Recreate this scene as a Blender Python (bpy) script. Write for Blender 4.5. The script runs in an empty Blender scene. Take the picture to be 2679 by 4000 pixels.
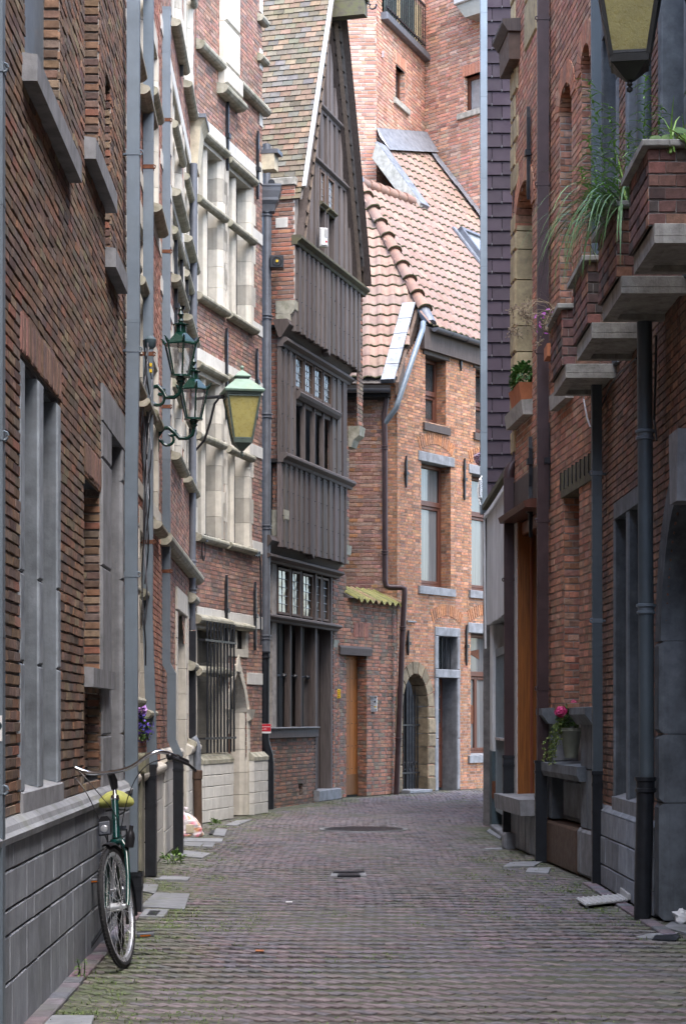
import bpy, math, random
import numpy as np
from mathutils import Vector, Matrix

random.seed(7)
RNG = np.random.default_rng(11)
S = bpy.context.scene
COL = S.collection
FPX, CX, HY, CZ = 7780.0, 1340.0, 2800.0, 1.42     # focal length, axis and eye height of the photograph

# ------------------------------------------------------------------ camera, sky, sun, exposure
cam = bpy.data.cameras.new("camera")
camo = bpy.data.objects.new("camera", cam)
COL.objects.link(camo)
camo.location = (0, 0, CZ)
camo.rotation_euler = (math.radians(90), 0, 0)
cam.sensor_fit = 'VERTICAL'
cam.sensor_height = 36.0
cam.lens = 36.0 * FPX / 4000.0
cam.shift_y = 0.2
cam.clip_start = 0.1
cam.clip_end = 600
S.camera = camo

world = bpy.data.worlds.new("World")
S.world = world
world.use_nodes = True
wn = world.node_tree.nodes
wl = world.node_tree.links
sky = wn.new('ShaderNodeTexSky')
sky.sky_type = 'NISHITA'
sky.sun_disc = False
sky.sun_elevation = math.radians(62)
sky.sun_rotation = math.radians(150)
sky.air_density = 1.0
sky.dust_density = 3.0
sky.ozone_density = 1.0
bg = wn['Background']
bg.inputs['Strength'].default_value = 0.15
wl.new(sky.outputs['Color'], bg.inputs['Color'])

sl = bpy.data.lights.new("sun", 'SUN')
sl.energy = 0.5
sl.angle = math.radians(60)
sl.color = (1.0, 0.985, 0.965)
so = bpy.data.objects.new("sun", sl)
COL.objects.link(so)
so.location = (0, 10, 30)
_e, _a = math.radians(62), math.radians(150)       # sun behind the camera, high
_d = Vector((math.sin(_a) * math.cos(_e), math.cos(_a) * math.cos(_e), math.sin(_e)))
so.rotation_euler = _d.to_track_quat('Z', 'Y').to_euler()

S.view_settings.view_transform = 'Standard'
S.view_settings.look = 'None'
S.view_settings.gamma = 1.0
S.view_settings.use_curve_mapping = False
S.view_settings.exposure = 2.68
S.render.engine = 'CYCLES'
S.cycles.use_denoising = True
S.cycles.max_bounces = 8
S.cycles.diffuse_bounces = 5
S.cycles.glossy_bounces = 3
S.cycles.transmission_bounces = 4
S.cycles.transparent_max_bounces = 6
S.cycles.caustics_reflective = False
S.cycles.caustics_refractive = False

# ------------------------------------------------------------------ frames
class Fr:
    """A plane in the place: u along it, v up it, w out of it."""
    def __init__(s, O, U, V, N):
        s.O, s.U, s.V, s.N = Vector(O), Vector(U).normalized(), Vector(V).normalized(), Vector(N).normalized()
    def P(s, u, v, w=0.0):
        return s.O + s.U * u + s.V * v + s.N * w
    def px(s, x, y, w=0.0):
        d = Vector(((x - CX) / FPX, 1.0, (HY - y) / FPX))
        C = Vector((0, 0, CZ))
        t = (w - (C - s.O).dot(s.N)) / d.dot(s.N)
        p = C + d * t - s.O
        return p.dot(s.U), p.dot(s.V)
    def pu(s, x, w=0.0): return s.px(x, 2500, w)[0]
    def pv(s, x, y, w=0.0): return s.px(x, y, w)[1]
    def at(s, u, w=0.0, v=0.0):
        return Fr(s.P(u, v, w), s.U, s.V, s.N)

def facade(x0, y0, x1, y1, side=1):
    U = Vector((x1 - x0, y1 - y0, 0)).normalized()
    N = Vector((U.y, -U.x, 0)) * side
    f = Fr((x0, y0, 0), U, (0, 0, 1), N)
    f.L = math.hypot(x1 - x0, y1 - y0)
    return f

def jamb_frame(fr, u, v, towards_minus=True):
    """the return of an opening: its plane looks along -U (or +U), its own u runs into the wall"""
    n = -fr.U if towards_minus else fr.U
    return Fr(fr.P(u, v, 0), -fr.N, fr.V, n)

GROUND = Fr((0, 0, 0), (1, 0, 0), (0, 1, 0), (0, 0, 1))
def gpt(x, y, z=0.0):
    """the point of the ground seen at (x, y) of the photograph"""
    Z = (CZ - z) * FPX / (y - HY)
    return Vector(((x - CX) * Z / FPX, Z, z))
def wpt(x, y, Z):
    return Vector(((x - CX) * Z / FPX, Z, CZ + (HY - y) * Z / FPX))

# ------------------------------------------------------------------ materials
MATS = {}
def mat(name, base=(1, 1, 1), rough=0.8, var=0.25, scale=6.0, bump=0.0, bscale=40.0, metal=0.0, spec=0.4,
        tint=True, stain=None, stretch=None, moss=None, coat=0.0, streak=0.0, alpha=None, trans=None, ior=1.45):
    """stain = (rgb, amount, scale): blotches with a shape of their own; moss the same in green"""
    if name in MATS: return MATS[name]
    m = bpy.data.materials.new(name)
    m.use_nodes = True
    n, l = m.node_tree.nodes, m.node_tree.links
    b = n['Principled BSDF']
    b.inputs['Roughness'].default_value = rough
    b.inputs['Metallic'].default_value = metal
    b.inputs['Specular IOR Level'].default_value = spec
    if coat: b.inputs['Coat Weight'].default_value = coat
    if trans is not None:
        b.inputs['Transmission Weight'].default_value = trans
        b.inputs['IOR'].default_value = ior
    geo = n.new('ShaderNodeNewGeometry')
    pos = geo.outputs['Position']
    if stretch:
        mp = n.new('ShaderNodeMapping')
        mp.inputs['Scale'].default_value = stretch
        l.new(pos, mp.inputs['Vector'])
        pos = mp.outputs['Vector']
    def noise(sc, detail=4.0, rough_=0.6, vec=None):
        t = n.new('ShaderNodeTexNoise')
        t.inputs['Scale'].default_value = sc
        t.inputs['Detail'].default_value = detail
        t.inputs['Roughness'].default_value = rough_
        l.new(vec or pos, t.inputs['Vector'])
        return t.outputs['Fac']
    def ramp(src, a, c):
        r = n.new('ShaderNodeMapRange')
        r.inputs['From Min'].default_value = a
        r.inputs['From Max'].default_value = c
        l.new(src, r.inputs['Value'])
        return r
    def mix(kind, fac, A, B):
        x = n.new('ShaderNodeMix')
        x.data_type = 'RGBA'
        x.blend_type = kind
        if isinstance(fac, float): x.inputs[0].default_value = fac
        else: l.new(fac, x.inputs[0])
        for sck, v in ((6, A), (7, B)):
            if isinstance(v, tuple): x.inputs[sck].default_value = (*v, 1)
            else: l.new(v, x.inputs[sck])
        return x.outputs[2]
    col = None
    if tint:
        at = n.new('ShaderNodeAttribute')
        at.attribute_name = 'tint'
        col = mix('MULTIPLY', 1.0, tuple(base), at.outputs['Color'])
    else:
        rgb = n.new('ShaderNodeRGB')
        rgb.outputs[0].default_value = (*base, 1)
        col = rgb.outputs[0]
    if var:
        r = ramp(noise(scale, 5.0, 0.65), 0.3, 0.7)
        r.inputs['To Min'].default_value = 1.0 - var
        r.inputs['To Max'].default_value = 1.0 + var
        g = n.new('ShaderNodeCombineColor')
        for i in range(3): l.new(r.outputs[0], g.inputs[i])
        col = mix('MULTIPLY', 1.0, col, g.outputs[0])
    if streak:
        mp2 = n.new('ShaderNodeMapping')
        mp2.inputs['Scale'].default_value = (9.0, 9.0, 0.55)
        l.new(geo.outputs['Position'], mp2.inputs['Vector'])
        r = ramp(noise(1.0, 5.0, 0.7, mp2.outputs['Vector']), 0.52, 0.78)
        mul = n.new('ShaderNodeMath'); mul.operation = 'MULTIPLY'
        l.new(r.outputs[0], mul.inputs[0]); mul.inputs[1].default_value = streak
        col = mix('MIX', mul.outputs[0], col, (0.03, 0.03, 0.03))
    for st in (stain, moss):
        if st:
            r = ramp(noise(st[2], 6.0, 0.7), st[3] if len(st) > 3 else 0.5, (st[3] if len(st) > 3 else 0.5) + 0.22)
            mul = n.new('ShaderNodeMath'); mul.operation = 'MULTIPLY'
            l.new(r.outputs[0], mul.inputs[0]); mul.inputs[1].default_value = st[1]
            col = mix('MIX', mul.outputs[0], col, tuple(st[0]))
    l.new(col, b.inputs['Base Color'])
    rr = ramp(noise(scale * 1.7, 3.0), 0.3, 0.7)
    rr.inputs['To Min'].default_value = max(0.02, rough - 0.1)
    rr.inputs['To Max'].default_value = min(1.0, rough + 0.1)
    l.new(rr.outputs[0], b.inputs['Roughness'])
    if bump:
        bp = n.new('ShaderNodeBump')
        bp.inputs['Strength'].default_value = min(1.0, bump)
        bp.inputs['Distance'].default_value = 0.006
        l.new(noise(bscale, 6.0, 0.7), bp.inputs['Height'])
        l.new(bp.outputs['Normal'], b.inputs['Normal'])
    if alpha is not None:
        b.inputs['Alpha'].default_value = alpha
    MATS[name] = m
    return m

M = dict(
    brick=mat('brick', (1, 1, 1), 0.9, 0.38, 22, 0.55, 90, stain=((0.10, 0.085, 0.075), 0.45, 1.3, 0.52)),
    brick_clean=mat('brick_clean', (1, 1, 1), 0.9, 0.25, 30, 0.6, 90, stain=((0.5, 0.45, 0.42), 0.3, 2.3, 0.6)),
    mortar=mat('mortar', (0.31, 0.285, 0.26), 0.95, 0.3, 9, 0.6, 70),
    mortar_dark=mat('mortar_dark', (0.13, 0.12, 0.115), 0.95, 0.35, 9, 0.6, 70),
    mortar_light=mat('mortar_light', (0.56, 0.53, 0.50), 0.95, 0.25, 9, 0.5, 70),
    bluestone=mat('bluestone', (0.112, 0.128, 0.145), 0.75, 0.4, 5, 0.5, 40, streak=0.5, stain=((0.25, 0.26, 0.27), 0.35, 2.5, 0.55)),
    bluestone_light=mat('bluestone_light', (0.21, 0.217, 0.23), 0.75, 0.32, 6, 0.45, 40, streak=0.4),
    cream=mat('cream', (0.52, 0.495, 0.43), 0.85, 0.14, 7, 0.3, 50, streak=0.45),
    cream_mossy=mat('cream_mossy', (0.33, 0.32, 0.26), 0.9, 0.3, 9, 0.5, 50, streak=0.4, moss=((0.10, 0.11, 0.05), 0.6, 6, 0.48)),
    white_stone=mat('white_stone', (0.55, 0.545, 0.51), 0.85, 0.12, 6, 0.25, 50, streak=0.25),
    yellow_stone=mat('yellow_stone', (0.40, 0.33, 0.20), 0.9, 0.3, 9, 0.9, 45, stain=((0.12, 0.10, 0.075), 0.5, 7, 0.52)), worn_stone=mat('worn_stone', (0.24, 0.20, 0.14), 0.9, 0.35, 9, 0.9, 45, stain=((0.06, 0.055, 0.045), 0.7, 5, 0.5)),
    plinth_stone=mat('plinth_stone', (0.232, 0.252, 0.28), 0.8, 0.25, 6, 0.4, 70, streak=0.5),
    concrete=mat('concrete', (0.33, 0.32, 0.29), 0.9, 0.3, 11, 0.6, 50, streak=0.5, moss=((0.09, 0.10, 0.06), 0.5, 5, 0.5)),
    zinc_dark=mat('zinc_dark', (0.085, 0.108, 0.125), 0.5, 0.14, 3, 0.15, 12, metal=0.3, streak=0.2), zinc=mat('zinc', (0.155, 0.19, 0.222), 0.5, 0.14, 3, 0.15, 12, metal=0.35, streak=0.12),
    zinc_bright=mat('zinc_bright', (0.21, 0.23, 0.26), 0.5, 0.35, 7, 0.5, 14, metal=0.5),
    lead=mat('lead', (0.13, 0.14, 0.16), 0.5, 0.18, 6, 0.2, 20, metal=0.35),
    castiron=mat('castiron', (0.014, 0.016, 0.02), 0.38, 0.3, 15, 0.25, 40, stain=((0.09, 0.09, 0.09), 0.35, 11, 0.62)),
    browniron=mat('browniron', (0.075, 0.045, 0.03), 0.6, 0.3, 9, 0.3, 40),
    brownpipe=mat('brownpipe', (0.050, 0.030, 0.031), 0.42, 0.22, 5, 0.1, 20, metal=0.2),
    greypvc=mat('greypvc', (0.095, 0.10, 0.115), 0.45, 0.12, 5, 0.05, 20),
    oldwood=mat('oldwood', (0.105, 0.088, 0.082), 0.8, 0.35, 1.0, 0.5, 1.5, stretch=(60, 60, 3)),
    darkwood=mat('darkwood', (0.072, 0.056, 0.05), 0.75, 0.4, 1.0, 0.5, 1.5, stretch=(60, 60, 3)),
    bargewood=mat('bargewood', (0.16, 0.125, 0.10), 0.8, 0.35, 1.0, 0.5, 1.5, stretch=(60, 60, 3)),
    mossywood=mat('mossywood', (0.10, 0.09, 0.065), 0.85, 0.4, 9, 0.6, 40, moss=((0.085, 0.095, 0.03), 0.75, 9, 0.44)),
    orangewood=mat('orangewood', (0.27, 0.098, 0.02), 0.55, 0.4, 1.0, 0.3, 1.5, stretch=(50, 50, 2.2), stain=((0.10, 0.055, 0.03), 0.6, 0.8, 0.58)),
    redwood=mat('redwood', (0.085, 0.030, 0.018), 0.4, 0.25, 1.0, 0.2, 1.5, stretch=(50, 50, 3)),
    glass=mat('glass', (0.035, 0.04, 0.043), 0.06, 0.3, 2.5, 0.03, 3, spec=0.8, tint=False),
    glass_curtain_sheen=mat('glass_curtain_sheen', (0.12, 0.127, 0.13), 0.12, 0.35, 1.0, 0.0, 3, spec=0.9, tint=False, stretch=(30, 30, 0.6)),  # curtained panes; on leaded lights the pale tone stands for reflection
    glass_sky=mat('glass_sky', (0.22, 0.24, 0.255), 0.08, 0.25, 6, 0.0, 3, spec=0.9, tint=False),  # sky reflection put into the base colour as a pale grey
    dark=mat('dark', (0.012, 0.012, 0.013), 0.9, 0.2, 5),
    came=mat('came', (0.30, 0.31, 0.32), 0.6, 0.15, 20, metal=0.2),
    tile=mat('tile', (1, 1, 1), 0.8, 0.25, 9, 0.4, 60, moss=((0.13, 0.125, 0.055), 0.5, 5, 0.5)),
    pantile=mat('pantile', (1, 1, 1), 0.6, 0.2, 8, 0.3, 60, stain=((0.15, 0.125, 0.105), 0.5, 2.2, 0.5), moss=((0.09, 0.10, 0.06), 0.35, 4, 0.55)),
    moss=mat('moss', (0.034, 0.034, 0.013), 0.98, 0.5, 25, 0.9, 60),
    slate=mat('slate', (1, 1, 1), 0.7, 0.12, 4, 0.15, 50, spec=0.2, stain=((0.12, 0.11, 0.13), 0.25, 6, 0.72)),
    paver=mat('paver', (1, 1, 1), 0.85, 0.3, 14, 0.7, 70, moss=((0.08, 0.11, 0.045), 0.40, 0.85, 0.5), stain=((0.26, 0.255, 0.275), 0.35, 0.35, 0.48)),
    joint=mat('joint', (0.095, 0.088, 0.082), 0.98, 0.5, 12, 0.9, 50, tint=False, moss=((0.07, 0.095, 0.035), 0.6, 0.9, 0.40)),
    slab=mat('slab', (0.215, 0.225, 0.24), 0.8, 0.25, 5, 0.4, 50, moss=((0.14, 0.16, 0.08), 0.5, 3, 0.52)),
    white=mat('white', (0.46, 0.46, 0.45), 0.6, 0.1, 8, 0.1, 30, streak=0.15),
    render=mat('render', (0.60, 0.615, 0.62), 0.85, 0.12, 3, 0.3, 40, streak=0.45),
    creampaint=mat('creampaint', (0.55, 0.49, 0.36), 0.7, 0.2, 12, 0.2, 40, streak=0.4),
    teal=mat('teal', (0.055, 0.085, 0.10), 0.6, 0.2, 6, 0.2, 30, stain=((0.4, 0.4, 0.4), 0.4, 14, 0.68)),
    grille=mat('grille', (0.22, 0.26, 0.28), 0.5, 0.2, 8, 0.2, 30, metal=0.3),
    greenpaint=mat('greenpaint', (0.006, 0.030, 0.022), 0.18, 0.15, 8, 0.05, 30, spec=0.4, coat=0.25),
    bikegreen=mat('bikegreen', (0.003, 0.036, 0.032), 0.22, 0.1, 8, 0.0, 30, spec=0.6, coat=0.6),
    copper=mat('copper', (0.175, 0.255, 0.20), 0.65, 0.16, 7, 0.15, 40, stain=((0.22, 0.24, 0.13), 0.5, 5, 0.52)),
    bronze=mat('bronze', (0.055, 0.075, 0.062), 0.5, 0.25, 12, 0.2, 40, stain=((0.16, 0.23, 0.19), 0.5, 16, 0.58)),
    darkbronze=mat('darkbronze', (0.018, 0.017, 0.014), 0.5, 0.3, 12, 0.2, 40),
    yellowglass=mat('yellowglass', (0.30, 0.258, 0.088), 0.3, 0.16, 16, 0.5, 45, spec=0.6, stain=((0.16, 0.13, 0.045), 0.55, 4, 0.5)),
    clearglass=mat('clearglass', (0.9, 0.9, 0.92), 0.03, 0, 5, 0, trans=1.0, tint=False, alpha=0.28),
    chrome=mat('chrome', (0.75, 0.76, 0.78), 0.14, 0.05, 9, metal=1.0),
    alloy=mat('alloy', (0.72, 0.74, 0.77), 0.3, 0.08, 9, metal=0.75),
    rubber=mat('rubber', (0.016, 0.016, 0.018), 0.7, 0.2, 20, 0.3, 60),
    blackplastic=mat('blackplastic', (0.014, 0.014, 0.016), 0.4, 0.15, 20),
    greyplastic=mat('greyplastic', (0.10, 0.11, 0.13), 0.5, 0.15, 20),
    whiteplastic=mat('whiteplastic', (0.66, 0.67, 0.67), 0.4, 0.06, 20),
    amber=mat('amber', (0.50, 0.14, 0.01), 0.25, 0.1, 20),
    lime=mat('lime', (0.36, 0.37, 0.10), 0.6, 0.18, 18, 0.4, 30),
    red=mat('red', (0.42, 0.015, 0.03), 0.4, 0.05, 10),
    yellow=mat('yellow', (0.62, 0.42, 0.02), 0.5, 0.1, 10),
    rust=mat('rust', (0.12, 0.045, 0.022), 0.85, 0.4, 30),
    terracotta=mat('terracotta', (0.40, 0.14, 0.06), 0.8, 0.15, 10, 0.2, 40),
    pot=mat('pot', (0.19, 0.20, 0.155), 0.7, 0.15, 10, 0.2, 40),
    leaf=mat('leaf', (1, 1, 1), 0.55, 0.25, 20),
    petal=mat('petal', (1, 1, 1), 0.6, 0.1, 20),
    bag=mat('bag', (0.72, 0.68, 0.70), 0.3, 0.2, 8, 0.5, 25, spec=0.6, stain=((0.50, 0.04, 0.10), 0.8, 11, 0.53), moss=((0.62, 0.27, 0.06), 0.7, 9, 0.6)),
    paper=mat('paper', (0.70, 0.71, 0.72), 0.7, 0.08, 10),
    soil=mat('soil', (0.05, 0.04, 0.03), 0.95, 0.4, 20, 0.8, 50),
)

# ------------------------------------------------------------------ mesh making
WORLD_AT = {}
def link(o, parent=None):
    """parts keep their geometry in world coordinates, so the thing's own place is undone once"""
    COL.objects.link(o)
    if parent is not None:
        o.parent = parent
        o.matrix_parent_inverse = Matrix.Translation(-WORLD_AT.get(parent.name, Vector((0, 0, 0))))
    return o

def tag(o, label=None, cat=None, group=None, kind=None):
    if label: o['label'] = label
    if cat: o['category'] = cat
    if group: o['group'] = group
    if kind: o['kind'] = kind
    return o

def thing(name, loc, label, cat, group=None):
    o = bpy.data.objects.new(name, None)
    o.empty_display_size = 0.2
    COL.objects.link(o)
    o.location = loc
    WORLD_AT[o.name] = Vector(loc)
    return tag(o, label, cat, group)

def raw_mesh(name, V, F, tint=None, smooth=False):
    me = bpy.data.meshes.new(name)
    me.from_pydata([tuple(v) for v in V], [], F)
    a = me.attributes.new('tint', 'FLOAT_COLOR', 'POINT')
    t = np.ones((len(V), 4), dtype=np.float32)
    if tint is not None: t[:, :3] = np.asarray(tint, dtype=np.float32)
    a.data.foreach_set('color', t.ravel())
    me.polygons.foreach_set('use_smooth', [bool(smooth)] * len(me.polygons))
    return me

class MB:
    def __init__(s): s.V, s.F, s.T = [], [], []
    def add(s, vs, fs, t=(1, 1, 1)):
        k = len(s.V)
        s.V += [tuple(v) for v in vs]
        s.F += [tuple(i + k for i in f) for f in fs]
        s.T += [t] * len(vs)
        return s
    def quad(s, a, b, c, d, t=(1, 1, 1)): return s.add([a, b, c, d], [(0, 1, 2, 3)], t)
    def box(s, fr, u0, u1, v0, v1, w0, w1, t=(1, 1, 1), cham=0.0):
        if cham <= 0:
            vs = [fr.P(u, v, w) for w in (w0, w1) for v in (v0, v1) for u in (u0, u1)]
            return s.add(vs, [(0, 1, 3, 2), (4, 5, 7, 6), (0, 1, 5, 4), (2, 3, 7, 6), (0, 2, 6, 4), (1, 3, 7, 5)], t)
        c = cham
        vs = [fr.P(u, v, w0) for v in (v0, v1) for u in (u0, u1)]
        vs += [fr.P(u, v, w1 - c) for v in (v0, v1) for u in (u0, u1)]
        vs += [fr.P(u, v, w1) for v in (v0 + c, v1 - c) for u in (u0 + c, u1 - c)]
        return s.add(vs, [(0, 1, 3, 2), (0, 1, 5, 4), (2, 3, 7, 6), (0, 2, 6, 4), (1, 3, 7, 5),
                          (4, 5, 9, 8), (6, 7, 11, 10), (4, 6, 10, 8), (5, 7, 11, 9), (8, 9, 11, 10)], t)
    def wbox(s, c, dx, dy, dz, t=(1, 1, 1), cham=0.0):
        f = Fr(c, (1, 0, 0), (0, 0, 1), (0, -1, 0))
        return s.box(f, -dx / 2, dx / 2, -dz / 2, dz / 2, -dy / 2, dy / 2, t, cham)
    def prism(s, A, B, t=(1, 1, 1), caps=True):
        n = len(A)
        fs = [(i, (i + 1) % n, n + (i + 1) % n, n + i) for i in range(n)]
        if caps: fs += [tuple(range(n)), tuple(range(n, 2 * n))]
        return s.add(list(A) + list(B), fs, t)
    def ext_u(s, fr, u0, u1, prof, t=(1, 1, 1)):
        """profile of (w, v) points swept along u"""
        return s.prism([fr.P(u0, v, w) for w, v in prof], [fr.P(u1, v, w) for w, v in prof], t)
    def ext_v(s, fr, v0, v1, prof, t=(1, 1, 1)):
        """profile of (u, w) points swept up v"""
        return s.prism([fr.P(u, v0, w) for u, w in prof], [fr.P(u, v1, w) for u, w in prof], t)
    def ext_w(s, fr, w0, w1, prof, t=(1, 1, 1)):
        return s.prism([fr.P(u, v, w0) for u, v in prof], [fr.P(u, v, w1) for u, v in prof], t)
    def tube(s, pts, r, n=10, t=(1, 1, 1), caps=True, square=False):
        pts = [Vector(p) for p in pts]
        rs = r if isinstance(r, (list, tuple)) else [r] * len(pts)
        rings = []
        up = None
        for i, p in enumerate(pts):
            d = (pts[min(i + 1, len(pts) - 1)] - pts[max(i - 1, 0)])
            if d.length < 1e-9: d = Vector((0, 0, 1))
            d.normalize()
            if up is None:
                up = Vector((0, 0, 1)) if abs(d.z) < 0.9 else Vector((1, 0, 0))
            a = up - d * up.dot(d)
            if a.length < 1e-4:
                up = Vector((1, 0, 0)) if abs(d.x) < 0.9 else Vector((0, 1, 0))
                a = up - d * up.dot(d)
            a.normalize(); up = a
            b = d.cross(a)
            rings.append([p + (a * math.cos(2 * math.pi * k / n + (math.pi / 4 if square else 0)) +
                               b * math.sin(2 * math.pi * k / n + (math.pi / 4 if square else 0))) * rs[i] for k in range(n)])
        vs = [v for rg in rings for v in rg]
        fs = [(i * n + k, i * n + (k + 1) % n, (i + 1) * n + (k + 1) % n, (i + 1) * n + k)
              for i in range(len(pts) - 1) for k in range(n)]
        if caps: fs += [tuple(range(n)), tuple(range((len(pts) - 1) * n, len(pts) * n))]
        return s.add(vs, fs, t)
    def lathe(s, c, prof, n=16, t=(1, 1, 1), axis=(0, 0, 1), rot=0.0):
        """prof: (radius, height) pairs about an axis"""
        ax = Vector(axis).normalized()
        a = ax.orthogonal().normalized() if abs(ax.z) < 0.99 else Vector((1, 0, 0))
        b = ax.cross(a)
        c = Vector(c)
        vs = [c + ax * h + (a * math.cos(2 * math.pi * k / n + rot) + b * math.sin(2 * math.pi * k / n + rot)) * max(r, 1e-4)
              for r, h in prof for k in range(n)]
        m = len(prof)
        fs = [(i * n + k, i * n + (k + 1) % n, (i + 1) * n + (k + 1) % n, (i + 1) * n + k) for i in range(m - 1) for k in range(n)]
        fs += [tuple(range(n)), tuple(range((m - 1) * n, m * n))]
        return s.add(vs, fs, t)
    def sphere(s, c, r, n=10, t=(1, 1, 1), sc=(1, 1, 1)):
        c = Vector(c); m = n // 2 + 1
        vs, fs = [], []
        for i in range(m + 1):
            th = math.pi * i / m
            for k in range(n):
                ph = 2 * math.pi * k / n
                vs.append(c + Vector((math.sin(th) * math.cos(ph) * sc[0], math.sin(th) * math.sin(ph) * sc[1], math.cos(th) * sc[2])) * r)
        fs = [(i * n + k, i * n + (k + 1) % n, (i + 1) * n + (k + 1) % n, (i + 1) * n + k) for i in range(m) for k in range(n)]
        return s.add(vs, fs, t)
    def build(s, name, m, parent=None, kind=None, smooth=False, label=None):
        me = raw_mesh(name, s.V, s.F, s.T, smooth)
        me.materials.append(M[m] if isinstance(m, str) else m)
        if smooth:
            try: me.set_sharp_from_angle(angle=math.radians(40))
            except Exception: pass
        o = bpy.data.objects.new(name, me)
        link(o, parent)
        if kind: o['kind'] = kind
        if label: o['label'] = label
        return o

def box(name, m, parent, fr, u0, u1, v0, v1, w0, w1, cham=0.0, t=(1, 1, 1)):
    return MB().box(fr, u0, u1, v0, v1, w0, w1, t, cham).build(name, m, parent)

# ------------------------------------------------------------------ openings and brick walls
class Rect:
    def __init__(s, u0, u1, v0, v1): s.u0, s.u1, s.v0, s.v1 = min(u0, u1), max(u0, u1), min(v0, v1), max(v0, v1)
    def span(s, v): return (s.u0, s.u1) if s.v0 < v < s.v1 else None
class Arch(Rect):
    """round-headed or pointed: springing at vs, crown at v1"""
    def __init__(s, u0, u1, v0, vs, v1, pointed=False):
        Rect.__init__(s, u0, u1, v0, v1); s.vs, s.pointed = vs, pointed
    def half(s, v):
        h = (s.u1 - s.u0) / 2
        if v <= s.vs: return h
        k = (v - s.vs) / (s.v1 - s.vs)
        if k >= 1: return 0
        if s.pointed: return h * (1 - k ** 1.7)
        return h * math.sqrt(1 - k * k)
    def span(s, v):
        if not s.v0 < v < s.v1: return None
        c, h = (s.u0 + s.u1) / 2, s.half(v)
        return (c - h, c + h) if h > 0.01 else None

def cut(ivs, sp):
    if sp is None: return ivs
    out = []
    for a, b in ivs:
        if sp[1] <= a or sp[0] >= b: out.append((a, b)); continue
        if sp[0] > a: out.append((a, sp[0]))
        if sp[1] < b: out.append((sp[1], b))
    return out

def spans(u0, u1, openings=()):
    """u0/u1 numbers or functions of v"""
    def f(v):
        a = u0(v) if callable(u0) else u0
        b = u1(v) if callable(u1) else u1
        iv = [(a, b)] if b > a else []
        for o in openings: iv = cut(iv, o.span(v))
        return iv
    return f

DESAT = 0.86
def tints(pal, n, jit=0.16):
    pal = np.array([p[:3] for p in pal], dtype=float)
    wts = np.array([1.0] * len(pal))
    k = RNG.integers(0, len(pal), n)
    t = pal[k] * (1 + RNG.normal(0, jit, (n, 1))) * (1 + RNG.normal(0, jit * 0.3, (n, 3)))
    g = t.mean(axis=1, keepdims=True)
    t = g + (t - g) * DESAT
    return np.clip(t, 0.01, 0.9)

UNIT = {}
def unit_bricks(key, pal, m, nvar=16, rough=0.03):
    if key in UNIT: return UNIT[key]
    out = []
    tt = tints(pal, nvar)
    for i in range(nvar):
        r = lambda: random.uniform(-rough, rough)
        a = 0.035
        V = [(-.5, -.5, 0), (.5, -.5, 0), (.5, .5, 0), (-.5, .5, 0)]
        V += [(x + r(), y + r(), .86 + r()) for x, y in ((-.5, -.5), (.5, -.5), (.5, .5), (-.5, .5))]
        V += [(x + r(), y + r(), 1 + r() * 2) for x, y in ((-.5 + a * .5, -.5 + a * 1.6), (.5 - a * .5, -.5 + a * 1.6), (.5 - a * .5, .5 - a * 1.6), (-.5 + a * .5, .5 - a * 1.6))]
        F = [(0, 1, 5, 4), (1, 2, 6, 5), (2, 3, 7, 6), (3, 0, 4, 7), (4, 5, 9, 8), (5, 6, 10, 9), (6, 7, 11, 10), (7, 4, 8, 11), (8, 9, 10, 11)]
        me = raw_mesh('brick', V, F, tt[i])
        me.materials.append(M[m])
        out.append(me)
    UNIT[key] = out
    return out

def proj(P):
    """pixel position of an array of points"""
    P = np.asarray(P)
    Y = np.maximum(P[:, 1], 0.5)
    return CX + P[:, 0] * FPX / Y, HY - (P[:, 2] - CZ) * FPX / Y

def brick_cells(patches, course, length, joint, bond='flemish'):
    """-> list of frames and array rows (frame index, u0, u1, v0, v1), plus the mortar strips"""
    rows, strips = [], []
    for fi, (fr, v0, v1, sp) in enumerate(patches):
        nr = max(1, int(round((v1 - v0) / course)))
        ch = (v1 - v0) / nr
        for r in range(nr):
            a, b = v0 + r * ch, v0 + (r + 1) * ch
            vm = (a + b) / 2
            for ia, ib in sp(vm):
                if ib - ia < 0.015: continue
                strips.append((fi, ia, ib, a, b))
                if bond == 'flemish':
                    seq = [length, length / 2] if r % 2 else [length / 2, length]
                    off = (0.0, length * 0.75)[r % 2]
                elif bond == 'soldier':
                    seq = [joint * 5]
                    off = 0
                else:
                    seq = [length]
                    off = (0.0, 0.5 * length)[r % 2]
                per = sum(seq)
                u = math.floor((ia - off) / per) * per + off + random.uniform(-.01, .01)
                k = 0
                while u < ib:
                    L = seq[k % len(seq)] * random.uniform(0.97, 1.03)
                    x0, x1 = max(u, ia), min(u + L, ib)
                    if x1 - x0 > 0.03:
                        rows.append((fi, x0 + joint * .22, x1 - joint * .22, a + joint / 2, b - joint / 2))
                    u += L; k += 1
    return rows, strips

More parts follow.
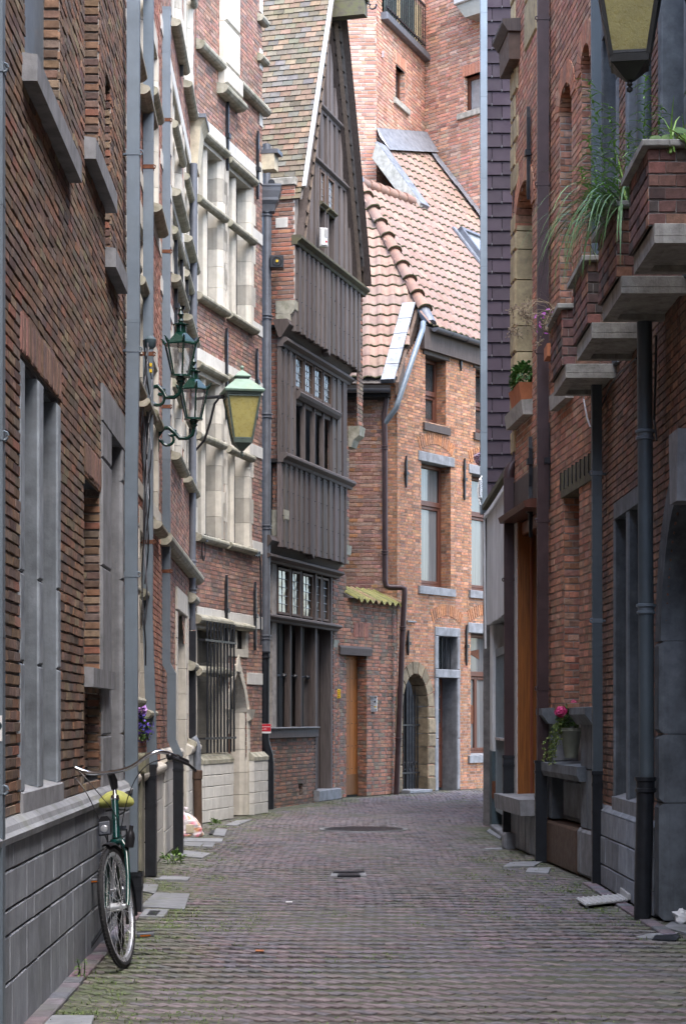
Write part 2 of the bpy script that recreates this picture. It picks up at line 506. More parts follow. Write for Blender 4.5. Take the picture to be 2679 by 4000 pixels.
def brick_wall(parent, patches, pal, course=0.062, length=0.2, joint=0.011, mortar='mortar', m='brick', proud=0.006,
               recess=0.009, n_single=300, bond='flemish', key='b', name='wall', jit=0.003, seen=None):
    frs = [p[0] for p in patches]
    rows, strips = brick_cells(patches, course, length, joint, bond)
    mb = MB()
    for fi, a, b, v0, v1 in strips:
        fr = frs[fi]
        mb.quad(fr.P(a, v0, -recess), fr.P(b, v0, -recess), fr.P(b, v1, -recess), fr.P(a, v1, -recess))
    wall = mb.build(name, mortar, parent)
    if not rows: return wall
    R = np.array(rows)
    fi = R[:, 0].astype(int)
    O = np.array([f.O for f in frs])[fi]; U = np.array([f.U for f in frs])[fi]
    Vv = np.array([f.V for f in frs])[fi]; N = np.array([f.N for f in frs])[fi]
    um, vm = (R[:, 1] + R[:, 2]) / 2, (R[:, 3] + R[:, 4]) / 2
    def PP(u, v, w): return O + U * u[:, None] + Vv * v[:, None] + N * w[:, None]
    z0 = np.zeros(len(R))
    x0, y0 = proj(PP(R[:, 1], vm, z0)); x1, y1 = proj(PP(R[:, 2], vm, z0))
    _, ya = proj(PP(um, R[:, 3], z0)); _, yb = proj(PP(um, R[:, 4], z0))
    area = np.abs(x1 - x0) * np.abs(ya - yb)
    xm, ym = (x0 + x1) / 2, (ya + yb) / 2
    inside = (xm > 5) & (xm < 2674) & (ym > 5) & (ym < 3995) & (PP(um, vm, z0)[:, 1] > 2)
    if seen is not None: inside &= seen(xm, ym)
    # faces turned away from the eye are not counted
    view = PP(um, vm, z0) - np.array([0, 0, CZ])
    inside &= (np.einsum('ij,ij->i', view, N) < 0)
    score = np.where(inside, area, -1)
    order = np.argsort(-score)
    pick = order[:n_single]
    pick = pick[score[pick] > 0]
    single = np.zeros(len(R), bool); single[pick] = True
    pr = RNG.uniform(0.15, 1.0, len(R)) * proud
    # the singled-out bricks
    var = unit_bricks(key, pal, m)
    for i in pick:
        fr = frs[fi[i]]
        me = var[random.randrange(len(var))]
        o = bpy.data.objects.new('brick', me)
        d = recess + 0.004 + pr[i]
        c = fr.P(um[i], vm[i], pr[i] - d)
        su, sv = R[i, 2] - R[i, 1], R[i, 4] - R[i, 3]
        Mx = Matrix(((fr.U.x * su, fr.V.x * sv, fr.N.x * d, c.x), (fr.U.y * su, fr.V.y * sv, fr.N.y * d, c.y),
                     (fr.U.z * su, fr.V.z * sv, fr.N.z * d, c.z), (0, 0, 0, 1)))
        o.matrix_basis = Mx
        link(o, wall)
    # the rest, one mesh
    k = ~single
    n = int(k.sum())
    if n:
        Rk = R[k]; Ok, Uk, Vk, Nk = O[k], U[k], Vv[k], N[k]; prk = pr[k]
        cs = []
        for w in (0, 1):
            for (ui, vi) in ((1, 3), (2, 3), (2, 4), (1, 4)):
                u = Rk[:, ui] + (RNG.uniform(-jit, jit, n) if w else 0)
                v = Rk[:, vi] + (RNG.uniform(-jit, jit, n) if w else 0)
                ww = (prk + RNG.uniform(-jit, jit, n) * .35) if w else np.full(n, -recess - 0.004)
                cs.append(Ok + Uk * u[:, None] + Vk * v[:, None] + Nk * ww[:, None])
        VV = np.stack(cs, 1).reshape(-1, 3)
        fq = np.array([(4, 5, 6, 7), (0, 1, 5, 4), (1, 2, 6, 5), (2, 3, 7, 6), (3, 0, 4, 7)])
        FF = (np.arange(n)[:, None, None] * 8 + fq[None]).reshape(-1, 4)
        TT = np.repeat(tints(pal, n), 8, axis=0)
        numpy_mesh('brickwork', VV, FF, TT, m, wall, 'stuff')
    return wall

def numpy_mesh(name, VV, FF, TT, m, parent=None, kind=None, smooth=False):
    me = bpy.data.meshes.new(name)
    nv, nf, k = len(VV), len(FF), FF.shape[1]
    me.vertices.add(nv); me.vertices.foreach_set('co', np.ascontiguousarray(VV, dtype=np.float32).ravel())
    me.loops.add(nf * k); me.loops.foreach_set('vertex_index', np.ascontiguousarray(FF, dtype=np.int32).ravel())
    me.polygons.add(nf)
    me.polygons.foreach_set('loop_start', np.arange(0, nf * k, k, dtype=np.int32))
    a = me.attributes.new('tint', 'FLOAT_COLOR', 'POINT')
    T4 = np.ones((nv, 4), dtype=np.float32); T4[:, :3] = TT
    a.data.foreach_set('color', T4.ravel())
    me.update(calc_edges=True)
    me.validate()
    me.polygons.foreach_set('use_smooth', np.full(nf, bool(smooth)))
    me.materials.append(M[m])
    o = bpy.data.objects.new(name, me)
    link(o, parent)
    if kind: o['kind'] = kind
    return o

def blocks(parent, fr, bounds, u0, u1, lens, m, w0, w1, joint=0.006, name='stone', cham=0.006, tv=0.12, openings=()):
    """coursed stone blocks, each an object"""
    sp = spans(u0, u1, openings)
    for r in range(len(bounds) - 1):
        a, b = bounds[r], bounds[r + 1]
        for ia, ib in sp((a + b) / 2):
            u = ia - random.uniform(0, lens[0]) * (r % 2)
            while u < ib - 0.03:
                L = random.uniform(*lens)
                x0, x1 = max(u, ia), min(u + L, ib)
                if ib - x1 < 0.06: x1 = ib; L = ib - u + 0.001
                if x1 - x0 > 0.02:
                    g = random.uniform(1 - tv, 1 + tv)
                    box(name, m, parent, fr, x0 + joint / 2, x1 - joint / 2, a + joint / 2, b - joint / 2,
                        w0, w1 + random.uniform(-.002, .002), cham, (g, g, g))
                u += L

def body(parent, fr, u0, u1, h, depth, m='mortar_dark', w=-0.30):
    """side walls, back and roof behind a street front"""
    mb = MB()
    P = fr.P
    mb.quad(P(u0, 0, w), P(u0, 0, w - depth), P(u0, h, w - depth), P(u0, h, w))
    mb.quad(P(u1, 0, w), P(u1, 0, w - depth), P(u1, h, w - depth), P(u1, h, w))
    mb.quad(P(u0, 0, w - depth), P(u1, 0, w - depth), P(u1, h, w - depth), P(u0, h, w - depth))
    mb.quad(P(u0, h, w), P(u1, h, w), P(u1, h, w - depth), P(u0, h, w - depth))
    return mb.build('rear_wall', m, parent)

def hood(name, m, parent, fr, u0, u1, v, p=0.10, h=0.12, t=(1, 1, 1)):
    """a moulded drip stone: weathered top, rounded nose, undercut"""
    prof = [(0.0, v), (p * 0.55, v), (p * 0.8, v + h * 0.12), (p, v + h * 0.34), (p * 1.02, v + h * 0.55), (p * 0.9, v + h * 0.72), (0.0, v + h)]
    return MB().ext_u(fr, u0, u1, prof, t).build(name, m, parent)

def anchor(parent, fr, u, v0, v1, m='castiron'):
    mid = v0 + (v1 - v0) * random.uniform(.42, .6)
    mb = MB()
    mb.ext_w(fr, 0.012, 0.05, [(u - .006, v0), (u + .022, v0 + .12), (u + .02, mid), (u + .022, v1 - .12), (u + .004, v1), (u - .022, v1 - .12), (u - .02, mid), (u - .022, v0 + .12)])
    mb.box(fr, u - .045, u + .045, mid - .03, mid + .03, 0.012, 0.07)
    return mb.build('wall_anchor', m, parent)
# ================================================================== street surface
PAL_A = [(.195, .112, .072), (.165, .10, .07), (.215, .128, .08), (.24, .115, .065), (.155, .112, .09), (.225, .165, .10), (.14, .09, .068)]
PAL_RED = [(.33, .165, .115), (.29, .145, .105), (.36, .19, .13), (.25, .145, .115), (.32, .20, .15), (.21, .145, .125)]
PAL_D = [(.36, .135, .07), (.30, .115, .07), (.40, .18, .10), (.27, .13, .09), (.22, .125, .09)]
PAL_OR = [(.40, .175, .08), (.36, .16, .078), (.43, .20, .098), (.335, .155, .082), (.385, .195, .11), (.29, .15, .09)]
PAL_PINK = [(.34, .17, .13), (.29, .15, .12), (.38, .21, .16), (.26, .15, .12), (.32, .20, .15)]
PAL_TOW = [(.45, .205, .135), (.41, .185, .125), (.49, .245, .16), (.39, .20, .145), (.45, .28, .205)]
PAL_OLD = [(.24, .125, .08), (.19, .115, .08), (.31, .135, .08), (.22, .16, .11), (.15, .105, .08), (.33, .14, .08)]
PAL_H = [(.40, .165, .09), (.35, .15, .09), (.44, .195, .11), (.32, .155, .10), (.39, .22, .14)]
PAL_I = [(.24, .115, .07), (.19, .10, .07), (.27, .14, .09), (.21, .125, .09), (.16, .10, .08)]
PAL_PAVE = [(.15, .128, .148), (.165, .132, .15), (.135, .122, .145), (.175, .136, .15), (.15, .138, .158), (.185, .145, .155), (.125, .118, .138)]

def left_edge(y):
    return np.interp(y, [5, 15.1, 15.15, 20.3, 26.5, 29.9, 34.5, 37, 42], [-1.38, -1.51, -1.69, -1.83, -1.93, -1.05, -.12, .98, 4.3])
def right_edge(y):
    return np.interp(y, [5, 14, 17.2, 21.9, 25.9, 26.0, 42], [2.25, 2.22, 2.16, 1.85, 1.80, 4.6, 4.6])

def ground():
    mb = MB()
    for i in range(-24, 60):
        for j in range(-24, 24):
            pass
    mb.quad((-120, -120, -0.012), (120, -120, -0.012), (120, 160, -0.012), (-120, 160, -0.012))
    street = mb.build('street', 'joint', None, 'structure')
    # herringbone clinkers laid at 45 degrees
    Wd, n = 0.052, 3
    cells = []
    ext = 640
    c45 = math.cos(math.pi / 4)
    for iy in range(0, ext):
        for k in range(-2 * iy // (2 * n) - 20, -2 * iy // (2 * n) + 24):
            for hor in (True, False):
                if hor: x, y, dx, dy = iy + 2 * n * k, iy, n, 1
                else:   # vertical brick in column iy: starts where (x - y) mod 2n = 2n - 1
                    x = iy; y = iy - (2 * n - 1) + 2 * n * k; dx, dy = 1, n
                cx, cy = (x + dx / 2) * Wd, (y + dy / 2) * Wd
                wx, wy = (cx + cy) * c45, (cy - cx) * c45
                if not 5.0 < wy < 41.0 or not -2.1 < wx < 4.7: continue
                if left_edge(wy) + 0.04 < wx < right_edge(wy) - 0.04:
                    cells.append((wx, wy, dx * Wd, dy * Wd))
    C = np.array(cells)
    x_, y_ = C[:, 0].copy(), C[:, 1].copy()      # the courses wander a little
    C[:, 1] += .05 * np.sin(1.3 * x_ + .5 * y_) + .022 * np.sin(3.7 * x_ - .9 * y_ + 1) + RNG.normal(0, .003, len(C))
    C[:, 0] += .03 * np.sin(.9 * y_ + .4 * x_) + RNG.normal(0, .003, len(C))
    def mossy(x, y):
        e = np.minimum(np.abs(x - left_edge(y)), np.abs(right_edge(y) - x) * 1.15)
        nz = np.sin(x * 5.1 + 1.3 * np.sin(y * 2.3)) * np.sin(y * 1.9 + 2 * np.sin(x * 1.7)) + .6 * np.sin(x * 11 + y * 7.3) * np.sin(y * 5.7 - x * 3)
        return np.clip(.88 - e * 1.3 + .42 * nz, 0.02, .9) * RNG.uniform(.45, 1.0, len(x))
    MO = np.array([(.10, .125, .055)])
    ms = mossy(C[:, 0], C[:, 1])
    un = 0.006 * np.sin(C[:, 0] * 2.1 + C[:, 1] * .8) + 0.005 * np.sin(C[:, 1] * 1.7 - C[:, 0])
    zt = -0.004 + un * .5 + RNG.uniform(-.003, .003, len(C))
    px, py = proj(np.stack([C[:, 0], C[:, 1], zt], 1))
    ok = (px > 0) & (px < 2679) & (py < 3995)
    order = np.argsort(np.where(ok, C[:, 1], 1e6))
    single = np.zeros(len(C), bool); single[order[:300]] = True
    g = 0.0045
    var = []
    tv = tints(PAL_PAVE, 24, .09); lev = np.repeat([0.05, .35, .65, .85], 6)[:, None]
    for i, t in enumerate(tv * (1 - lev) + MO * lev):
        r = lambda: random.uniform(-.02, .02)
        V = [(-.5, -.5, -1), (.5, -.5, -1), (.5, .5, -1), (-.5, .5, -1)]
        V += [(-.5 + r(), -.5 + r(), -.15), (.5 + r(), -.5 + r(), -.15), (.5 + r(), .5 + r(), -.15), (-.5 + r(), .5 + r(), -.15)]
        V += [(-.48 + r(), -.44 + r(), 0), (.48 + r(), -.44 + r(), 0), (.48 + r(), .44 + r(), 0), (-.48 + r(), .44 + r(), 0)]
        F = [(0, 1, 5, 4), (1, 2, 6, 5), (2, 3, 7, 6), (3, 0, 4, 7), (4, 5, 9, 8), (5, 6, 10, 9), (6, 7, 11, 10), (7, 4, 8, 11), (8, 9, 10, 11)]
        me = raw_mesh('paver', V, F, t); me.materials.append(M['paver']); var.append(me)
    R45 = np.array([[c45, -c45], [c45, c45]])
    for i in np.nonzero(single)[0]:
        o = bpy.data.objects.new('paver', var[min(3, int(ms[i] / .225)) * 6 + random.randrange(6)])
        L, B = C[i, 2] - g, C[i, 3] - g
        flip = B > L
        if flip: L, B = B, L
        ang = -math.pi / 4 + (math.pi / 2 if flip else 0) + random.gauss(0, .05)
        o.matrix_basis = Matrix.Translation((C[i, 0], C[i, 1], zt[i])) @ Matrix.Rotation(ang, 4, 'Z') @ Matrix.Diagonal((L, B, 0.03, 1))
        link(o, street)
    K = C[~single]; zk = zt[~single]; n_ = len(K)
    cs = []
    rot = RNG.normal(0, .05, n_)
    for lev in (0, 1, 2):
        for sx, sy in ((-1, -1), (1, -1), (1, 1), (-1, 1)):
            inset = 0.004 if lev == 2 else 0
            lx = sx * (K[:, 2] / 2 - g / 2 - inset) + RNG.uniform(-.002, .002, n_)
            ly = sy * (K[:, 3] / 2 - g / 2 - inset) + RNG.uniform(-.002, .002, n_)
            ca, sa_ = np.cos(-math.pi / 4 + rot), np.sin(-math.pi / 4 + rot)
            X = K[:, 0] + lx * ca - ly * sa_
            Y = K[:, 1] + lx * sa_ + ly * ca
            Z = zk + (-0.03, -0.004, 0.0)[lev] + (RNG.uniform(-.0015, .0015, n_) if lev else 0)
            cs.append(np.stack([X, Y, Z], 1))
    VV = np.stack(cs, 1).reshape(-1, 3)
    fq = np.array([(0, 1, 5, 4), (1, 2, 6, 5), (2, 3, 7, 6), (3, 0, 4, 7), (4, 5, 9, 8), (5, 6, 10, 9), (6, 7, 11, 10), (7, 4, 8, 11), (8, 9, 10, 11)])
    FF = (np.arange(n_)[:, None, None] * 12 + fq[None]).reshape(-1, 4)
    numpy_mesh('paving', VV, FF, np.repeat(tints(PAL_PAVE, n_, .09) * (1 - ms[~single][:, None]) + MO * ms[~single][:, None], 12, axis=0), 'paver', street, 'stuff')
    # slabs and stone patches along the fronts, given by their corners in the picture
    for q in ([(60, 3998), (120, 3965), (370, 3965), (345, 4040)], [(548, 3540), (610, 3485), (742, 3490), (722, 3550)], [(548, 3478), (560, 3452), (620, 3455), (608, 3490)],
              [(540, 3578), (570, 3550), (662, 3552), (640, 3580)], [(604, 3434), (640, 3420), (745, 3425), (735, 3436)], [(660, 3340), (690, 3318), (826, 3332), (790, 3350)],
              [(718, 3302), (720, 3288), (800, 3290), (780, 3306)], [(790, 3306), (800, 3290), (842, 3290), (830, 3308)], [(715, 3286), (722, 3272), (872, 3275), (868, 3287)],
              [(832, 3262), (846, 3235), (888, 3238), (878, 3264)], [(880, 3222), (925, 3204), (985, 3200), (925, 3224)],
              [(1963, 3385), (1990, 3368), (2120, 3363), (2085, 3382)], [(2052, 3405), (2062, 3390), (2150, 3388), (2140, 3410)], [(1880, 3318), (1900, 3312), (1960, 3310), (1960, 3316)],
              [(2480, 3660), (2530, 3646), (2650, 3640), (2600, 3672)], [(2590, 3620), (2620, 3600), (2700, 3600), (2700, 3650)], [(1900, 3246), (1912, 3236), (1958, 3268), (1952, 3276)]):
        A = [gpt(x, y, .007) for x, y in q]
        B = [p - Vector((0, 0, .05)) for p in A]
        gt = random.uniform(.85, 1.2)
        MB().prism(A, B, (gt, gt, gt)).build('paving_slab', 'slab', street)
    # cellar grating slots in two slabs
    for q in ([(575, 3572), (590, 3556), (628, 3557), (612, 3574)], [(818, 3256), (826, 3240), (842, 3240), (834, 3258)], [(2545, 3668), (2560, 3652), (2660, 3648), (2640, 3672)]):
        A = [gpt(x, y, .011) for x, y in q]
        MB().prism(A, [p - Vector((0, 0, .02)) for p in A]).build('cellar_grating', 'castiron', street)
    # drain and manhole in the street
    t = thing('drain_cover', gpt(1352, 3415), 'small cracked iron drain cover with brick border in the middle of the street', 'drain cover')
    q = [gpt(x, y, .010) for x, y in ((1290, 3422), (1300, 3404), (1425, 3402), (1432, 3420))]
    MB().prism(q, [p - Vector((0, 0, .03)) for p in q]).build('frame', 'slab', t)
    q = [gpt(x, y, .016) for x, y in ((1318, 3420), (1322, 3410), (1404, 3409), (1408, 3419))]
    MB().prism(q, [p - Vector((0, 0, .02)) for p in q]).build('lid', 'castiron', t)
    q = [gpt(x, y, .02) for x, y in ((1300, 3407), (1303, 3402), (1424, 3399), (1425, 3404))]
    MB().prism(q, [p - Vector((0, 0, .03)) for p in q]).build('rim', 'castiron', t)
    t = thing('manhole_cover', gpt(1420, 3240), 'wide dark round manhole plate farther down the street before the wooden house', 'manhole')
    c = gpt(1420, 3240)
    MB().lathe((c.x, c.y, 0), [(.50, -.02), (.50, .012), (.42, .016), (.42, .013), (.0, .013)], 32).build('lid', 'castiron', t)
    MB().lathe((c.x, c.y, 0), [(.56, -.02), (.56, .009), (.51, .009), (.51, -.02)], 32).build('rim', 'slab', t)
ground()

def kerb(name, pts, w=0.1):
    st = bpy.data.objects['street']
    for (x0, y0), (x1, y1) in zip(pts[:-1], pts[1:]):
        f = Fr((x0, y0, 0), (x1 - x0, y1 - y0, 0), (-(y1 - y0), x1 - x0, 0), (0, 0, 1))
        L = math.hypot(x1 - x0, y1 - y0); u = 0
        while u < L:
            g = random.uniform(.8, 1.15); l = random.uniform(.18, .22)
            box('kerb_brick', 'paver', st, f, u + .004, min(u + l, L), -w / 2, w / 2, -.04, .012 + random.uniform(-.003, .004), .006, tuple(random.choice(PAL_PAVE)[i] * g for i in range(3)))
            u += l
kerb('kerb', [(-1.41, 8.3), (-1.50, 14.6)])
kerb('kerb', [(2.12, 12.8), (2.09, 17.0)])

# ================================================================== the brown brick house beside the bicycle
def brick_returns(parent_patches, fr, u, v0, v1, d, minus=True):
    parent_patches.append((jamb_frame(fr, u, 0, minus), v0, v1, spans(0.0, d)))

def house_near():
    fr = facade(-1.50, 8.0, -1.60, 15.0)
    root = thing('brick_house', fr.P(3.5, 0), 'brown brick house with grey stone plinth and tall twin-light window, the bicycle stands against it', 'house')
    H = 10.0
    U = fr.pu; V = fr.pv
    end = U(493)
    pl = .93
    op, patches = [], []
    # tall twin-light window in bluestone
    a, b = U(78), U(236); c0, c1 = U(150), U(168); ji, jo = U(95), U(224)
    vt, vb = V(95, 1388), V(83, 3082)
    W1 = Rect(a, b, vb - .16, vt); op.append(W1)
    # upper window above the long sill
    a2, b2 = U(98), U(234); v2 = V(88, 212)
    W2 = Rect(a2, b2, v2, H); op.append(W2)
    a3, b3 = U(331), U(388); v3 = V(330, 540)
    W3 = Rect(a3, b3, v3, H); op.append(W3)
    a4, b4 = U(411), U(434); v4t, v4 = V(412, 265), V(411, 968)
    W4 = Rect(a4, b4, v4, v4t); op.append(W4)
    a5, b5 = U(393), U(477); v5t, v5b = V(396, 1500), V(400, 3060)
    W5 = Rect(a5, b5, pl, v5t); op.append(W5)
    a6, b6 = U(328), U(392); v6t = V(332, 1845); v6b = V(330, 2608)
    W6 = Rect(a6, b6, v6b, v6t); op.append(W6)
    W7 = Rect(a6, U(390), V(330, 2690) - .55, V(330, 2690)); op.append(W7)
    patches.append((fr, pl - .02, H, spans(-8.0, end, op)))
    for o, d in ((W2, .09), (W3, .16), (W4, .2), (W6, .13), (W7, .08)):
        brick_returns(patches, fr, o.u1, o.v0, min(o.v1, H), d)
        brick_returns(patches, fr, o.u0, o.v0, min(o.v1, H), d, False)
    # end of the house, seen from down the street
    patches.append((Fr(fr.P(end, 0, 0), -fr.N, fr.V, fr.U), 0, H, spans(0, .35)))
    brick_wall(root, patches, PAL_A, .0545, .19, .013, 'mortar', proud=.007, recess=.010, key='A', jit=.004, seen=lambda x, y: (x > 20) & (x < 478), bond='stretcher')
    # brick backs of the blind recesses
    for o, d in ((W6, .13), (W7, .08), (W4, .2)):
        brick_wall(root, [(Fr(fr.P(0, 0, -d), fr.U, fr.V, fr.N), o.v0, o.v1, spans(o.u0, o.u1))], PAL_A, .0545, .19, .013, key='A', n_single=0, name='recess_wall')
    soldier = [(.22, .125, .09), (.19, .115, .09), (.25, .135, .095), (.17, .11, .095)]
    brick_wall(root, [(fr.at(0, .006), vt - .004, vt + .19, spans(a, b + .02)), (fr.at(0, .006), v6t - .004, v6t + .19, spans(a6 - .02, b6 + .02))], soldier, .2, .0575, .011, 'mortar', bond='soldier', key='As', n_single=80, name='lintel')
    # window 1
    win = MB()
    win.box(fr, a, b, vt - .03, vt, -.22, -.03)
    win = win.build('window', 'bluestone', root)
    for (p, q) in ((a, ji), (c0, c1), (jo, b)):
        vv = vb - .02
        cuts = [vv, vv + .62, V(200, 2290), vt - .03]
        for z0, z1 in zip(cuts[:-1], cuts[1:]):
            box('mullion' if p == c0 else 'jamb', 'bluestone', win, fr, p, q, z0 + .003, z1 - .003, -.24, .006, .01, (2.1,) * 3)
    # deep stone returns of the lights
    for u, s in ((c0, True), (jo, True), (ji, False), (c1, False)):
        jf = jamb_frame(fr, u, 0, s)
        MB().box(jf, .005, .24, vb, vt - .03, -.02, .003, (1.25,) * 3).build('reveal', 'bluestone', win)  # same stone as the fronts, shade of the returns put into the tint
    box('pane', 'glass', win, fr, ji, c0, vb, vt - .03, -.24, -.225)
    box('pane', 'glass', win, fr, c1, jo, vb, vt - .03, -.24, -.225)
    MB().prism([fr.P(a - .01, vb - .16, -.2), fr.P(a - .01, vb - .16, .02), fr.P(a - .01, vb - .02, .02), fr.P(a - .01, vb + .04, -.2)],
               [fr.P(b + .01, vb - .16, -.2), fr.P(b + .01, vb - .16, .02), fr.P(b + .01, vb - .02, .02), fr.P(b + .01, vb + .04, -.2)], (1.2,) * 3).build('sill', 'bluestone_light', win)
    # window 2 : pale sheet behind a shallow brick reveal, long projecting sill
    w2 = box('window', 'bluestone_light', root, fr, a2, b2, v2, H, -.10, -.085)
    box('pane', 'zinc', w2, fr, U(112), b2 - .05, v2 + .06, H, -.088, -.08)
    s0, s1 = U(86), U(270)
    for (m_, u0, u1, vv) in (('bluestone_light', s0, s1, v2), ('bluestone_light', U(328), U(416), v3), ('bluestone_light', U(410), U(459), v4)):
        MB().prism([fr.P(u0, vv - .13, -.1), fr.P(u0, vv - .13, .075), fr.P(u0, vv - .005, .075), fr.P(u0, vv + .02, -.1)],
                   [fr.P(u1, vv - .13, -.1), fr.P(u1, vv - .13, .075), fr.P(u1, vv - .005, .075), fr.P(u1, vv + .02, -.1)]).build('sill', m_, root)
    w3 = box('window', 'bluestone_light', root, fr, a3, b3, v3, H, -.17, -.15)
    box('pane', 'glass', w3, fr, a3 + .06, b3 - .06, v3 + .06, H, -.15, -.145)
    # small sill in the niche
    MB().prism([fr.P(a6, v6b - .115, -.1), fr.P(a6, v6b - .115, .06), fr.P(a6, v6b, .06), fr.P(a6, v6b + .02, -.1)],
               [fr.P(U(417), v6b - .115, -.1), fr.P(U(417), v6b - .115, .06), fr.P(U(417), v6b, .06), fr.P(U(417), v6b + .02, -.1)]).build('sill', 'bluestone_light', root)
    # stone door frame near the square downpipe
    d = MB().box(fr, a5, b5 + .03, v5t - .24, v5t, -.28, .02).build('door', 'bluestone_light', root)
    i0, i1 = U(428), U(441)
    for p, q in ((a5, i0), (U(470), b5)):
        for z0, z1 in zip([pl, 1.3, 2.4, 3.1], [1.3, 2.4, 3.1, v5t - .24]):
            if z1 > z0: box('jamb', 'bluestone_light', d, fr, p, q, z0 + .003, z1 - .003, -.28, .018, .012)
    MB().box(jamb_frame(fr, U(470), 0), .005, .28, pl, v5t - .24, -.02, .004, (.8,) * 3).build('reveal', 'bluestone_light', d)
    box('leaf', 'darkwood', d, fr, i0, U(470), pl, v5t - .24, -.27, -.25)
    # plinth of dressed stone with a weathered ledge
    blocks(root, fr, [0, .26, .467, .58, .75, .87], -8, end - .02, (.22, .48), 'plinth_stone', -.1, .055, .008, 'stone', .006, .14)
    u = -8.0
    while u < end - .02:
        l = random.uniform(.5, .9); e = min(u + l, end - .02)
        prof = [(-.1, .87), (.075, .87), (.08, .90), (.06, .915), (.05, .94), (.02, .965), (-.1, .965)]
        g = random.uniform(.95, 1.25)
        MB().ext_u(fr, u + .002, e - .002, prof, (g, g, g)).build('ledge_stone', 'slab', root)
        u += l
    body(root, fr, -8.0, end, H, 4)
house_near()

def oblique_window(root, fr, u0, u1, v0, v1, mull, trans, m='cream', depth=.2, jw=.13, pane='glass', sillp=.10, hoodp=.10, hoodh=.14, head=None, sill=True):
    """stone cross window: jamb stones, mullions, moulded transoms, sill and drip stone"""
    w = MB().box(fr, u0, u1, v1 - .04, v1 + .16, -depth, .008).build('window', m, root)
    rng = random.Random(int(u0 * 1000) + int(v0 * 100))
    for u, s in ((u1, 1), (u0, -1)):
        v = v0; k = 0
        while v < v1 - .02:
            h = rng.uniform(.24, .38); e = min(v + h, v1)
            ww = (jw, jw * 1.75)[k % 2]
            g = rng.choice((1.0, 1.05, .95, .72, 1.1))
            a, b = (u - .045, u + ww) if s > 0 else (u - ww, u + .045)
            q = MB()
            if s > 0: prof = [(u + ww, -.02), (u + ww, .012), (u + .0, .012), (u - .05, -.055), (u - .05, -depth), (u, -depth)]
            else: prof = [(u - ww, -.02), (u - ww, .012), (u, .012), (u + .05, -.055), (u + .05, -depth), (u, -depth)]
            q.ext_v(fr, v + .002, e - .002, prof, (g, g, g)).build('stone', m, w)
            v = e; k += 1
    for mu in mull:
        MB().ext_v(fr, v0, v1, [(mu - .05, -.13), (mu - .05, -.06), (mu - .02, -.02), (mu + .02, -.02), (mu + .05, -.06), (mu + .05, -.13), (mu + .02, -.17), (mu - .02, -.17)]).build('mullion', m, w)
    for tv in trans:
        hood('transom', 'cream_mossy', w, fr, u0 - .05, u1 + .07, tv, hoodp, hoodh)
    if head is not None: hood('hood_mould', 'cream_mossy', w, fr, u0 - .1, u1 + .1, head, hoodp * 1.1, hoodh)
    if sill: hood('sill', 'cream_mossy', w, fr, u0 - .1, u1 + .1, v0 - hoodh, sillp * 1.1, hoodh)
    edges = [u0] + list(mull) + [u1]
    vs = [v0] + [t + hoodh / 2 for t in trans] + [v1]
    for e0, e1 in zip(edges[:-1], edges[1:]):
        for f0, f1 in zip(vs[:-1], vs[1:]):
            box('pane', pane, w, fr, e0, e1, f0, f1, -depth + .005, -depth + .012)
    return w

# ================================================================== two narrow fronts between the downpipes
def house_lantern():
    fr = facade(-1.72, 15.2, -1.86, 20.3)
    root = thing('brick_house', fr.P(2.5, 0), 'narrow red brick house with mossy stone drip moulds, carrying the two dark green lamps', 'house')
    U, V = fr.pu, fr.pv
    L = fr.L; H = 11.0
    op = [Rect(.5, 1.5, 1.6, 3.0), Rect(2.2, 3.0, 1.5, 3.1), Rect(3.75, 4.6, 3.3, 4.9), Rect(3.75, 4.6, 6.3, 8.0), Rect(.6, 1.6, 4.2, 5.8), Rect(2.1, 3.0, 4.2, 5.8), Rect(.6, 1.6, 6.9, 8.5), Rect(2.1, 3.0, 6.9, 8.5)]
    patches = [(fr, 0, H, spans(0, L, op)), (Fr(fr.P(L, 0, 0), -fr.N, fr.V, fr.U), 0, H, spans(0, .3))]
    brick_wall(root, patches, [(.36, .15, .09), (.30, .12, .08), (.40, .19, .12)], .0575, .19, .012, 'mortar_light', proud=.006, key='B', n_single=200)
    for o in op:
        oblique_window(root, fr, o.u0, o.u1, o.v0, o.v1, [(o.u0 + o.u1) / 2], [o.v0 + (o.v1 - o.v0) * .6], 'cream', .16, .12, hoodp=.07, hoodh=.10, head=None)
    # light stone bands, low door head and base
    for v in (3.35, 6.1, 8.9):
        box('stone_band', 'cream', root, fr, 0, L, v, v + .13, -.02, .014)
    blocks(root, fr, [0, .3, .6, .85], 0, L - .02, (.3, .6), 'white_stone', -.05, .03)
    hood('base_mould', 'cream', root, fr, 0, L, .85, .07, .12)
    body(root, fr, 0, L, H, 4)
    for (x, y0, y1) in ((558, 240, 640), (566, 1560, 1950)):
        u = U(x); anchor(root, fr, u, V(x, y1), V(x, y0))
house_lantern()

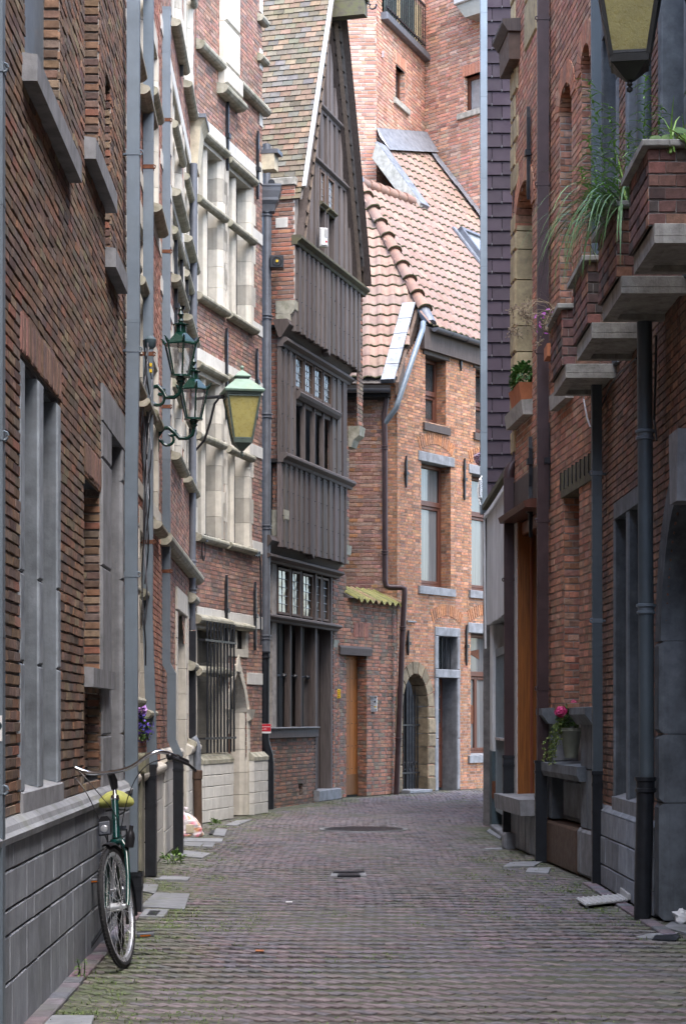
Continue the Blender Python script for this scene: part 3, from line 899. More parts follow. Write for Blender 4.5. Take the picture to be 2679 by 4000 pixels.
def house_hoods():
    fr = facade(-1.86, 20.3, -1.965, 26.5)
    root = thing('brick_house', fr.P(3, 0), 'brick and cream stone front with stacked window hoods, edge-on between two downpipes', 'house')
    U, V = fr.pu, fr.pv
    L = fr.L; H = 12.0
    op = []
    rows = [(672, 1118, 735), (672, 793, 360), (672, 6, -300)]
    cols = [(668, 708), (716, 752)]
    win = []
    for (x0, x1) in cols:
        a, b = U(x0) + .15, U(x1) - .1
        for v0, v1 in ((V(680, 1100) , V(680, 820)), (V(680, 770), V(680, 350)), (V(680, 120), 11.8), (V(680, 1780), V(680, 1330))):
            win.append((a, b, v0, v1)); op.append(Rect(a, b, v0, v1))
    da, db = U(690), U(722)
    door = Arch(da, db, 0.15, 2.2, 2.75, True); op.append(door)
    patches = [(fr, 0, H, spans(0, L, op)), (Fr(fr.P(L, 0, 0), -fr.N, fr.V, fr.U), 0, H, spans(0, .3))]
    brick_wall(root, patches, PAL_RED, .0575, .19, .011, 'mortar', proud=.003, recess=.004, key='C', n_single=200, jit=.002)
    for a, b, v0, v1 in win:
        oblique_window(root, fr, a, b, v0, v1, [(a + b) / 2], [v0 + (v1 - v0) * .55], 'cream', .18, .14, hoodp=.075, hoodh=.10, head=None)
    for v in (V(680, 1250), V(680, 800), V(680, 320)):
        box('stone_band', 'white_stone', root, fr, 0, L, v - .1, v + .05, -.02, .013)
    # ground floor: stone base, mouldings, door
    blocks(root, fr, [0, .25, .5, .75, .95], 0, da - .05, (.3, .5), 'white_stone', -.05, .05)
    blocks(root, fr, [0, .25, .5, .75, .95], db + .05, L, (.3, .5), 'white_stone', -.05, .05)
    hood('base_mould', 'cream', root, fr, 0, da - .05, .95, .09, .14)
    hood('base_mould', 'cream', root, fr, db + .05, L, .95, .09, .14)
    hood('string_course', 'cream_mossy', root, fr, 0, L, V(690, 2200), .12, .16)
    w = box('door', 'darkwood', root, fr, da, db, .15, 2.7, -.22, -.18)
    for s, u in ((1, db), (-1, da)):
        for k in range(8):
            z0 = .15 + k * .31
            box('stone', 'cream', root, fr, u - .02 if s > 0 else u - .2, u + .2 if s > 0 else u + .02, z0, z0 + .305, -.2, .02, .006)
    box('lintel', 'cream', root, fr, da - .2, db + .2, 2.64, 2.9, -.2, .03, .01)
    # another cross window low down
    oblique_window(root, fr, U(735), U(748), 1.15, 2.7, [], [2.0], 'cream', .18, .12, head=2.85)
    for x, y0, y1 in ((678, 890, 1420), (700, 980, 1500), (722, 1085, 1250), (700, 120, 300)):
        anchor(root, fr, U(x), V(x, y1), V(x, y0))
    body(root, fr, 0, L, H, 4)
house_hoods()

# ================================================================== red brick house with cream stone cross windows
FC = facade(-1.95, 26.55, -1.13, 29.72)
def house_cross():
    fr = FC
    root = thing('brick_house', fr.P(1.6, 0), 'red brick house with cream stone cross windows, barred ground window and pointed arch door', 'house')
    U, V = fr.pu, fr.pv
    L = U(1024); H = 12.2
    def R(x0, x1, xt, yt, xb, yb): return Rect(U(x0), U(x1), V(xb, yb), V(xt, yt))
    w1 = R(772, 868, 789, 548, 772, 1140)
    w2 = R(892, 980, 893, 652, 892, 1216)
    w3 = R(770, 862, 772, 1448, 770, 2080)
    w4 = R(887, 972, 893, 1500, 887, 2112)
    gw = R(768, 878, 770, 2440, 772, 2948)
    sw = R(893, 958, 895, 2458, 893, 2531)
    da, db = U(893), U(962)
    ad = Arch(da, db, 0, V(893, 2782), V(928, 2618), True)
    op = [w1, w2, w3, w4, gw, sw, ad]
    base = V(772, 2965)
    patches = [(fr, base - .02, H, spans(0, L, op)), (Fr(fr.P(L, 0, 0), -fr.N, fr.V, fr.U), 0, H, spans(0, .3)),
               (Fr(fr.P(0, 0, 0), -fr.N, fr.V, -fr.U), 0, H, spans(0, .3))]
    brick_wall(root, patches, PAL_RED, .0575, .185, .011, 'mortar', proud=.003, recess=.004, key='C', jit=.002)
    tr1, tr2, tr3, tr4 = V(775, 775), V(892, 868), V(768, 1695), V(884, 1748)
    for w, mu, tr, hd in ((w1, 815, tr1, V(770, 500)), (w2, 927, tr2, V(892, 612)), (w3, 808, tr3, V(769, 1420)), (w4, 920, tr4, V(886, 1470))):
        oblique_window(root, fr, w.u0, w.u1, w.v0, w.v1, [U(mu)], [tr - .07], 'cream', .2, .12, head=w.v1 + .02, hoodp=.09, hoodh=.12)
    # white bands
    for w, y in ((w1, 407), (w3, 1355), (gw, 2368)):
        v = V(740 if w is w1 else 768, y)
        blocks(root, fr, [v - .19, v], .0, L, (.3, .5), 'white_stone', -.02, .013, .005, 'band_stone', .004, .05)
    for y, x0, x1 in ((918, 985, 1022), (1280, 985, 1022), (1760, 975, 1022), (2135, 985, 1022), (2650, 965, 1022)):
        v = V(1000, y + 25)
        box('quoin_stone', 'white_stone', root, fr, U(x0), L, v, v + .17, -.02, .014, .004)
    # string course of the gable, with the corbelled pier
    vs = V(727, 112)
    hood('string_course', 'cream_mossy', root, fr, -.02, U(855), vs - .13, .12, .15)
    hood('string_course', 'cream_mossy', root, fr, U(922), L + .1, vs - .13, .12, .15)
    p0, p1 = U(858), U(915)
    zc = V(858, 250)
    for k in range(6):
        z0 = zc + k * .6
        if z0 < H: box('pier_stone', 'cream', root, fr, p0, p1, z0, min(z0 + .595, H + .3), -.02, .10, .03)
    box('pier_stone', 'cream', root, fr, p0 - .05, p1 + .08, zc - .28, zc - .005, -.02, .12, .03)
    hood('corbel', 'cream_mossy', root, fr, p0 - .12, p1 + .14, zc - .44, .16, .16)
    for y in (60, 215):
        hood('corbel', 'cream_mossy', root, fr, L - .25, L + .08, V(1000, y + 15), .1, .12)
    for k in range(9):
        z = V(1000, 700) + k * .42
        if k % 2 == 0: box('quoin_stone', 'white_stone', root, fr, L - .14, L, z, z + .30, -.02, .014)
    # small window
    s = box('small_window', 'cream', root, fr, sw.u0 - .05, sw.u1 + .12, sw.v0 - .11, sw.v0, -.16, .016)
    hood('hood_mould', 'cream_mossy', s, fr, sw.u0 - .08, sw.u1 + .16, sw.v1, .11, .12)
    box('jamb', 'cream', s, fr, sw.u0 - .07, sw.u0, sw.v0, sw.v1, -.16, .014)
    box('jamb', 'cream', s, fr, sw.u1, sw.u1 + .12, sw.v0, sw.v1, -.16, .014)
    um = (sw.u0 + sw.u1) / 2
    box('mullion', 'cream', s, fr, um - .04, um + .04, sw.v0, sw.v1, -.06, .0, .015)
    box('pane', 'dark', s, fr, sw.u0, sw.u1, sw.v0, sw.v1, -.07, -.05)  # near-black sheet set forward, painted for the shade in the opening
    # barred ground-floor window
    g = oblique_window(root, fr, gw.u0, gw.u1, gw.v0, gw.v1, [], [V(770, 2640)], 'cream', .22, .11, head=gw.v1 + .01, sill=False)
    gr = MB()
    for v in (V(770, 2500), V(770, 2885)):
        gr.box(fr, gw.u0 - .02, gw.u1 + .12, v - .015, v + .015, .11, .135)
    for u in (gw.u0 + .03, gw.u1 + .08):
        for v in (V(770, 2500), V(770, 2885)):
            gr.box(fr, u - .012, u + .012, v - .012, v + .012, 0, .12)
    gr = gr.build('window_grating', 'castiron', root)
    for k in range(9):
        u = gw.u0 + .10 + (gw.u1 - gw.u0 + .05 - .10) * k / 8
        MB().tube([fr.P(u, gw.v0 + .02, .122), fr.P(u, gw.v1 + .05, .122)], .014, 6).build('bar', 'castiron', gr)
    # pointed doorway
    d = box('door', 'redwood', root, fr, da, db, 0, ad.v1, -.26, -.22)
    n = 9
    ring = []
    for sgn in (-1, 1):
        vs_ = [ad.vs + (ad.v1 - ad.vs) * k / n for k in range(n + 1)]
        for k in range(n):
            c = (da + db) / 2
            a0, a1 = c + sgn * ad.half(vs_[k]), c + sgn * ad.half(min(vs_[k + 1], ad.v1 - .001))
            o0, o1 = c + sgn * (ad.half(vs_[k]) + .13), c + sgn * (ad.half(min(vs_[k + 1], ad.v1)) + .13 * (1 - .5 * (k + 1) / n))
            up = .10 * (k / n) ** 2; up1 = .10 * ((k + 1) / n) ** 2
            gch = random.uniform(.9, 1.1)
            q = [(a0, vs_[k]), (o0, vs_[k] + up), (o1, vs_[k + 1] + up1), (a1, vs_[k + 1])]
            MB().prism([fr.P(u, v, .016) for u, v in q], [fr.P(u, v, -.2) for u, v in q], (gch,) * 3).build('voussoir', 'cream', d)
    hd = MB().ext_w(fr, -.02, .03, [(c - .10, ad.v1 - .02), (c + .10, ad.v1 - .02), (c + .05, ad.v1 + .16), (c, ad.v1 + .22), (c - .05, ad.v1 + .16)]).build('keystone', 'cream', d)
    zs = [0, .3, .62, .95, 1.25, ad.vs]
    for z0, z1 in zip(zs[:-1], zs[1:]):
        gch = random.uniform(.85, 1.08)
        MB().ext_v(fr, z0 + .003, z1 - .003, [(db + .16, -.02), (db + .16, .014), (db + .04, .014), (db - .03, -.09), (db - .03, -.26), (db + .16, -.26)], (gch,) * 3).build('jamb_stone', 'cream', d)
        MB().ext_v(fr, z0 + .003, z1 - .003, [(da - .16, -.02), (da - .16, .014), (da - .04, .014), (da + .03, -.09), (da + .03, -.26), (da - .16, -.26)], (gch,) * 3).build('jamb_stone', 'cream', d)
    for u in (da - .1, db + .1):
        MB().prism([fr.P(u - .08, ad.vs - .14, 0), fr.P(u + .08, ad.vs - .14, 0), fr.P(u + .10, ad.vs + .04, 0), fr.P(u - .10, ad.vs + .04, 0)],
                   [fr.P(u - .03, ad.vs - .10, .06), fr.P(u + .03, ad.vs - .10, .06), fr.P(u + .08, ad.vs + .04, .09), fr.P(u - .08, ad.vs + .04, .09)]).build('impost', 'cream', d)
    # stone base in white courses, right part stepping out beyond the door
    zb = [0, .165, .325, .48, .63, .785, base - .07]
    blocks(root, fr, zb, 0, da - .03, (.22, .5), 'white_stone', -.26, .09, .007, 'stone', .006, .06)
    blocks(root, fr, zb, db + .10, L + .02, (.25, .5), 'white_stone', -.26, .09, .007, 'stone', .006, .06)
    for a, b in ((0, da - .03), (db + .10, L + .02)):
        MB().ext_u(fr, a, b, [(-.26, base - .07), (.10, base - .07), (.10, base - .02), (.03, base + .05), (-.26, base + .05)]).build('base_moulding', 'cream_mossy', root)
    for x, y0, y1 in ((882, 397, 668), (1000, 512, 780), (878, 1281, 1640), (997, 1361, 1640), (878, 2246, 2515), (990, 2273, 2540)):
        anchor(root, fr, U(x), V(x, y1), V(x, y0))
    body(root, fr, 0, L, H, 4)
    # gutter box at the junction with the neighbour
    cg = wpt(757, 560, 25.5)
    hg = 190 * 25.5 / FPX
    g = MB().prism([cg + Vector((x, y, -hg / 2)) for x, y in ((-.10, -.05), (.05, -.05), (.05, .45), (-.10, .45))], [cg + Vector((x, y, hg / 2 - .12)) for x, y in ((-.12, -.1), (.10, -.1), (.10, .5), (-.12, .5))]).build('gutter_box', 'creampaint', root)
    MB().prism([cg + Vector((x, y, hg / 2 - .12)) for x, y in ((-.12, -.1), (.10, -.1), (.10, .5), (-.12, .5))], [cg + Vector((x, y, hg / 2 - .02)) for x, y in ((-.12, -.14), (.16, -.14), (.16, .5), (-.12, .5))]).build('moulding', 'creampaint', g)
    MB().wbox(cg + Vector((.02, .17, hg / 2)), .30, .66, .05).build('rim', 'lead', g)
    g = MB().ext_w(fr, -.05, .20, [(L - .03, V(1030, 670)), (L + .16, V(1030, 670)), (L + .18, V(1030, 610)), (L - .05, V(1030, 610))]).build('gutter_box', 'creampaint', root)
    MB().box(fr, L - .06, L + .2, V(1030, 610), V(1030, 610) + .06, -.05, .26).build('rim', 'lead', g)
house_cross()
# ================================================================== the old wooden house
_z0 = 30.9
FD = facade((1050 - CX) / FPX * _z0, _z0, (1050 - CX) / FPX * _z0 + .284 * 3.6, _z0 + 3.6)
def boards(parent, fr, u0, u1, v0, v1, n, w0, w1, m='oldwood', top=None, bot=None):
    """vertical boards, each an object; top/bot functions of u trim them"""
    bw = (u1 - u0) / n
    for k in range(n):
        a, b = u0 + k * bw, u0 + (k + 1) * bw
        t0 = top((a + b) / 2) if top else v1
        b0 = bot((a + b) / 2) if bot else v0 - random.uniform(0, .02)
        if t0 - b0 < .05: continue
        g = random.uniform(.72, 1.3)
        d = random.uniform(0, .008) + (.026 if k % 2 else 0)
        MB().box(fr, a + .006, b - .006, b0, t0, w0, w1 + d, (g, g * random.uniform(.96, 1.04), g), .006).build('board', m, parent)
    # rows of nail heads
    q = MB()
    for f in (.06, .36, .66, .95):
        for k in range(n):
            u = u0 + (k + .5) * bw
            t0 = top(u) if top else v1
            b0 = bot(u) if bot else v0
            if t0 - b0 > .4: q.box(fr, u - .006, u + .006, b0 + (t0 - b0) * f - .006, b0 + (t0 - b0) * f + .006, w1, w1 + .031)
    if q.V: tag(q.build('nail_heads', 'castiron', parent), kind='stuff')

def leaded(parent, fr, u0, u1, v0, v1, w, nu, nv, glass='glass', name='leaded_light', fw=.035):
    f = MB()
    for a, b, c, d in ((u0, u0 + fw, v0, v1), (u1 - fw, u1, v0, v1), (u0 + fw, u1 - fw, v0, v0 + fw), (u0 + fw, u1 - fw, v1 - fw, v1)):
        f.box(fr, a, b, c, d, w - .03, w + .03, (1.6, 1.35, 1.1))
    f = f.build(name, 'darkwood', parent)
    a0, a1, b0, b1 = u0 + fw, u1 - fw, v0 + fw, v1 - fw
    for i in range(nu):
        for j in range(nv):
            x0, x1 = a0 + (a1 - a0) * i / nu, a0 + (a1 - a0) * (i + 1) / nu
            y0, y1 = b0 + (b1 - b0) * j / nv, b0 + (b1 - b0) * (j + 1) / nv
            tw = random.uniform(-.004, .004)
            MB().quad(fr.P(x0, y0, w - .005), fr.P(x1, y0, w - .005 + tw), fr.P(x1, y1, w - .005 - tw), fr.P(x0, y1, w - .005)).build('pane', glass, f)
    c = MB()
    for i in range(1, nu): u = a0 + (a1 - a0) * i / nu; c.box(fr, u - .005, u + .005, b0, b1, w - .004, w + .004)
    for j in range(1, nv): v = b0 + (b1 - b0) * j / nv; c.box(fr, a0, a1, v - .005, v + .005, w - .004, w + .004)
    c.build('lead_came', 'came', f)
    return f

def moulding(name, m, parent, fr, u0, u1, v, p, h, w=0.0):
    prof = [(w - .05, v), (w + p * .35, v), (w + p * .45, v + h * .3), (w + p * .75, v + h * .45), (w + p, v + h * .62), (w + p, v + h * .85), (w + p * .8, v + h), (w - .05, v + h)]
    return MB().ext_u(fr, u0, u1, prof).build(name, m, parent)

def house_wood():
    fr = FD
    root = thing('wooden_house', fr.P(1.7, 0), 'old wooden gabled house clad in dark vertical boards with leaded lights', 'house')
    p1_, p2_ = .19, .37
    # ---------------- ground floor, w = 0
    U = lambda x: fr.pu(x); V = lambda x, y: fr.pv(x, y)
    gL, gR = U(1030), U(1300)
    zs = V(1062, 2885)          # underside of the sill board
    zb = V(1062, 2844)
    zt = V(1051, 2402)          # transom moulding
    zh = V(1051, 2205)          # head of the top lights
    zj = V(1051, 2172)
    f1 = fr.at(0, p1_); f2 = fr.at(0, p2_)
    uD0, uD1 = U(1234), U(1292)
    hole = Rect(U(1168), U(1182), V(1175, 3112), V(1175, 3056))
    brick_wall(root, [(fr, -.05, zs, spans(gL - .25, uD0 - .03, [hole])), (Fr(fr.P(hole.u1, 0, 0), -fr.N, fr.V, -fr.U), hole.v0, hole.v1, spans(0, .15))], PAL_OLD, .0625, .19, .014, 'mortar', proud=.008, key='D0', jit=.005)
    box('hole_back', 'dark', root, fr, hole.u0 - .02, hole.u1 + .02, hole.v0 - .02, hole.v1 + .02, -.2, -.16)
    box('sill_board', 'oldwood', root, fr, gL, uD0, zs, zb - .01, -.1, .05, .01)
    box('sill', 'bluestone_light', root, fr, gL, uD0, zb - .012, zb + .01, -.2, .08, .005)
    # heavy posts of the shop window and the four dark shuttered lights
    posts = [1040, 1085, 1140, 1182, 1230]
    backs = MB().box(fr, gL - .2, uD1 + .1, zb, zj, -.42, -.38).build('dark_back', 'dark', root)  # near-black sheet, the unlit shop interior put into its colour
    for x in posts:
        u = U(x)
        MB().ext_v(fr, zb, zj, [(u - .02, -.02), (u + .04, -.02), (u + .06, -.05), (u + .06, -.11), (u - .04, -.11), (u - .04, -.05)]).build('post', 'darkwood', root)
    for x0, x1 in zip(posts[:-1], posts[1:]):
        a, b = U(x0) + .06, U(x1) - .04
        sh = MB().box(fr, a, b, zb, zt - .05, -.36, -.34).build('shutter', 'dark', root)  # shutter and its boards painted near-black for the shade inside
        nb = 3
        for k in range(nb):
            g = random.uniform(.5, .8)
            box('board', 'darkwood', sh, fr, a + (b - a) * k / nb + .004, a + (b - a) * (k + 1) / nb - .004, zb, zt - .06, -.34, -.325, .004, (g * .6, g * .6, g * .6))
        for k in (.3, .7):
            MB().tube([fr.P(a + (b - a) * k, zb, -.14), fr.P(a + (b - a) * k, zt - .05, -.14)], .012, 6).build('bar', 'castiron', sh)
        vb = V(1085, 2636)
        q = MB().tube([fr.P(a - .02, vb, -.13), fr.P(b + .02, vb, -.13)], .016, 8)
        q.lathe(fr.P(b - .06, vb, -.10), [(.0, -.02), (.035, -.02), (.04, .0), (.03, .03), (.0, .045)], 8, axis=fr.N)
        q.build('latch_bar', 'castiron', sh)
    tm = moulding('transom', 'oldwood', root, fr, gL, U(1313), zt - .10, .12, .11)
    # top lights
    ups = [1040, 1085, 1140, 1182, 1230, 1262, 1292]
    for k, (x0, x1) in enumerate(zip(ups[:-1], ups[1:])):
        a, b = U(x0) + (.08 if k < 4 else .05), U(x1) - .05
        leaded(root, fr, a, b, zt + .05, zh, -.045, 2, 5, 'glass' if k % 2 else 'glass_curtain_sheen')
    for x in ups[4:]:
        u = U(x)
        MB().ext_v(fr, zt, zj, [(u - .03, -.02), (u + .05, -.02), (u + .05, -.2), (u - .05, -.2)]).build('post', 'darkwood', root)
    moulding('head_beam', 'darkwood', root, fr, gL - .1, U(1315), zj - .10, .15, .12)
    # door with nailed boards, post, step, handle
    zd = V(1238, 2470); zbase = V(1238, 3084)
    d = MB().box(fr, uD0, uD1, zbase, zd, -.24, -.20).build('door', 'darkwood', root)
    for k in range(3):
        a, b = uD0 + (uD1 - uD0) * k / 3, uD0 + (uD1 - uD0) * (k + 1) / 3
        box('board', 'darkwood', d, fr, a + .004, b - .004, zbase, zd, -.20, -.18, .004, (1.25,) * 3)
    q = MB()
    for k in range(26):
        v = zbase + .1 + (zd - zbase - .2) * k / 25
        q.box(fr, uD0 + (uD1 - uD0) * .34, uD0 + (uD1 - uD0) * .34 + .014, v, v + .014, -.18, -.168)
    tag(q.build('studs', 'castiron', d), kind='stuff')
    u = uD0 + .1
    MB().tube([fr.P(u, V(1240, 2823), -.18), fr.P(u, V(1240, 2830), -.13), fr.P(u + .02, V(1240, 2850), -.11), fr.P(u + .1, V(1244, 2866), -.12), fr.P(u + .04, V(1242, 2876), -.17)], .014, 8).build('handle', 'castiron', d)
    for u, m_ in ((uD0 - .03, 'oldwood'), (uD1 + .02, 'oldwood')):
        box('door_post', m_, root, fr, u - .04, u + .06, zbase - .02, zj, -.2, .015, .012)
    box('door_step', 'bluestone_light', root, fr, U(1226), U(1312), 0.0, V(1226, 3088), -.3, .10, .012)
    # ---------------- first storey
    U1 = lambda x: f1.pu(x); V1 = lambda x, y: f1.pv(x, y)
    a1, b1 = U1(1097), U1(1350)
    z1b, z1m = V1(1094, 2131), V1(1100, 1800)
    z1t = V1(1102, 1352)
    um = U1(1219)
    back = box('dark_back', 'dark', root, f1, a1, b1, z1b + .1, z1m + .05, -.22, -.18)
    box('dark_back', 'dark', root, f1, a1, b1, z1m, V1(1102, 1325) + .2, -.56, -.52)  # near-black box behind the posts, painted as the unlit room
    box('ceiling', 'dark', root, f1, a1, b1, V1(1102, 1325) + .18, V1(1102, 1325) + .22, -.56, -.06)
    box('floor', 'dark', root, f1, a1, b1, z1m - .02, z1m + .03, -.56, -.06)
    boards(root, f1, a1, um - .05, z1b, z1m, 12, -.06, .0)
    boards(root, f1, um + .05, b1 - .07, z1b, z1m, 11, -.06, .0)
    MB().ext_w(f1, -.08, .03, [(um - .05, z1b - .03), (um + .02, z1b - .08), (um + .05, z1b), (um + .05, z1m), (um - .05, z1m)]).build('post', 'oldwood', root)
    for u in (b1 - .04,):
        box('corner_post', 'oldwood', root, f1, u - .035, u + .04, z1b - .02, z1t + .1, -.15, .03, .01)
    moulding('sill_moulding', 'oldwood', root, f1, a1 - .01, U1(1368), z1m - .02, .11, .15)
    boards(root, f1, a1, U1(1146), z1m + .13, z1t + .02, 5, -.06, .0)
    boards(root, f1, U1(1301), b1 - .07, z1m + .13, z1t + .02, 4, -.06, .0)
    xs = [1151, 1188, 1226, 1262, 1297]
    zht = V1(1154, 1540)      # hood between
    for k, x in enumerate(xs):
        u = U1(x)
        MB().ext_v(f1, z1m + .12, z1t + .05, [(u - .02, .02), (u + .02, .02), (u + .036, -.02), (u + .036, -.055), (u - .036, -.055), (u - .036, -.02)]).build('post', 'oldwood', root)
    for x0, x1 in zip(xs[:-1], xs[1:]):
        a, b = U1(x0) + .036, U1(x1) - .036
        leaded(root, f1, a, b, zht + .10, z1t, -.025, 2, 4, 'glass_curtain_sheen', fw=.04)  # pale pane colour stands for reflection, no curtain behind
        s = box('window', 'dark', root, f1, a - .03, b + .03, z1m + .12, zht - .05, -.50, -.48)  # near-black sheet painted for the darkness of the room
        box('head_rail', 'oldwood', s, f1, a, b, zht - .14, zht - .06, -.05, -.01, .01)
    for a, b in ((U1(1154), U1(1240)), (U1(1240) + .005, U1(1316))):
        MB().ext_u(f1, a, b, [(-.05, zht - .07), (.04, zht - .07), (.08, zht - .02), (.095, zht + .03), (.07, zht + .06), (-.05, zht + .08)]).build('hood_mould', 'oldwood', root)
    moulding('head_beam', 'oldwood', root, f1, a1 - .01, U1(1362), z1t - .01, .11, .14)
    # sloping coves under the jetties
    z2b = f2.pv(1152, 1288)
    MB().ext_u(fr, a1 - .05, b1 + .1, [(p1_ - .02, z1t + .12), (p1_ + .02, z1t + .12), (p2_ - .02, z2b + .06), (p2_ - .06, z2b + .14), (p1_ - .12, z2b + .14)]).build('jetty_cove', 'darkwood', root)
    MB().ext_u(fr, gL - .1, b1 + .02, [(-.05, zj - .02), (.03, zj + .02), (p1_ - .02, z1b + .06), (p1_ - .06, z1b + .14), (-.12, z1b + .14)]).build('jetty_cove', 'darkwood', root)
    # ---------------- second storey
    U2 = lambda x: f2.pu(x); V2 = lambda x, y: f2.pv(x, y)
    a2, b2 = U2(1153), U2(1402)
    z2m = V2(1155, 952)
    um2 = U2(1280)
    box('dark_back', 'dark', root, f2, a2, b2, z2b + .1, z2m + .1, -.2, -.16)
    boards(root, f2, a2, um2 - .06, z2b, z2m, 14, -.06, .0)
    boards(root, f2, um2 + .06, b2 - .09, z2b, z2m, 13, -.06, .0)
    MB().ext_w(f2, -.08, .035, [(um2 - .06, z2b - .05), (um2 + .02, z2b - .10), (um2 + .06, z2b - .02), (um2 + .06, z2m), (um2 - .06, z2m)]).build('post', 'oldwood', root)
    box('corner_post', 'oldwood', root, f2, b2 - .09, b2 + .01, z2b - .04, z2m, -.15, .03, .01)
    moulding('sill_moulding', 'mossywood', root, f2, a2 - .03, U2(1420), z2m - .02, .12, .15)
    # ---------------- gable
    zg = z2m + .14
    uc = U2(1285)
    A = (U2(1160), zg); B = (U2(1402), zg)
    za = V2(1292, -120)
    def lim(side):      # curved gable edge: u as a function of height
        def f(v):
            k = min(1, max(0, (v - zg) / (za - zg)))
            e = A if side < 0 else B
            return e[0] + (uc - e[0]) * (k ** (1.0 if side < 0 else 1.1))
        return f
    Lf, Rf = lim(-1), lim(1)
    box_top = za
    mb = MB(); n = 16
    for k in range(n):
        va, vb_ = zg + (za - zg) * k / n, zg + (za - zg) * (k + 1) / n
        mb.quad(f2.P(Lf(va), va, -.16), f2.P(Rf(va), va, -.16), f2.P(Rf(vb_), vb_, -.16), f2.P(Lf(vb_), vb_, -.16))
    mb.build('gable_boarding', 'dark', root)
    def topfun(u):
        lo, hi = zg, za
        for _ in range(24):
            m_ = (lo + hi) / 2
            if Lf(m_) + .09 < u < Rf(m_) - .09: lo = m_
            else: hi = m_
        return lo
    rails = [zg, V2(1224, 615), V2(1243, 405)]
    wins = [(1251, 1268), (1285, 1303)]
    wz0, wz1, wz2 = zg, V2(1251, 800), V2(1251, 640)
    nb = 24
    ua, ub = A[0] + .05, B[0] - .05
    bw = (ub - ua) / nb
    occupied = [(U2(1246), U2(1312))]
    for i, (lo, hi) in enumerate(((zg, rails[1]), (rails[1], rails[2]), (rails[2], za))):
        for k in range(nb):
            x0, x1 = ua + k * bw, ua + (k + 1) * bw
            c = (x0 + x1) / 2
            if abs(c - uc) < .05: continue
            if i == 0 and occupied[0][0] < c < occupied[0][1]: continue
            t_ = min(hi, topfun(c))
            if t_ - lo < .06: continue
            g = random.uniform(.7, 1.3)
            MB().box(f2, x0 + .004, x1 - .004, lo, t_, -.10, -.05 + (k % 2) * .028, (g, g, g), .006).build('board', 'oldwood', root)
    for z in rails[1:]:
        uu0, uu1 = Lf(z) + .12, Rf(z) - .12
        moulding('rail', 'oldwood', root, f2, uu0, uu1, z - .05, .08, .12, -.05)
    box('post', 'oldwood', root, f2, uc - .05, uc + .05, zg, za - .3, -.12, -.01, .01)
    for x in (1248, 1274, 1310):
        u = U2(x)
        box('post', 'oldwood', root, f2, u - .045, u + .04, zg, rails[1] - .04, -.12, -.005, .01)
    for x0, x1 in ((1250, 1272), (1278, 1308)):
        a, b = U2(x0) + .03, U2(x1) - .035
        leaded(root, f2, a, b, wz1 + .06, rails[1] - .08, -.025, 2, 4, 'glass_sky', fw=.03)
        moulding('hood_mould', 'mossywood', root, f2, a - .04, b + .04, wz1 - .03, .09, .09, -.03)
        box('shutter', 'darkwood', root, f2, a, b, zg, wz1 - .03, -.13, -.11, 0, (.5, .5, .55))
    # bargeboards following the curve, an inner arched brace and the verge
    n = 22
    for side, Ef in ((-1, Lf), (1, Rf)):
        for nm, m_, off0, off1, w0, w1 in (('bargeboard', 'bargewood', -.02, .17, .02, .10), ('arched_brace', 'darkwood', .17, .30, -.06, .03), ('verge_board', 'darkwood', -.10 if side > 0 else -.03, -.02 if side > 0 else .02, -.02, .20 if side > 0 else .11)):
            mb = MB()
            for k in range(n):
                va, vb_ = zg - .02 + (za - zg) * k / n, zg - .02 + (za - zg) * (k + 1) / n
                def sw(v, o):
                    kk = (v - zg) / (za - zg)
                    if nm == 'arched_brace' and o == off1: o = .20 + .20 * kk * kk + .05 * max(0, .2 - kk)
                    return Ef(v) - side * (-o if False else o)
                qa = [f2.P(sw(va, off0), va, w1), f2.P(sw(va, off1), va, w1), f2.P(sw(vb_, off1), vb_, w1), f2.P(sw(vb_, off0), vb_, w1)]
                qb = [f2.P(sw(va, off0), va, w0), f2.P(sw(va, off1), va, w0), f2.P(sw(vb_, off1), vb_, w0), f2.P(sw(vb_, off0), vb_, w0)]
                mb.prism(qa, qb, (1, 1, 1), False)
            mb.build(nm, m_, root)
    # hoist beam with its hook
    zbm = f2.pv(1300, 62, .1)
    c = uc + .03
    hb = MB().ext_v(f2, zbm, zbm + .24, [(c - .1, -.3), (c + .1, -.3), (c + .1, .62), (c - .1, .62)])
    hb.ext_v(f2, zbm + .243, zbm + .5, [(c - .1, -.3), (c + .1, -.3), (c + .1, .66), (c - .1, .66)])
    hb = hb.build('hoist_beam', 'mossywood', root)
    pts = [f2.P(c, zbm + .22, .62), f2.P(c, zbm + .18, .70)] + [f2.P(c, zbm + .16 + .06 * math.sin(t), .74 + .06 * math.cos(t)) for t in np.linspace(math.pi * 1.05, math.pi * 2.1, 8)]
    MB().tube(pts, .014, 8).build('hook', 'castiron', hb)
    # ---------------- brick party walls stepping out with the jetties
    s0 = Fr(fr.P(U2(1153) - .02, 0, 0), fr.N, fr.V, -fr.U)      # faces the camera
    def side_px(x): return s0.px(x, 1500)[0]
    zc2 = V2(1150, 1215); zc1 = V1(1097, 2030)
    ztop = s0.pv(1100, 725)
    brick_wall(root, [(s0, zc2, ztop, spans(-.15, p2_ + .0)), (s0.at(0, -.004), zc1, zc2, spans(-.15, p1_ + .02)),
                      (Fr(fr.P(U2(1153) - .02, 0, p2_), fr.U, fr.V, fr.N), zc2, f2.pv(1155, 925), spans(0, .025)),
                      (Fr(fr.P(U2(1153) - .02, 0, p1_ + .02), fr.U, fr.V, fr.N), zc1, zc2, spans(0, max(.03, a1 - U2(1153) + .02)))],
               PAL_D, .069, .20, .015, 'mortar_light', proud=.006, key='D1', m='brick_clean', name='party_wall')
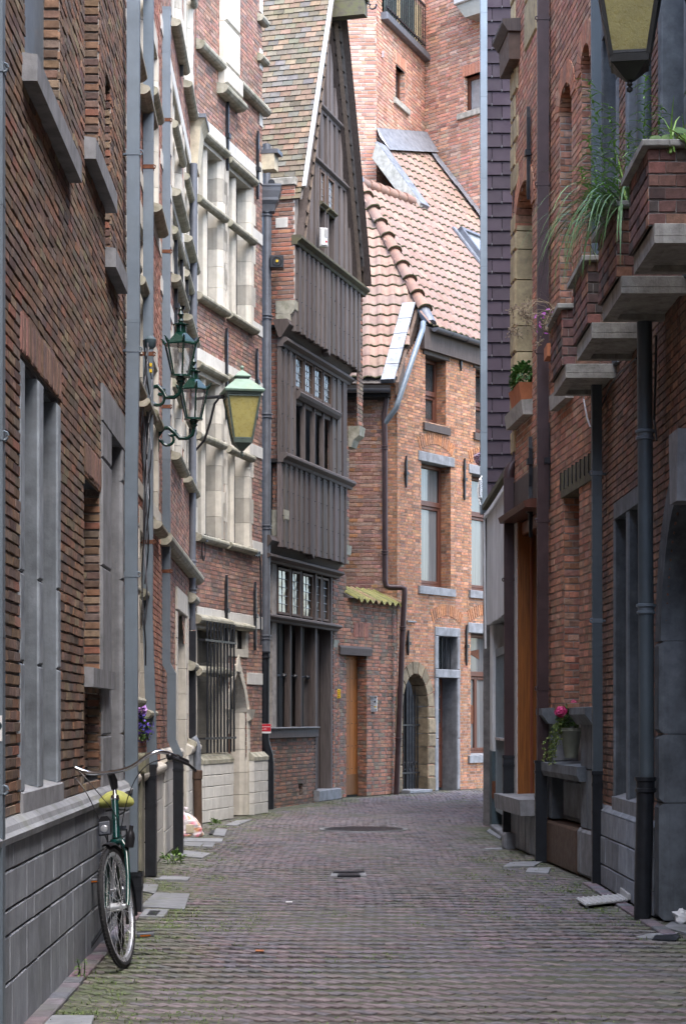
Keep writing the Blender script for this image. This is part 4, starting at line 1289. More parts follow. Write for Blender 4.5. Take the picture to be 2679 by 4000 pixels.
    MB().ext_w(s0, -.22, -.012, [(-.15, 0), (.0, 0), (.0, zc1 - .3), (p1_ + .0, zc1), (p1_ + .0, zc2 - .3), (p2_ - .01, zc2), (p2_ - .01, ztop), (-.15, ztop)]).build('party_core', 'mortar', root)
    for z, p in ((zc2, p2_), (zc1, p1_ + .02)):
        for (dz, pp, hh) in ((-.02, p + .01, .19), (-.21, p - .06, .18), (-.36, p - .14, .14)):
            MB().ext_w(s0, -.20, .03, [(p - .30, z + dz), (pp - .05, z + dz - .02), (pp, z + dz + .05), (pp, z + dz + hh), (p - .30, z + dz + hh)]).build('corbel_stone', 'cream_mossy', root)
    box('corner_stone', 'white_stone', root, s0, .06, .26, s0.pv(1110, 890), s0.pv(1110, 850), -.02, .012, .006)
    box('coping_stone', 'concrete', root, s0, -.16, p2_ + .02, ztop, ztop + .12, -.25, .03, .01)
    # far party wall
    e1 = Fr(f1.P(b1 + .0, 0, -p1_), fr.U, fr.V, fr.N)
    ew = U(1367) - U(1300)
    patches = [(fr.at(U(1302), .0), 0, zj, spans(0, U(1345) - U(1302) + .12)), (fr.at(b1 + .0, p1_ - .02), z1b, V1(1355, 1660), spans(0, .3)), (fr.at(b2 + .01, p2_ - .03), f2.pv(1410, 1690), V2(1410, 1125), spans(0, .36))]
    brick_wall(root, patches, PAL_OLD + PAL_D[:2], .068, .2, .014, 'mortar', proud=.007, key='D2', jit=.006, name='party_wall', n_single=200)
    for (ff, u0, z, p) in ((f2, b2 + .01, f2.pv(1395, 1740), 0), (f1, b1 + .0, V1(1355, 2210), -.02), (fr, U(1302), V(1302, 2580), 0)):
        MB().ext_u(ff, u0, u0 + .34, [(-.3, z), (-.14, z), (-.10, z + .12), (.0, z + .20), (.02, z + .36), (-.3, z + .36)]).build('corbel_stone', 'cream_mossy', root)
    # ---------------- steep tiled roof behind the gable, its slope turned to the camera
    ze = f2.pv(1155, 735)                   # eaves
    back = -fr.N
    apex_u = uc
    e_u = U2(1160) - .05
    slopeV = (fr.U * (apex_u - e_u) + Vector((0, 0, za - ze)))
    Ls = slopeV.length
    rn = fr.N.cross(slopeV.normalized())
    if rn.y > 0: rn = -rn
    rf = Fr(fr.P(e_u, ze, p2_ + .12), back, slopeV, rn)     # u runs back from the verge, v up the slope
    depth = 3.6
    rr = MB().quad(rf.P(0, -.2, -.02), rf.P(depth, -.2, -.02), rf.P(depth, Ls, -.02), rf.P(0, Ls, -.02)).build('roof', 'mortar_dark', root)
    # the far slope
    fv = (fr.U * (apex_u - (B[0] + .05)) + Vector((0, 0, za - zg)))
    MB().quad(f2.P(B[0] + .05, zg, .12), f2.P(B[0] + .05, zg, -depth), f2.P(apex_u, za, -depth), f2.P(apex_u, za, .12)).build('roof_slope', 'mortar_dark', root)
    pal = [(.165, .105, .068), (.145, .10, .066), (.125, .10, .066), (.18, .115, .074), (.115, .10, .07), (.14, .11, .075), (.115, .105, .092)]
    gh = .108; tw = .175
    nr = int(Ls / gh); cells = []
    for r in range(nr + 2):
        v = -.2 + r * gh
        off = (r % 2) * tw / 2 + random.uniform(-.01, .01)
        k = 0
        while k * tw - off < depth:
            u0 = max(0.02, k * tw - off); u1 = (k + 1) * tw - off
            if u1 - u0 > .03: cells.append((u0, u1, v))
            k += 1
    cen = np.array([tuple(rf.P((a + b) / 2, v + gh / 2)) for a, b, v in cells])
    px, py = proj(cen)
    ok = (px > 985) & (px < 1300) & (py > -5) & (py < 740)
    idx = np.nonzero(ok)[0]
    if len(idx) > 300: idx = idx[np.argsort(-py[idx])][:300]
    sel = set(int(i) for i in idx)
    tt = tints(pal, len(cells), .14)
    rest = MB()
    for i, (a, b, v) in enumerate(cells):
        t = tuple(tt[i]); j = random.uniform(-.004, .004); l_ = random.uniform(.0, .006)
        vs = [(a + .003, v + j, .016 + l_), (b - .003, v + j, .016 + l_), (b - .003, v + gh + .03, 0), (a + .003, v + gh + .03, 0), (a + .003, v + j, -.004), (b - .003, v + j, -.004)]
        V_ = [rf.P(*p) for p in vs]; F_ = [(0, 1, 2, 3), (4, 5, 1, 0), (0, 3, 4), (1, 5, 2)]
        if i in sel: MB().add(V_, F_, t).build('tile', 'tile', rr)
        else: rest.add(V_, F_, t)
    if rest.V: rest.build('tiling', 'tile', rr, 'stuff')
    # whitened verge tiles along the edge
    for k in range(int(Ls / .11)):
        v = k * .11
        box('verge_tile', 'white', rr, rf, -.05, .015, v + .004, v + .125, .0, .045, .006)
    body(root, fr, 0.0, U(1345), 9.0, 3.5)
house_wood()

# ================================================================== garden wall with the orange door
FG = facade((1312 - CX) / FPX * 34.55, 34.55, 1.01, 36.85)
def garden_wall():
    fr = FG
    root = thing('garden_wall', fr.P(.6, 0), 'patched old brick wall with mossy tile coping and orange plank door', 'wall')
    U, V = fr.pu, fr.pv
    d0, d1 = U(1328), U(1432)
    L = fr.L
    zt = V(1440, 2345)
    dt = V(1328, 2556)
    D = Rect(d0, d1, 0, dt)
    patches = [(fr, 0, zt, spans(U(1300), L, [D])), (jamb_frame(fr, d1, 0), 0, dt, spans(0, .20))]
    brick_wall(root, patches, PAL_OLD + [(.30, .12, .075), (.33, .14, .08)], .066, .19, .013, 'mortar', proud=.008, key='G', jit=.006)
    MB().ext_u(fr, d0 - .05, U(1447), [(-.25, dt), (.035, dt), (.045, dt + .12), (.02, dt + .16), (-.25, dt + .16)]).build('lintel', 'darkwood', root)
    d = MB().box(fr, d0 - .1, d1, 0.03, dt, -.24, -.20).build('door', 'orangewood', root)
    n = 7
    for k in range(n):
        a, b = d0 - .05 + (d1 - d0 + .05) * k / n, d0 - .05 + (d1 - d0 + .05) * (k + 1) / n
        g = random.uniform(.85, 1.12)
        MB().box(fr, a + .003, b - .003, .03, dt, -.20, -.178, (g, g, g), .005).build('plank', 'orangewood', d)
    box('kick_board', 'orangewood', d, fr, d0 - .05, d1, .03, .40, -.178, -.168, .004, (.55, .62, .8))
    q = MB()
    for z in (.5, .9, 1.3, 1.7, 2.1, 2.45):
        for k in range(n): q.sphere(fr.P(d0 - .05 + (d1 - d0 + .05) * (k + .5) / n, z, -.178), .011, 6)
    tag(q.build('studs', 'castiron', d), kind='stuff')
    MB().lathe(fr.P(d0 + .1, V(1333, 2838), -.178), [(.055, 0), (.055, .01), (.02, .02), (.045, .05), (.03, .08), (.0, .085)], 10, axis=fr.N).build('handle', 'castiron', d)
    # a soldier arch of brick over the door, showing as a patch
    brick_wall(root, [(fr.at(0, .008), dt + .32, dt + .58, spans(U(1380), U(1440)))], [(.33, .13, .08), (.28, .12, .08)], .26, .06, .01, bond='soldier', n_single=60, key='Gs', name='relieving_arch')
    # coping of old pantiles, sloping towards the street
    cop = thing_part = MB().prism([fr.P(U(1358), zt, -.35), fr.P(U(1358), zt, .10), fr.P(U(1358), zt + .22, -.35)], [fr.P(L + .05, zt, -.35), fr.P(L + .05, zt, .10), fr.P(L + .05, zt + .22, -.35)]).build('coping', 'mortar_dark', root)
    nt = 9
    u0, u1 = U(1362), L + .07
    for k in range(nt):
        a, b = u0 + (u1 - u0) * k / nt, u0 + (u1 - u0) * (k + 1) / nt
        vs, fs = [], []
        m_ = 7
        for s in range(m_ + 1):
            f = s / m_
            h = .035 * math.sin(f * 2 * math.pi) + .012
            u = a + (b - a) * f
            vs += [fr.P(u, zt + .22 + h, -.33), fr.P(u, zt - .035 + h, .17), fr.P(u, zt - .055 + h, .17)]
        for s in range(m_):
            i = s * 3
            fs += [(i, i + 1, i + 4, i + 3), (i + 1, i + 2, i + 5, i + 4)]
        g = random.choice(((.20, .185, .06), (.16, .155, .05), (.22, .15, .075), (.18, .175, .05)))
        MB().add(vs, fs, g).build('tile', 'tile', cop)
    # mortar scars
    box('rear_wall', 'mortar_dark', root, fr, U(1300), L - .02, 0, zt, -.42, -.34)
garden_wall()

# ================================================================== orange brick corner house with the pantile roof
_d = Vector((.545, .838, 0)).normalized()
FF_ = Fr((.998, 36.8, 0), _d, (0, 0, 1), (_d.y, -_d.x, 0))
FS_ = Fr((.998, 36.82, 0), (-1, 0, 0), (0, 0, 1), (0, -1, 0))
def pantile_mesh(nseg=7):
    """unit S-tile: u 0..1 across, v 0..1 up, w = height"""
    prof = []
    for s in range(nseg + 1):
        f = s / nseg
        prof.append((f * 1.06 - .02, .5 + .5 * math.sin((f * 1.15 + .02) * 2 * math.pi)))
    V_, F_ = [], []
    for u, h in prof:
        V_ += [(u, 0, h + .42), (u, 1.12, h), (u, 0, h - .08)]
    for s in range(nseg):
        i = s * 3
        F_ += [(i, i + 3, i + 4, i + 1), (i + 2, i + 5, i + 3, i)]
    return V_, F_

def tile_slope(parent, fr, poly, tw, gh, hgt, pal, n_single, name='roof', moss_edge=True):
    us = [p[0] for p in poly]; vs = [p[1] for p in poly]
    def inside(u, v):
        c = False; n = len(poly)
        for i in range(n):
            (x0, y0), (x1, y1) = poly[i], poly[(i + 1) % n]
            if (y0 > v) != (y1 > v) and u < (x1 - x0) * (v - y0) / (y1 - y0) + x0: c = not c
        return c
    base = MB()
    base.add([fr.P(u, v, -.03) for u, v in poly], [tuple(range(len(poly)))])
    rf = base.build(name, 'mortar_dark', parent)
    V_, F_ = pantile_mesh()
    var = []
    for t in tints(pal, 10, .08):
        me = raw_mesh('tile', V_, F_, t, True); me.materials.append(M['pantile']); var.append(me)
    cells = []
    r0 = math.floor(min(vs) / gh)
    for r in range(r0, int(max(vs) / gh) + 2):
        for k in range(int(min(us) / tw) - 2, int(max(us) / tw) + 2):
            u, v = k * tw, r * gh
            if inside(u + tw / 2, v + gh * .45): cells.append((u, v))
    C = np.array([tuple(fr.P(u + tw / 2, v + gh / 2)) for u, v in cells])
    px, py = proj(C)
    vis = (px > 1330) & (px < 1890) & (py > 0)
    dist = np.where(vis, C[:, 1], 1e6)
    sel = set(int(i) for i in np.argsort(dist)[:n_single] if dist[i] < 1e6)
    rv, rfc, rt = [], [], []
    mo = MB()
    TT = tints(pal, len(cells), .08)
    for i, (u, v) in enumerate(cells):
        Mx = Matrix(((fr.U.x * tw, fr.V.x * gh, fr.N.x * hgt, 0), (fr.U.y * tw, fr.V.y * gh, fr.N.y * hgt, 0), (fr.U.z * tw, fr.V.z * gh, fr.N.z * hgt, 0), (0, 0, 0, 1)))
        Mx.translation = fr.P(u, v + random.uniform(-.006, .006), .0)
        if i in sel:
            o = bpy.data.objects.new('tile', var[random.randrange(10)])
            o.matrix_basis = Mx
            link(o, rf)
        else:
            k = len(rv)
            rv += [tuple(Mx @ Vector(p)) for p in V_]; rfc += [tuple(a + k for a in f) for f in F_]; rt += [tuple(TT[i])] * len(V_)
        if moss_edge and random.random() < .92:       # moss lying along the lower edge of the tile
            m_ = 6
            a = random.uniform(0, .2)
            q = []
            for s in range(m_ + 1):
                f = s / m_
                h = .5 + .5 * math.sin(((f * 1.06 - .02 + .02) / 1.06 * 1.15 + .02) * 2 * math.pi)
                rr = random.uniform(.012, .022)
                q.append((u + tw * f, v - .004, (h + .30) * hgt, rr))
            vs_ = []
            for (uu, vv, ww, rr) in q: vs_ += [fr.P(uu, vv - rr * .5, ww - rr * 1.1), fr.P(uu, vv - rr * .7, ww + rr * .4), fr.P(uu, vv + rr * .9, ww + rr * .5)]
            mo.add(vs_, [f for s in range(m_) for f in ((s * 3, s * 3 + 3, s * 3 + 4, s * 3 + 1), (s * 3 + 1, s * 3 + 4, s * 3 + 5, s * 3 + 2))])
    if rv:
        q = MB(); q.V, q.F, q.T = rv, rfc, rt
        q.build('tiling', 'pantile', rf, 'stuff', True)
    if mo.V: tag(mo.build('moss', 'moss', rf), kind='stuff')
    return rf

def plane_cut(f1, f2):
    """point and direction shared by two planes"""
    n1, n2 = f1.N, f2.N
    d = n1.cross(n2)
    A = Matrix((n1, n2, d))
    p = A.inverted() @ Vector((n1.dot(f1.O), n2.dot(f2.O), 0))
    return p, d.normalized()

def house_corner():
    root = thing('brick_house', FF_.P(1.5, 0), 'orange brick corner house with mossy pantile roof, grey stone doorway and tall windows', 'house')
    fr = FF_; U, V = fr.pu, fr.pv
    L = 9.3
    ez = 8.75
    w_up = Rect(U(1661), U(1742), V(1662, 1650), V(1662, 1386))
    w_up2 = Rect(U(1857), U(1935), V(1862, 1690), V(1862, 1440))
    w_mid = Rect(U(1645), U(1760), V(1646, 2288), V(1646, 1800))
    w_mid2 = Rect(U(1841), U(1960), V(1842, 2305), V(1842, 1850))
    door = Rect(U(1696), U(1793), 0.0, V(1698, 2448))
    w_lo = Rect(U(1838), U(1950), V(1838, 2950), V(1838, 2472))
    arch = Arch(U(1570), U(1670), 0, V(1578, 2760), V(1640, 2630))
    op = [w_up, w_up2, w_mid, w_mid2, door, w_lo, arch]
    patches = [(fr, 0, ez, spans(lambda v: max(0, v - 7.80), L, op))]
    for o in (w_up, w_up2, w_mid, w_mid2, w_lo):
        patches += [(jamb_frame(fr, o.u1, 0), o.v0, o.v1, spans(0, .22))]
    patches += [(FS_, 2.3, 7.6, spans(0, 1.4))]
    brick_wall(root, patches, PAL_OR, .058, .175, .010, 'mortar', proud=.003, recess=.005, key='F', jit=.002)
    brick_wall(root, [(FS_.at(0, .006), 2.3, 7.45, spans(.22, 1.6))], PAL_PINK + PAL_OR[:1], .072, .21, .014, 'mortar_light', proud=.004, recess=.006, key='P', jit=.003, n_single=300, name='gable_wall')
    # windows
    def win(o, trans, curtain, lin, sillm='bluestone_light', over=.12, lm='bluestone_light', double=False):
        f = MB()
        fw = .075
        for a, b, c, d in ((o.u0, o.u0 + fw, o.v0, o.v1), (o.u1 - fw, o.u1, o.v0, o.v1), (o.u0 + fw, o.u1 - fw, o.v0, o.v0 + fw), (o.u0 + fw, o.u1 - fw, o.v1 - fw, o.v1)):
            f.box(fr, a, b, c, d, -.29, -.21, (1, 1, 1), .01)
        f = f.build('window', 'redwood', root)
        vs = [o.v0 + fw] + trans + [o.v1 - fw]
        for t in trans: box('transom', 'redwood', f, fr, o.u0 + fw, o.u1 - fw, t - .05, t + .05, -.30, -.19, .01)
        for i, (a, b) in enumerate(zip(vs[:-1], vs[1:])):
            lo, hi = a + (.05 if i else 0), b - (.05 if i < len(vs) - 2 else 0)
            if i == 0:
                for (x0, x1) in (((o.u0 + fw, (o.u0 + o.u1) / 2), ((o.u0 + o.u1) / 2, o.u1 - fw)) if double else ((o.u0 + fw, o.u1 - fw),)):
                    s = MB()
                    for p, q, c, d in ((x0, x0 + .055, lo, hi), (x1 - .055, x1, lo, hi), (x0 + .055, x1 - .055, lo, lo + .06), (x0 + .055, x1 - .055, hi - .06, hi)):
                        s.box(fr, p, q, c, d, -.27, -.215, (1, 1, 1), .008)
                    s.build('sash', 'redwood', f)
                    box('pane', curtain, f, fr, x0 + .05, x1 - .05, lo + .05, hi - .05, -.255, -.25)
            else:
                box('pane', curtain, f, fr, o.u0 + fw, o.u1 - fw, lo, hi, -.265, -.26)
        MB().ext_u(fr, o.u0 - over, o.u1 + over, [(-.2, o.v0 - .15), (.05, o.v0 - .15), (.05, o.v0 - .01), (-.2, o.v0 + .03)]).build('sill', sillm, f)
        if lin: box('lintel', lm, f, fr, o.u0 - over, o.u1 + over, o.v1, o.v1 + lin, -.22, .025, .01)
        return f
    win(w_up, [w_up.v0 + .62], 'glass', .14, 'darkwood', .1, 'darkwood')
    win(w_up2, [w_up2.v0 + .62], 'glass', .14, 'darkwood', .1, 'darkwood')
    win(w_mid, [w_mid.v1 - .75], 'glass_curtain_sheen', .18)
    win(w_mid2, [w_mid2.v1 - .75], 'glass_curtain_sheen', .18)
    wl_ = win(w_lo, [w_lo.v1 - .80], 'glass_curtain_sheen', .20, double=True)
    c = (w_lo.u0 + w_lo.u1) / 2
    MB().lathe(fr.P(c - .12, w_lo.v0 + .8, -.245), [(.19, 0), (.19, .004), (0, .004)], 24, axis=fr.N).build('window_sticker', 'rust', wl_)
    MB().ext_w(fr, -.258, -.252, [(c - .30, w_lo.v1 - .36), (c + .2, w_lo.v1 - .30), (c + .2, w_lo.v1 - .50)]).build('window_sticker', 'rust', wl_)
    # segmental relieving arches of brick on edge
    for o in (w_mid, w_mid2, door, w_lo):
        q0 = o.u0 - .06; q1 = o.u1 + .06; zb = o.v1 + (.2 if o is not door else .06)
        n = 17
        for k in range(n):
            f = (k + .5) / n
            u = q0 + (q1 - q0) * f
            rise = .17 * (1 - (2 * f - 1) ** 2)
            lean = (f - .5) * .20
            pal = random.choice(PAL_OR)
            wd = (q1 - q0) / n * .40
            MB().ext_w(fr, -.01, .012, [(u - wd, zb + rise), (u + wd, zb + rise), (u + wd + lean, zb + rise + .21), (u - wd + lean, zb + rise + .21)], pal).build('brick', 'brick', root)
    # stone doorway with barred fanlight
    d = MB().box(fr, door.u0, door.u1, door.v1 - .17, door.v1, -.30, .03, (1, 1, 1), .01).build('doorway', 'bluestone_light', root)
    zi = V(1700, 2632)
    j0, j1 = door.u0, door.u1
    box('transom', 'bluestone_light', d, fr, j0 - .0, j1, zi - .07, zi + .09, -.30, .035, .01)
    for (a, b) in ((j0, j0 + .13), (j1 - .10, j1)):
        for z0, z1 in ((0, 1.0), (1.0, zi - .07), (zi + .09, door.v1 - .17)):
            box('jamb', 'bluestone_light', d, fr, a, b, z0 + .003, z1 - .003, -.36, .03, .015)
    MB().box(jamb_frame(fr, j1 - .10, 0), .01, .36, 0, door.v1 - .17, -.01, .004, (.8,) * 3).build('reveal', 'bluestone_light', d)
    lf = box('door_leaf', 'redwood', d, fr, j0 + .13, j1 - .1, .05, zi - .07, -.36, -.32)
    a, b = j0 + .16, j1 - .13; m_ = (a + b) / 2
    for (z0, z1) in ((.15, .75), (.85, 1.2)):
        box('panel', 'redwood', lf, fr, a + .04, b - .04, z0, z1, -.32, -.30, .02)
    box('pane', 'glass', lf, fr, a + .06, b - .06, 1.3, zi - .2, -.318, -.312)
    for k in (.33, .66): box('bar', 'redwood', lf, fr, a + .04, b - .04, 1.3 + (zi - 1.5) * k, 1.33 + (zi - 1.5) * k, -.315, -.30)
    box('pane', 'glass', d, fr, j0 + .13, j1 - .1, zi + .09, door.v1 - .17, -.34, -.33)
    for k in range(5):
        u = j0 + .17 + k * (j1 - j0 - .31) / 4
        MB().tube([fr.P(u, zi + .08, -.12), fr.P(u, door.v1 - .16, -.12)], .013, 6).build('bar', 'castiron', d)
    # low rubble-stone arch with an iron gate
    g = MB().box(fr, arch.u0, arch.u1, 0, arch.v1 - .02, -.5, -.47).build('archway', 'dark', root)
    brick_wall(g, [(fr.at(0, -.46), 0, arch.v1, spans(arch.u0, arch.u1 - .1))], PAL_OLD + [(.30, .12, .08)], .066, .2, .013, n_single=60, key='G', name='blocking_wall')
    cu = (arch.u0 + arch.u1) / 2; hw = (arch.u1 - arch.u0) / 2
    n = 9
    for k in range(n):
        t0, t1 = math.pi * k / n, math.pi * (k + 1) / n
        q = []
        for t, r in ((t0 + .02, 0), (t1 - .02, 0), (t1 - .02, .22), (t0 + .02, .22)):
            q.append((cu + (hw + r) * math.cos(t), arch.vs + (arch.v1 - arch.vs + r) * math.sin(t)))
        gch = random.uniform(.75, 1.1)
        MB().prism([fr.P(u, v, .02) for u, v in q], [fr.P(u, v, -.3) for u, v in q], (gch, gch * .96, gch * .9)).build('voussoir', 'worn_stone', g)
    zz = [0, .28, .52, .85, 1.1, 1.4, arch.vs]
    for (ua, ub) in ((arch.u1, arch.u1 + .26), (arch.u0 - .22, arch.u0)):
        for z0, z1 in zip(zz[:-1], zz[1:]):
            if z1 > z0:
                gch = random.uniform(.7, 1.1); e = random.uniform(-.03, .05)
                box('stone', 'worn_stone', g, fr, ua if ua == arch.u1 else ua - e, ub + (e if ua == arch.u1 else 0), z0 + .006, z1 - .006, -.3, .02 + random.uniform(-.006, .012), .02, (gch, gch * .95, gch * .88))
    gate = MB().box(fr, arch.u0, arch.u1, .35, .38, -.2, -.17).box(fr, arch.u0, arch.u1, 1.25, 1.28, -.2, -.17).build('iron_gate', 'castiron', g)
    for k in range(9):
        u = arch.u0 + .06 + k * (arch.u1 - arch.u0 - .12) / 8
        MB().tube([fr.P(u, .06, -.185), fr.P(u, 1.75 + .1 * (k % 2), -.185), fr.P(u, 1.88 + .1 * (k % 2), -.185)], [.012, .012, .002], 6).build('bar', 'castiron', gate)
    for k in range(6):
        u = arch.u0 + .12 + k * (arch.u1 - arch.u0 - .24) / 5
        pts = [fr.P(u + .05 * math.cos(t), .50 + .07 * math.sin(t), -.18) for t in np.linspace(0, 5.2, 10)]
        MB().tube(pts, .009, 6).build('scroll', 'castiron', gate)
    box('door_step', 'bluestone_light', root, fr, U(1562), U(1650), 0, .06, -.3, .22, .01)
    for x, y0, y1 in ((1581, 1780, 1905), (1809, 1790, 1955), (1795, 1335, 1450), (1589, 2462, 2560), (1817, 2440, 2600)):
        anchor(root, fr, U(x), V(x, y1), V(x, y0), 'castiron')
    box('wall_bracket', 'bluestone_light', root, fr, U(1588), U(1622), V(1600, 2430), V(1600, 2424), 0, .03)
    # ---------------- roof
    vS = Vector((0, 1, 1.19)).normalized()
    rS = Fr((.998, 36.45, 7.42), (-1, 0, 0), vS, Vector((0, -1.19, 1)))
    back = -fr.N
    vF = (back * 1.0 + Vector((0, 0, 1.27))).normalized()
    nF = fr.U.cross(vF); nF = nF if nF.y < 0 else -nF
    rF = Fr(fr.P(0, 8.80, .12), fr.U, vF, nF)
    hp, hd = plane_cut(rS, rF)
    if hd.z < 0: hd = -hd
    def hz(z): return hp + hd * ((z - hp.z) / hd.z)
    def uvF(p): q = p - rF.O; return q.dot(rF.U), q.dot(rF.V)
    def uvS(p): q = p - rS.O; return q.dot(rS.U), q.dot(rS.V)
    zlo, zap = 9.15, 12.25
    P0, P1 = hz(zlo), hz(zap)
    PAL_T = [(.225, .128, .092), (.205, .115, .085), (.24, .14, .10), (.20, .125, .098), (.185, .115, .09)]
    # slope over the side wall
    pS = [rS.px(1342, 1492), rS.px(1532, 1492), rS.px(1612, 1192), uvS(P0), uvS(P1), (rS.px(1342, 715)[0], uvS(P1)[1])]
    tile_slope(root, rS, pS, .245, .30, .042, PAL_T, 120)
    # slope over the front, up to the tower
    pF = [uvF(P0), rF.px(1662, 1262), (L, 0.0), (L, 4.6), rF.px(1885, 872), rF.px(1662, 560), rF.px(1476, 545), rF.px(1500, 620), rF.px(1640, 806), rF.px(1600, 788), uvF(P1)]
    tile_slope(root, rF, pF, .232, .315, .042, PAL_T, 300)
    # half-round hip tiles
    n = 9
    dd = (P1 - P0); hl = dd.length / n
    du = dd.normalized(); up = (rS.N + rF.N).normalized(); sd = du.cross(up).normalized()
    for k in range(n):
        a = P0 + dd * (k / n) - du * .03; b = P0 + dd * ((k + 1) / n) + du * .03
        vs = []; m_ = 9
        for (p, r, lift) in ((a, .135, .045), (b, .105, .02), (a, .115, .03)):
            for s in range(m_):
                t = math.pi * s / (m_ - 1)
                vs.append(p + sd * (r * math.cos(t)) + up * (r * math.sin(t) * .95 + lift - .01))
        fs = [(s, s + 1, m_ + s + 1, m_ + s) for s in range(m_ - 1)] + [(s, s + 1, 2 * m_ + s + 1, 2 * m_ + s) for s in range(m_ - 1)]
        t_ = random.choice(PAL_T)
        hpart = MB().add(vs, fs, t_).build('hip_tile', 'pantile', root, smooth=True)
        mv = [a + sd * ((.14 + random.uniform(-.006, .01)) * math.cos(t)) + up * ((.14 + random.uniform(-.006, .01)) * math.sin(t) * .95 + .035) for t in np.linspace(0, math.pi, 14)]
        tag(MB().tube(mv, .017, 5).build('moss', 'moss', hpart), kind='stuff')
    # lead saddle on the apex, ridge tiles along the short ridge
    MB().sphere(P1 + Vector((-.08, -.06, .06)), .2, 10, sc=(1, .9, .8)).build('lead_saddle', 'zinc_bright', root, smooth=True)
    r1 = rF.P(*rF.px(1610, 795))
    for k in range(6):
        a = P1 + (r1 - P1) * (k / 6) + Vector((0, 0, .06)); b = P1 + (r1 - P1) * ((k + 1.05) / 6) + Vector((0, 0, .04))
        MB().tube([a, b], [.12, .10], 10, random.choice(PAL_T)).build('ridge_tile', 'pantile', root, smooth=True)
    # zinc verge on the side slope with fascia board
    va, vb = rS.P(*rS.px(1604, 1195)), rS.P(*rS.px(1522, 1492))
    n = 5
    wv = Vector((.16, 0, 0))
    for k in range(n):
        a, b = va + (vb - va) * (k / n), va + (vb - va) * ((k + 1.06) / n)
        MB().prism([a - wv, a + wv * .55, a + wv * .55 + rS.N * .09, a - wv + rS.N * .075], [b - wv, b + wv * .55, b + wv * .55 + rS.N * .10, b - wv + rS.N * .085]).build('verge_flashing', 'zinc_bright', root)
    o = Vector((.105, .03, 0))
    MB().prism([va + o, va + o + Vector((.06, 0, 0)), va + o + Vector((.06, .0, -.30)), va + o + Vector((0, 0, -.30))], [vb + o, vb + o + Vector((.06, 0, 0)), vb + o + Vector((.06, 0, -.22)), vb + o + Vector((0, 0, -.22))]).build('fascia_board', 'browniron', root)
    MB().tube([P0 + du * .02 - up * .0, P0 - du * .42 - up * .02], [.12, .13], 10).build('lead_flashing', 'lead', root, smooth=True)
    # raised verge where the upper roof stands over the lower
    a, b = rF.P(*rF.px(1472, 575)), rF.P(*rF.px(1642, 812))
    MB().prism([a + rF.N * .12, a + rF.N * .12 - rF.U * .16, a - rF.U * .20 - Vector((0, 0, .28)), a], [b + rF.N * .12, b + rF.N * .12 - rF.U * .16, b - rF.U * .20 - Vector((0, 0, .22)), b]).build('fascia_board', 'concrete', root)
    n = 3
    for k in range(n):
        p, q = a + (b - a) * (k / n), a + (b - a) * ((k + 1.04) / n)
        MB().prism([p + rF.N * .06 - rF.U * .16, p + rF.N * .13 - rF.U * .16, p + rF.N * .12 + rF.U * .22, p + rF.N * .05 + rF.U * .22], [q + rF.N * .06 - rF.U * .16, q + rF.N * .13 - rF.U * .16, q + rF.N * .12 + rF.U * .22, q + rF.N * .05 + rF.U * .22]).build('verge_flashing', 'zinc_bright', root)
    # flashing against the tower
    pts = [rF.P(*rF.px(x, y)) for x, y in ((1470, 548), (1530, 552), (1590, 556), (1662, 560), (1720, 645), (1790, 735), (1850, 815), (1895, 880))]
    for k, (p, q) in enumerate(zip(pts[:-1], pts[1:])):
        back_ = Vector((.25, .5, 0)).normalized() if k < 3 else Vector((.3, .6, 0)).normalized()
        dn = -rF.V if k < 3 else (-rF.U * .75 - rF.V * .2)
        hgt = Vector((0, 0, .28)) if k < 3 else Vector((0, 0, .14))
        lift = rF.N * random.uniform(.07, .12)
        q2 = q + (q - p) * .03
        MB().prism([p + lift + dn * .42, p + lift, p + hgt, p + hgt + back_ * .05], [q2 + lift + dn * .42, q2 + lift, q2 + hgt, q2 + hgt + back_ * .05]).build('lead_flashing', 'zinc_bright', root)
    # skylight
    s0, s1 = rF.px(1778, 905), rF.px(1885, 1060)
    u0, u1 = s0[0], s0[0] + 1.1
    v1_ = s0[1]; v0_ = v1_ - 1.25
    sk = MB()
    for a_, b_, c_, d_ in ((u0, u0 + .09, v0_, v1_), (u1 - .09, u1, v0_, v1_), (u0, u1, v1_ - .09, v1_), (u0, u1, v0_, v0_ + .09)):
        sk.box(rF, a_, b_, c_, d_, 0, .17)
    sk = sk.build('skylight', 'lead', root)
    box('pane', 'glass_sky', sk, rF, u0 + .09, u1 - .09, v0_ + .09, v1_ - .09, .10, .12)
    MB().box(rF, u0 - .14, u0, v0_ - .1, v1_ + .06, .03, .07).build('flashing', 'zinc_bright', sk)
    # eaves: soffit board and half-round gutters
    box('soffit_board', 'darkwood', root, fr, fr.pu(1640), L, 8.35, 8.78, -.02, .10)
    def gutter(pa, pb, out, r=.075, m='greypvc'):
        n = 10; vs = []
        for p in (pa, pb):
            for s in range(n): vs.append(p + out * (r * math.cos(math.pi * s / (n - 1))) - Vector((0, 0, r * math.sin(math.pi * s / (n - 1)))))
        for p in (pa, pb):
            for s in range(n): vs.append(p + out * ((r - .01) * math.cos(math.pi * s / (n - 1))) - Vector((0, 0, (r - .01) * math.sin(math.pi * s / (n - 1)))))
        fs = [(s, s + 1, n + s + 1, n + s) for s in range(n - 1)] + [(2 * n + s, 2 * n + s + 1, 3 * n + s + 1, 3 * n + s) for s in range(n - 1)]
        fs += [(0, n, 3 * n, 2 * n), (n - 1, 2 * n - 1, 4 * n - 1, 3 * n - 1), tuple(range(n))]
        g_ = MB().add(vs, fs).build('gutter', m, root, smooth=True)
        k = int((pb - pa).length / .6)
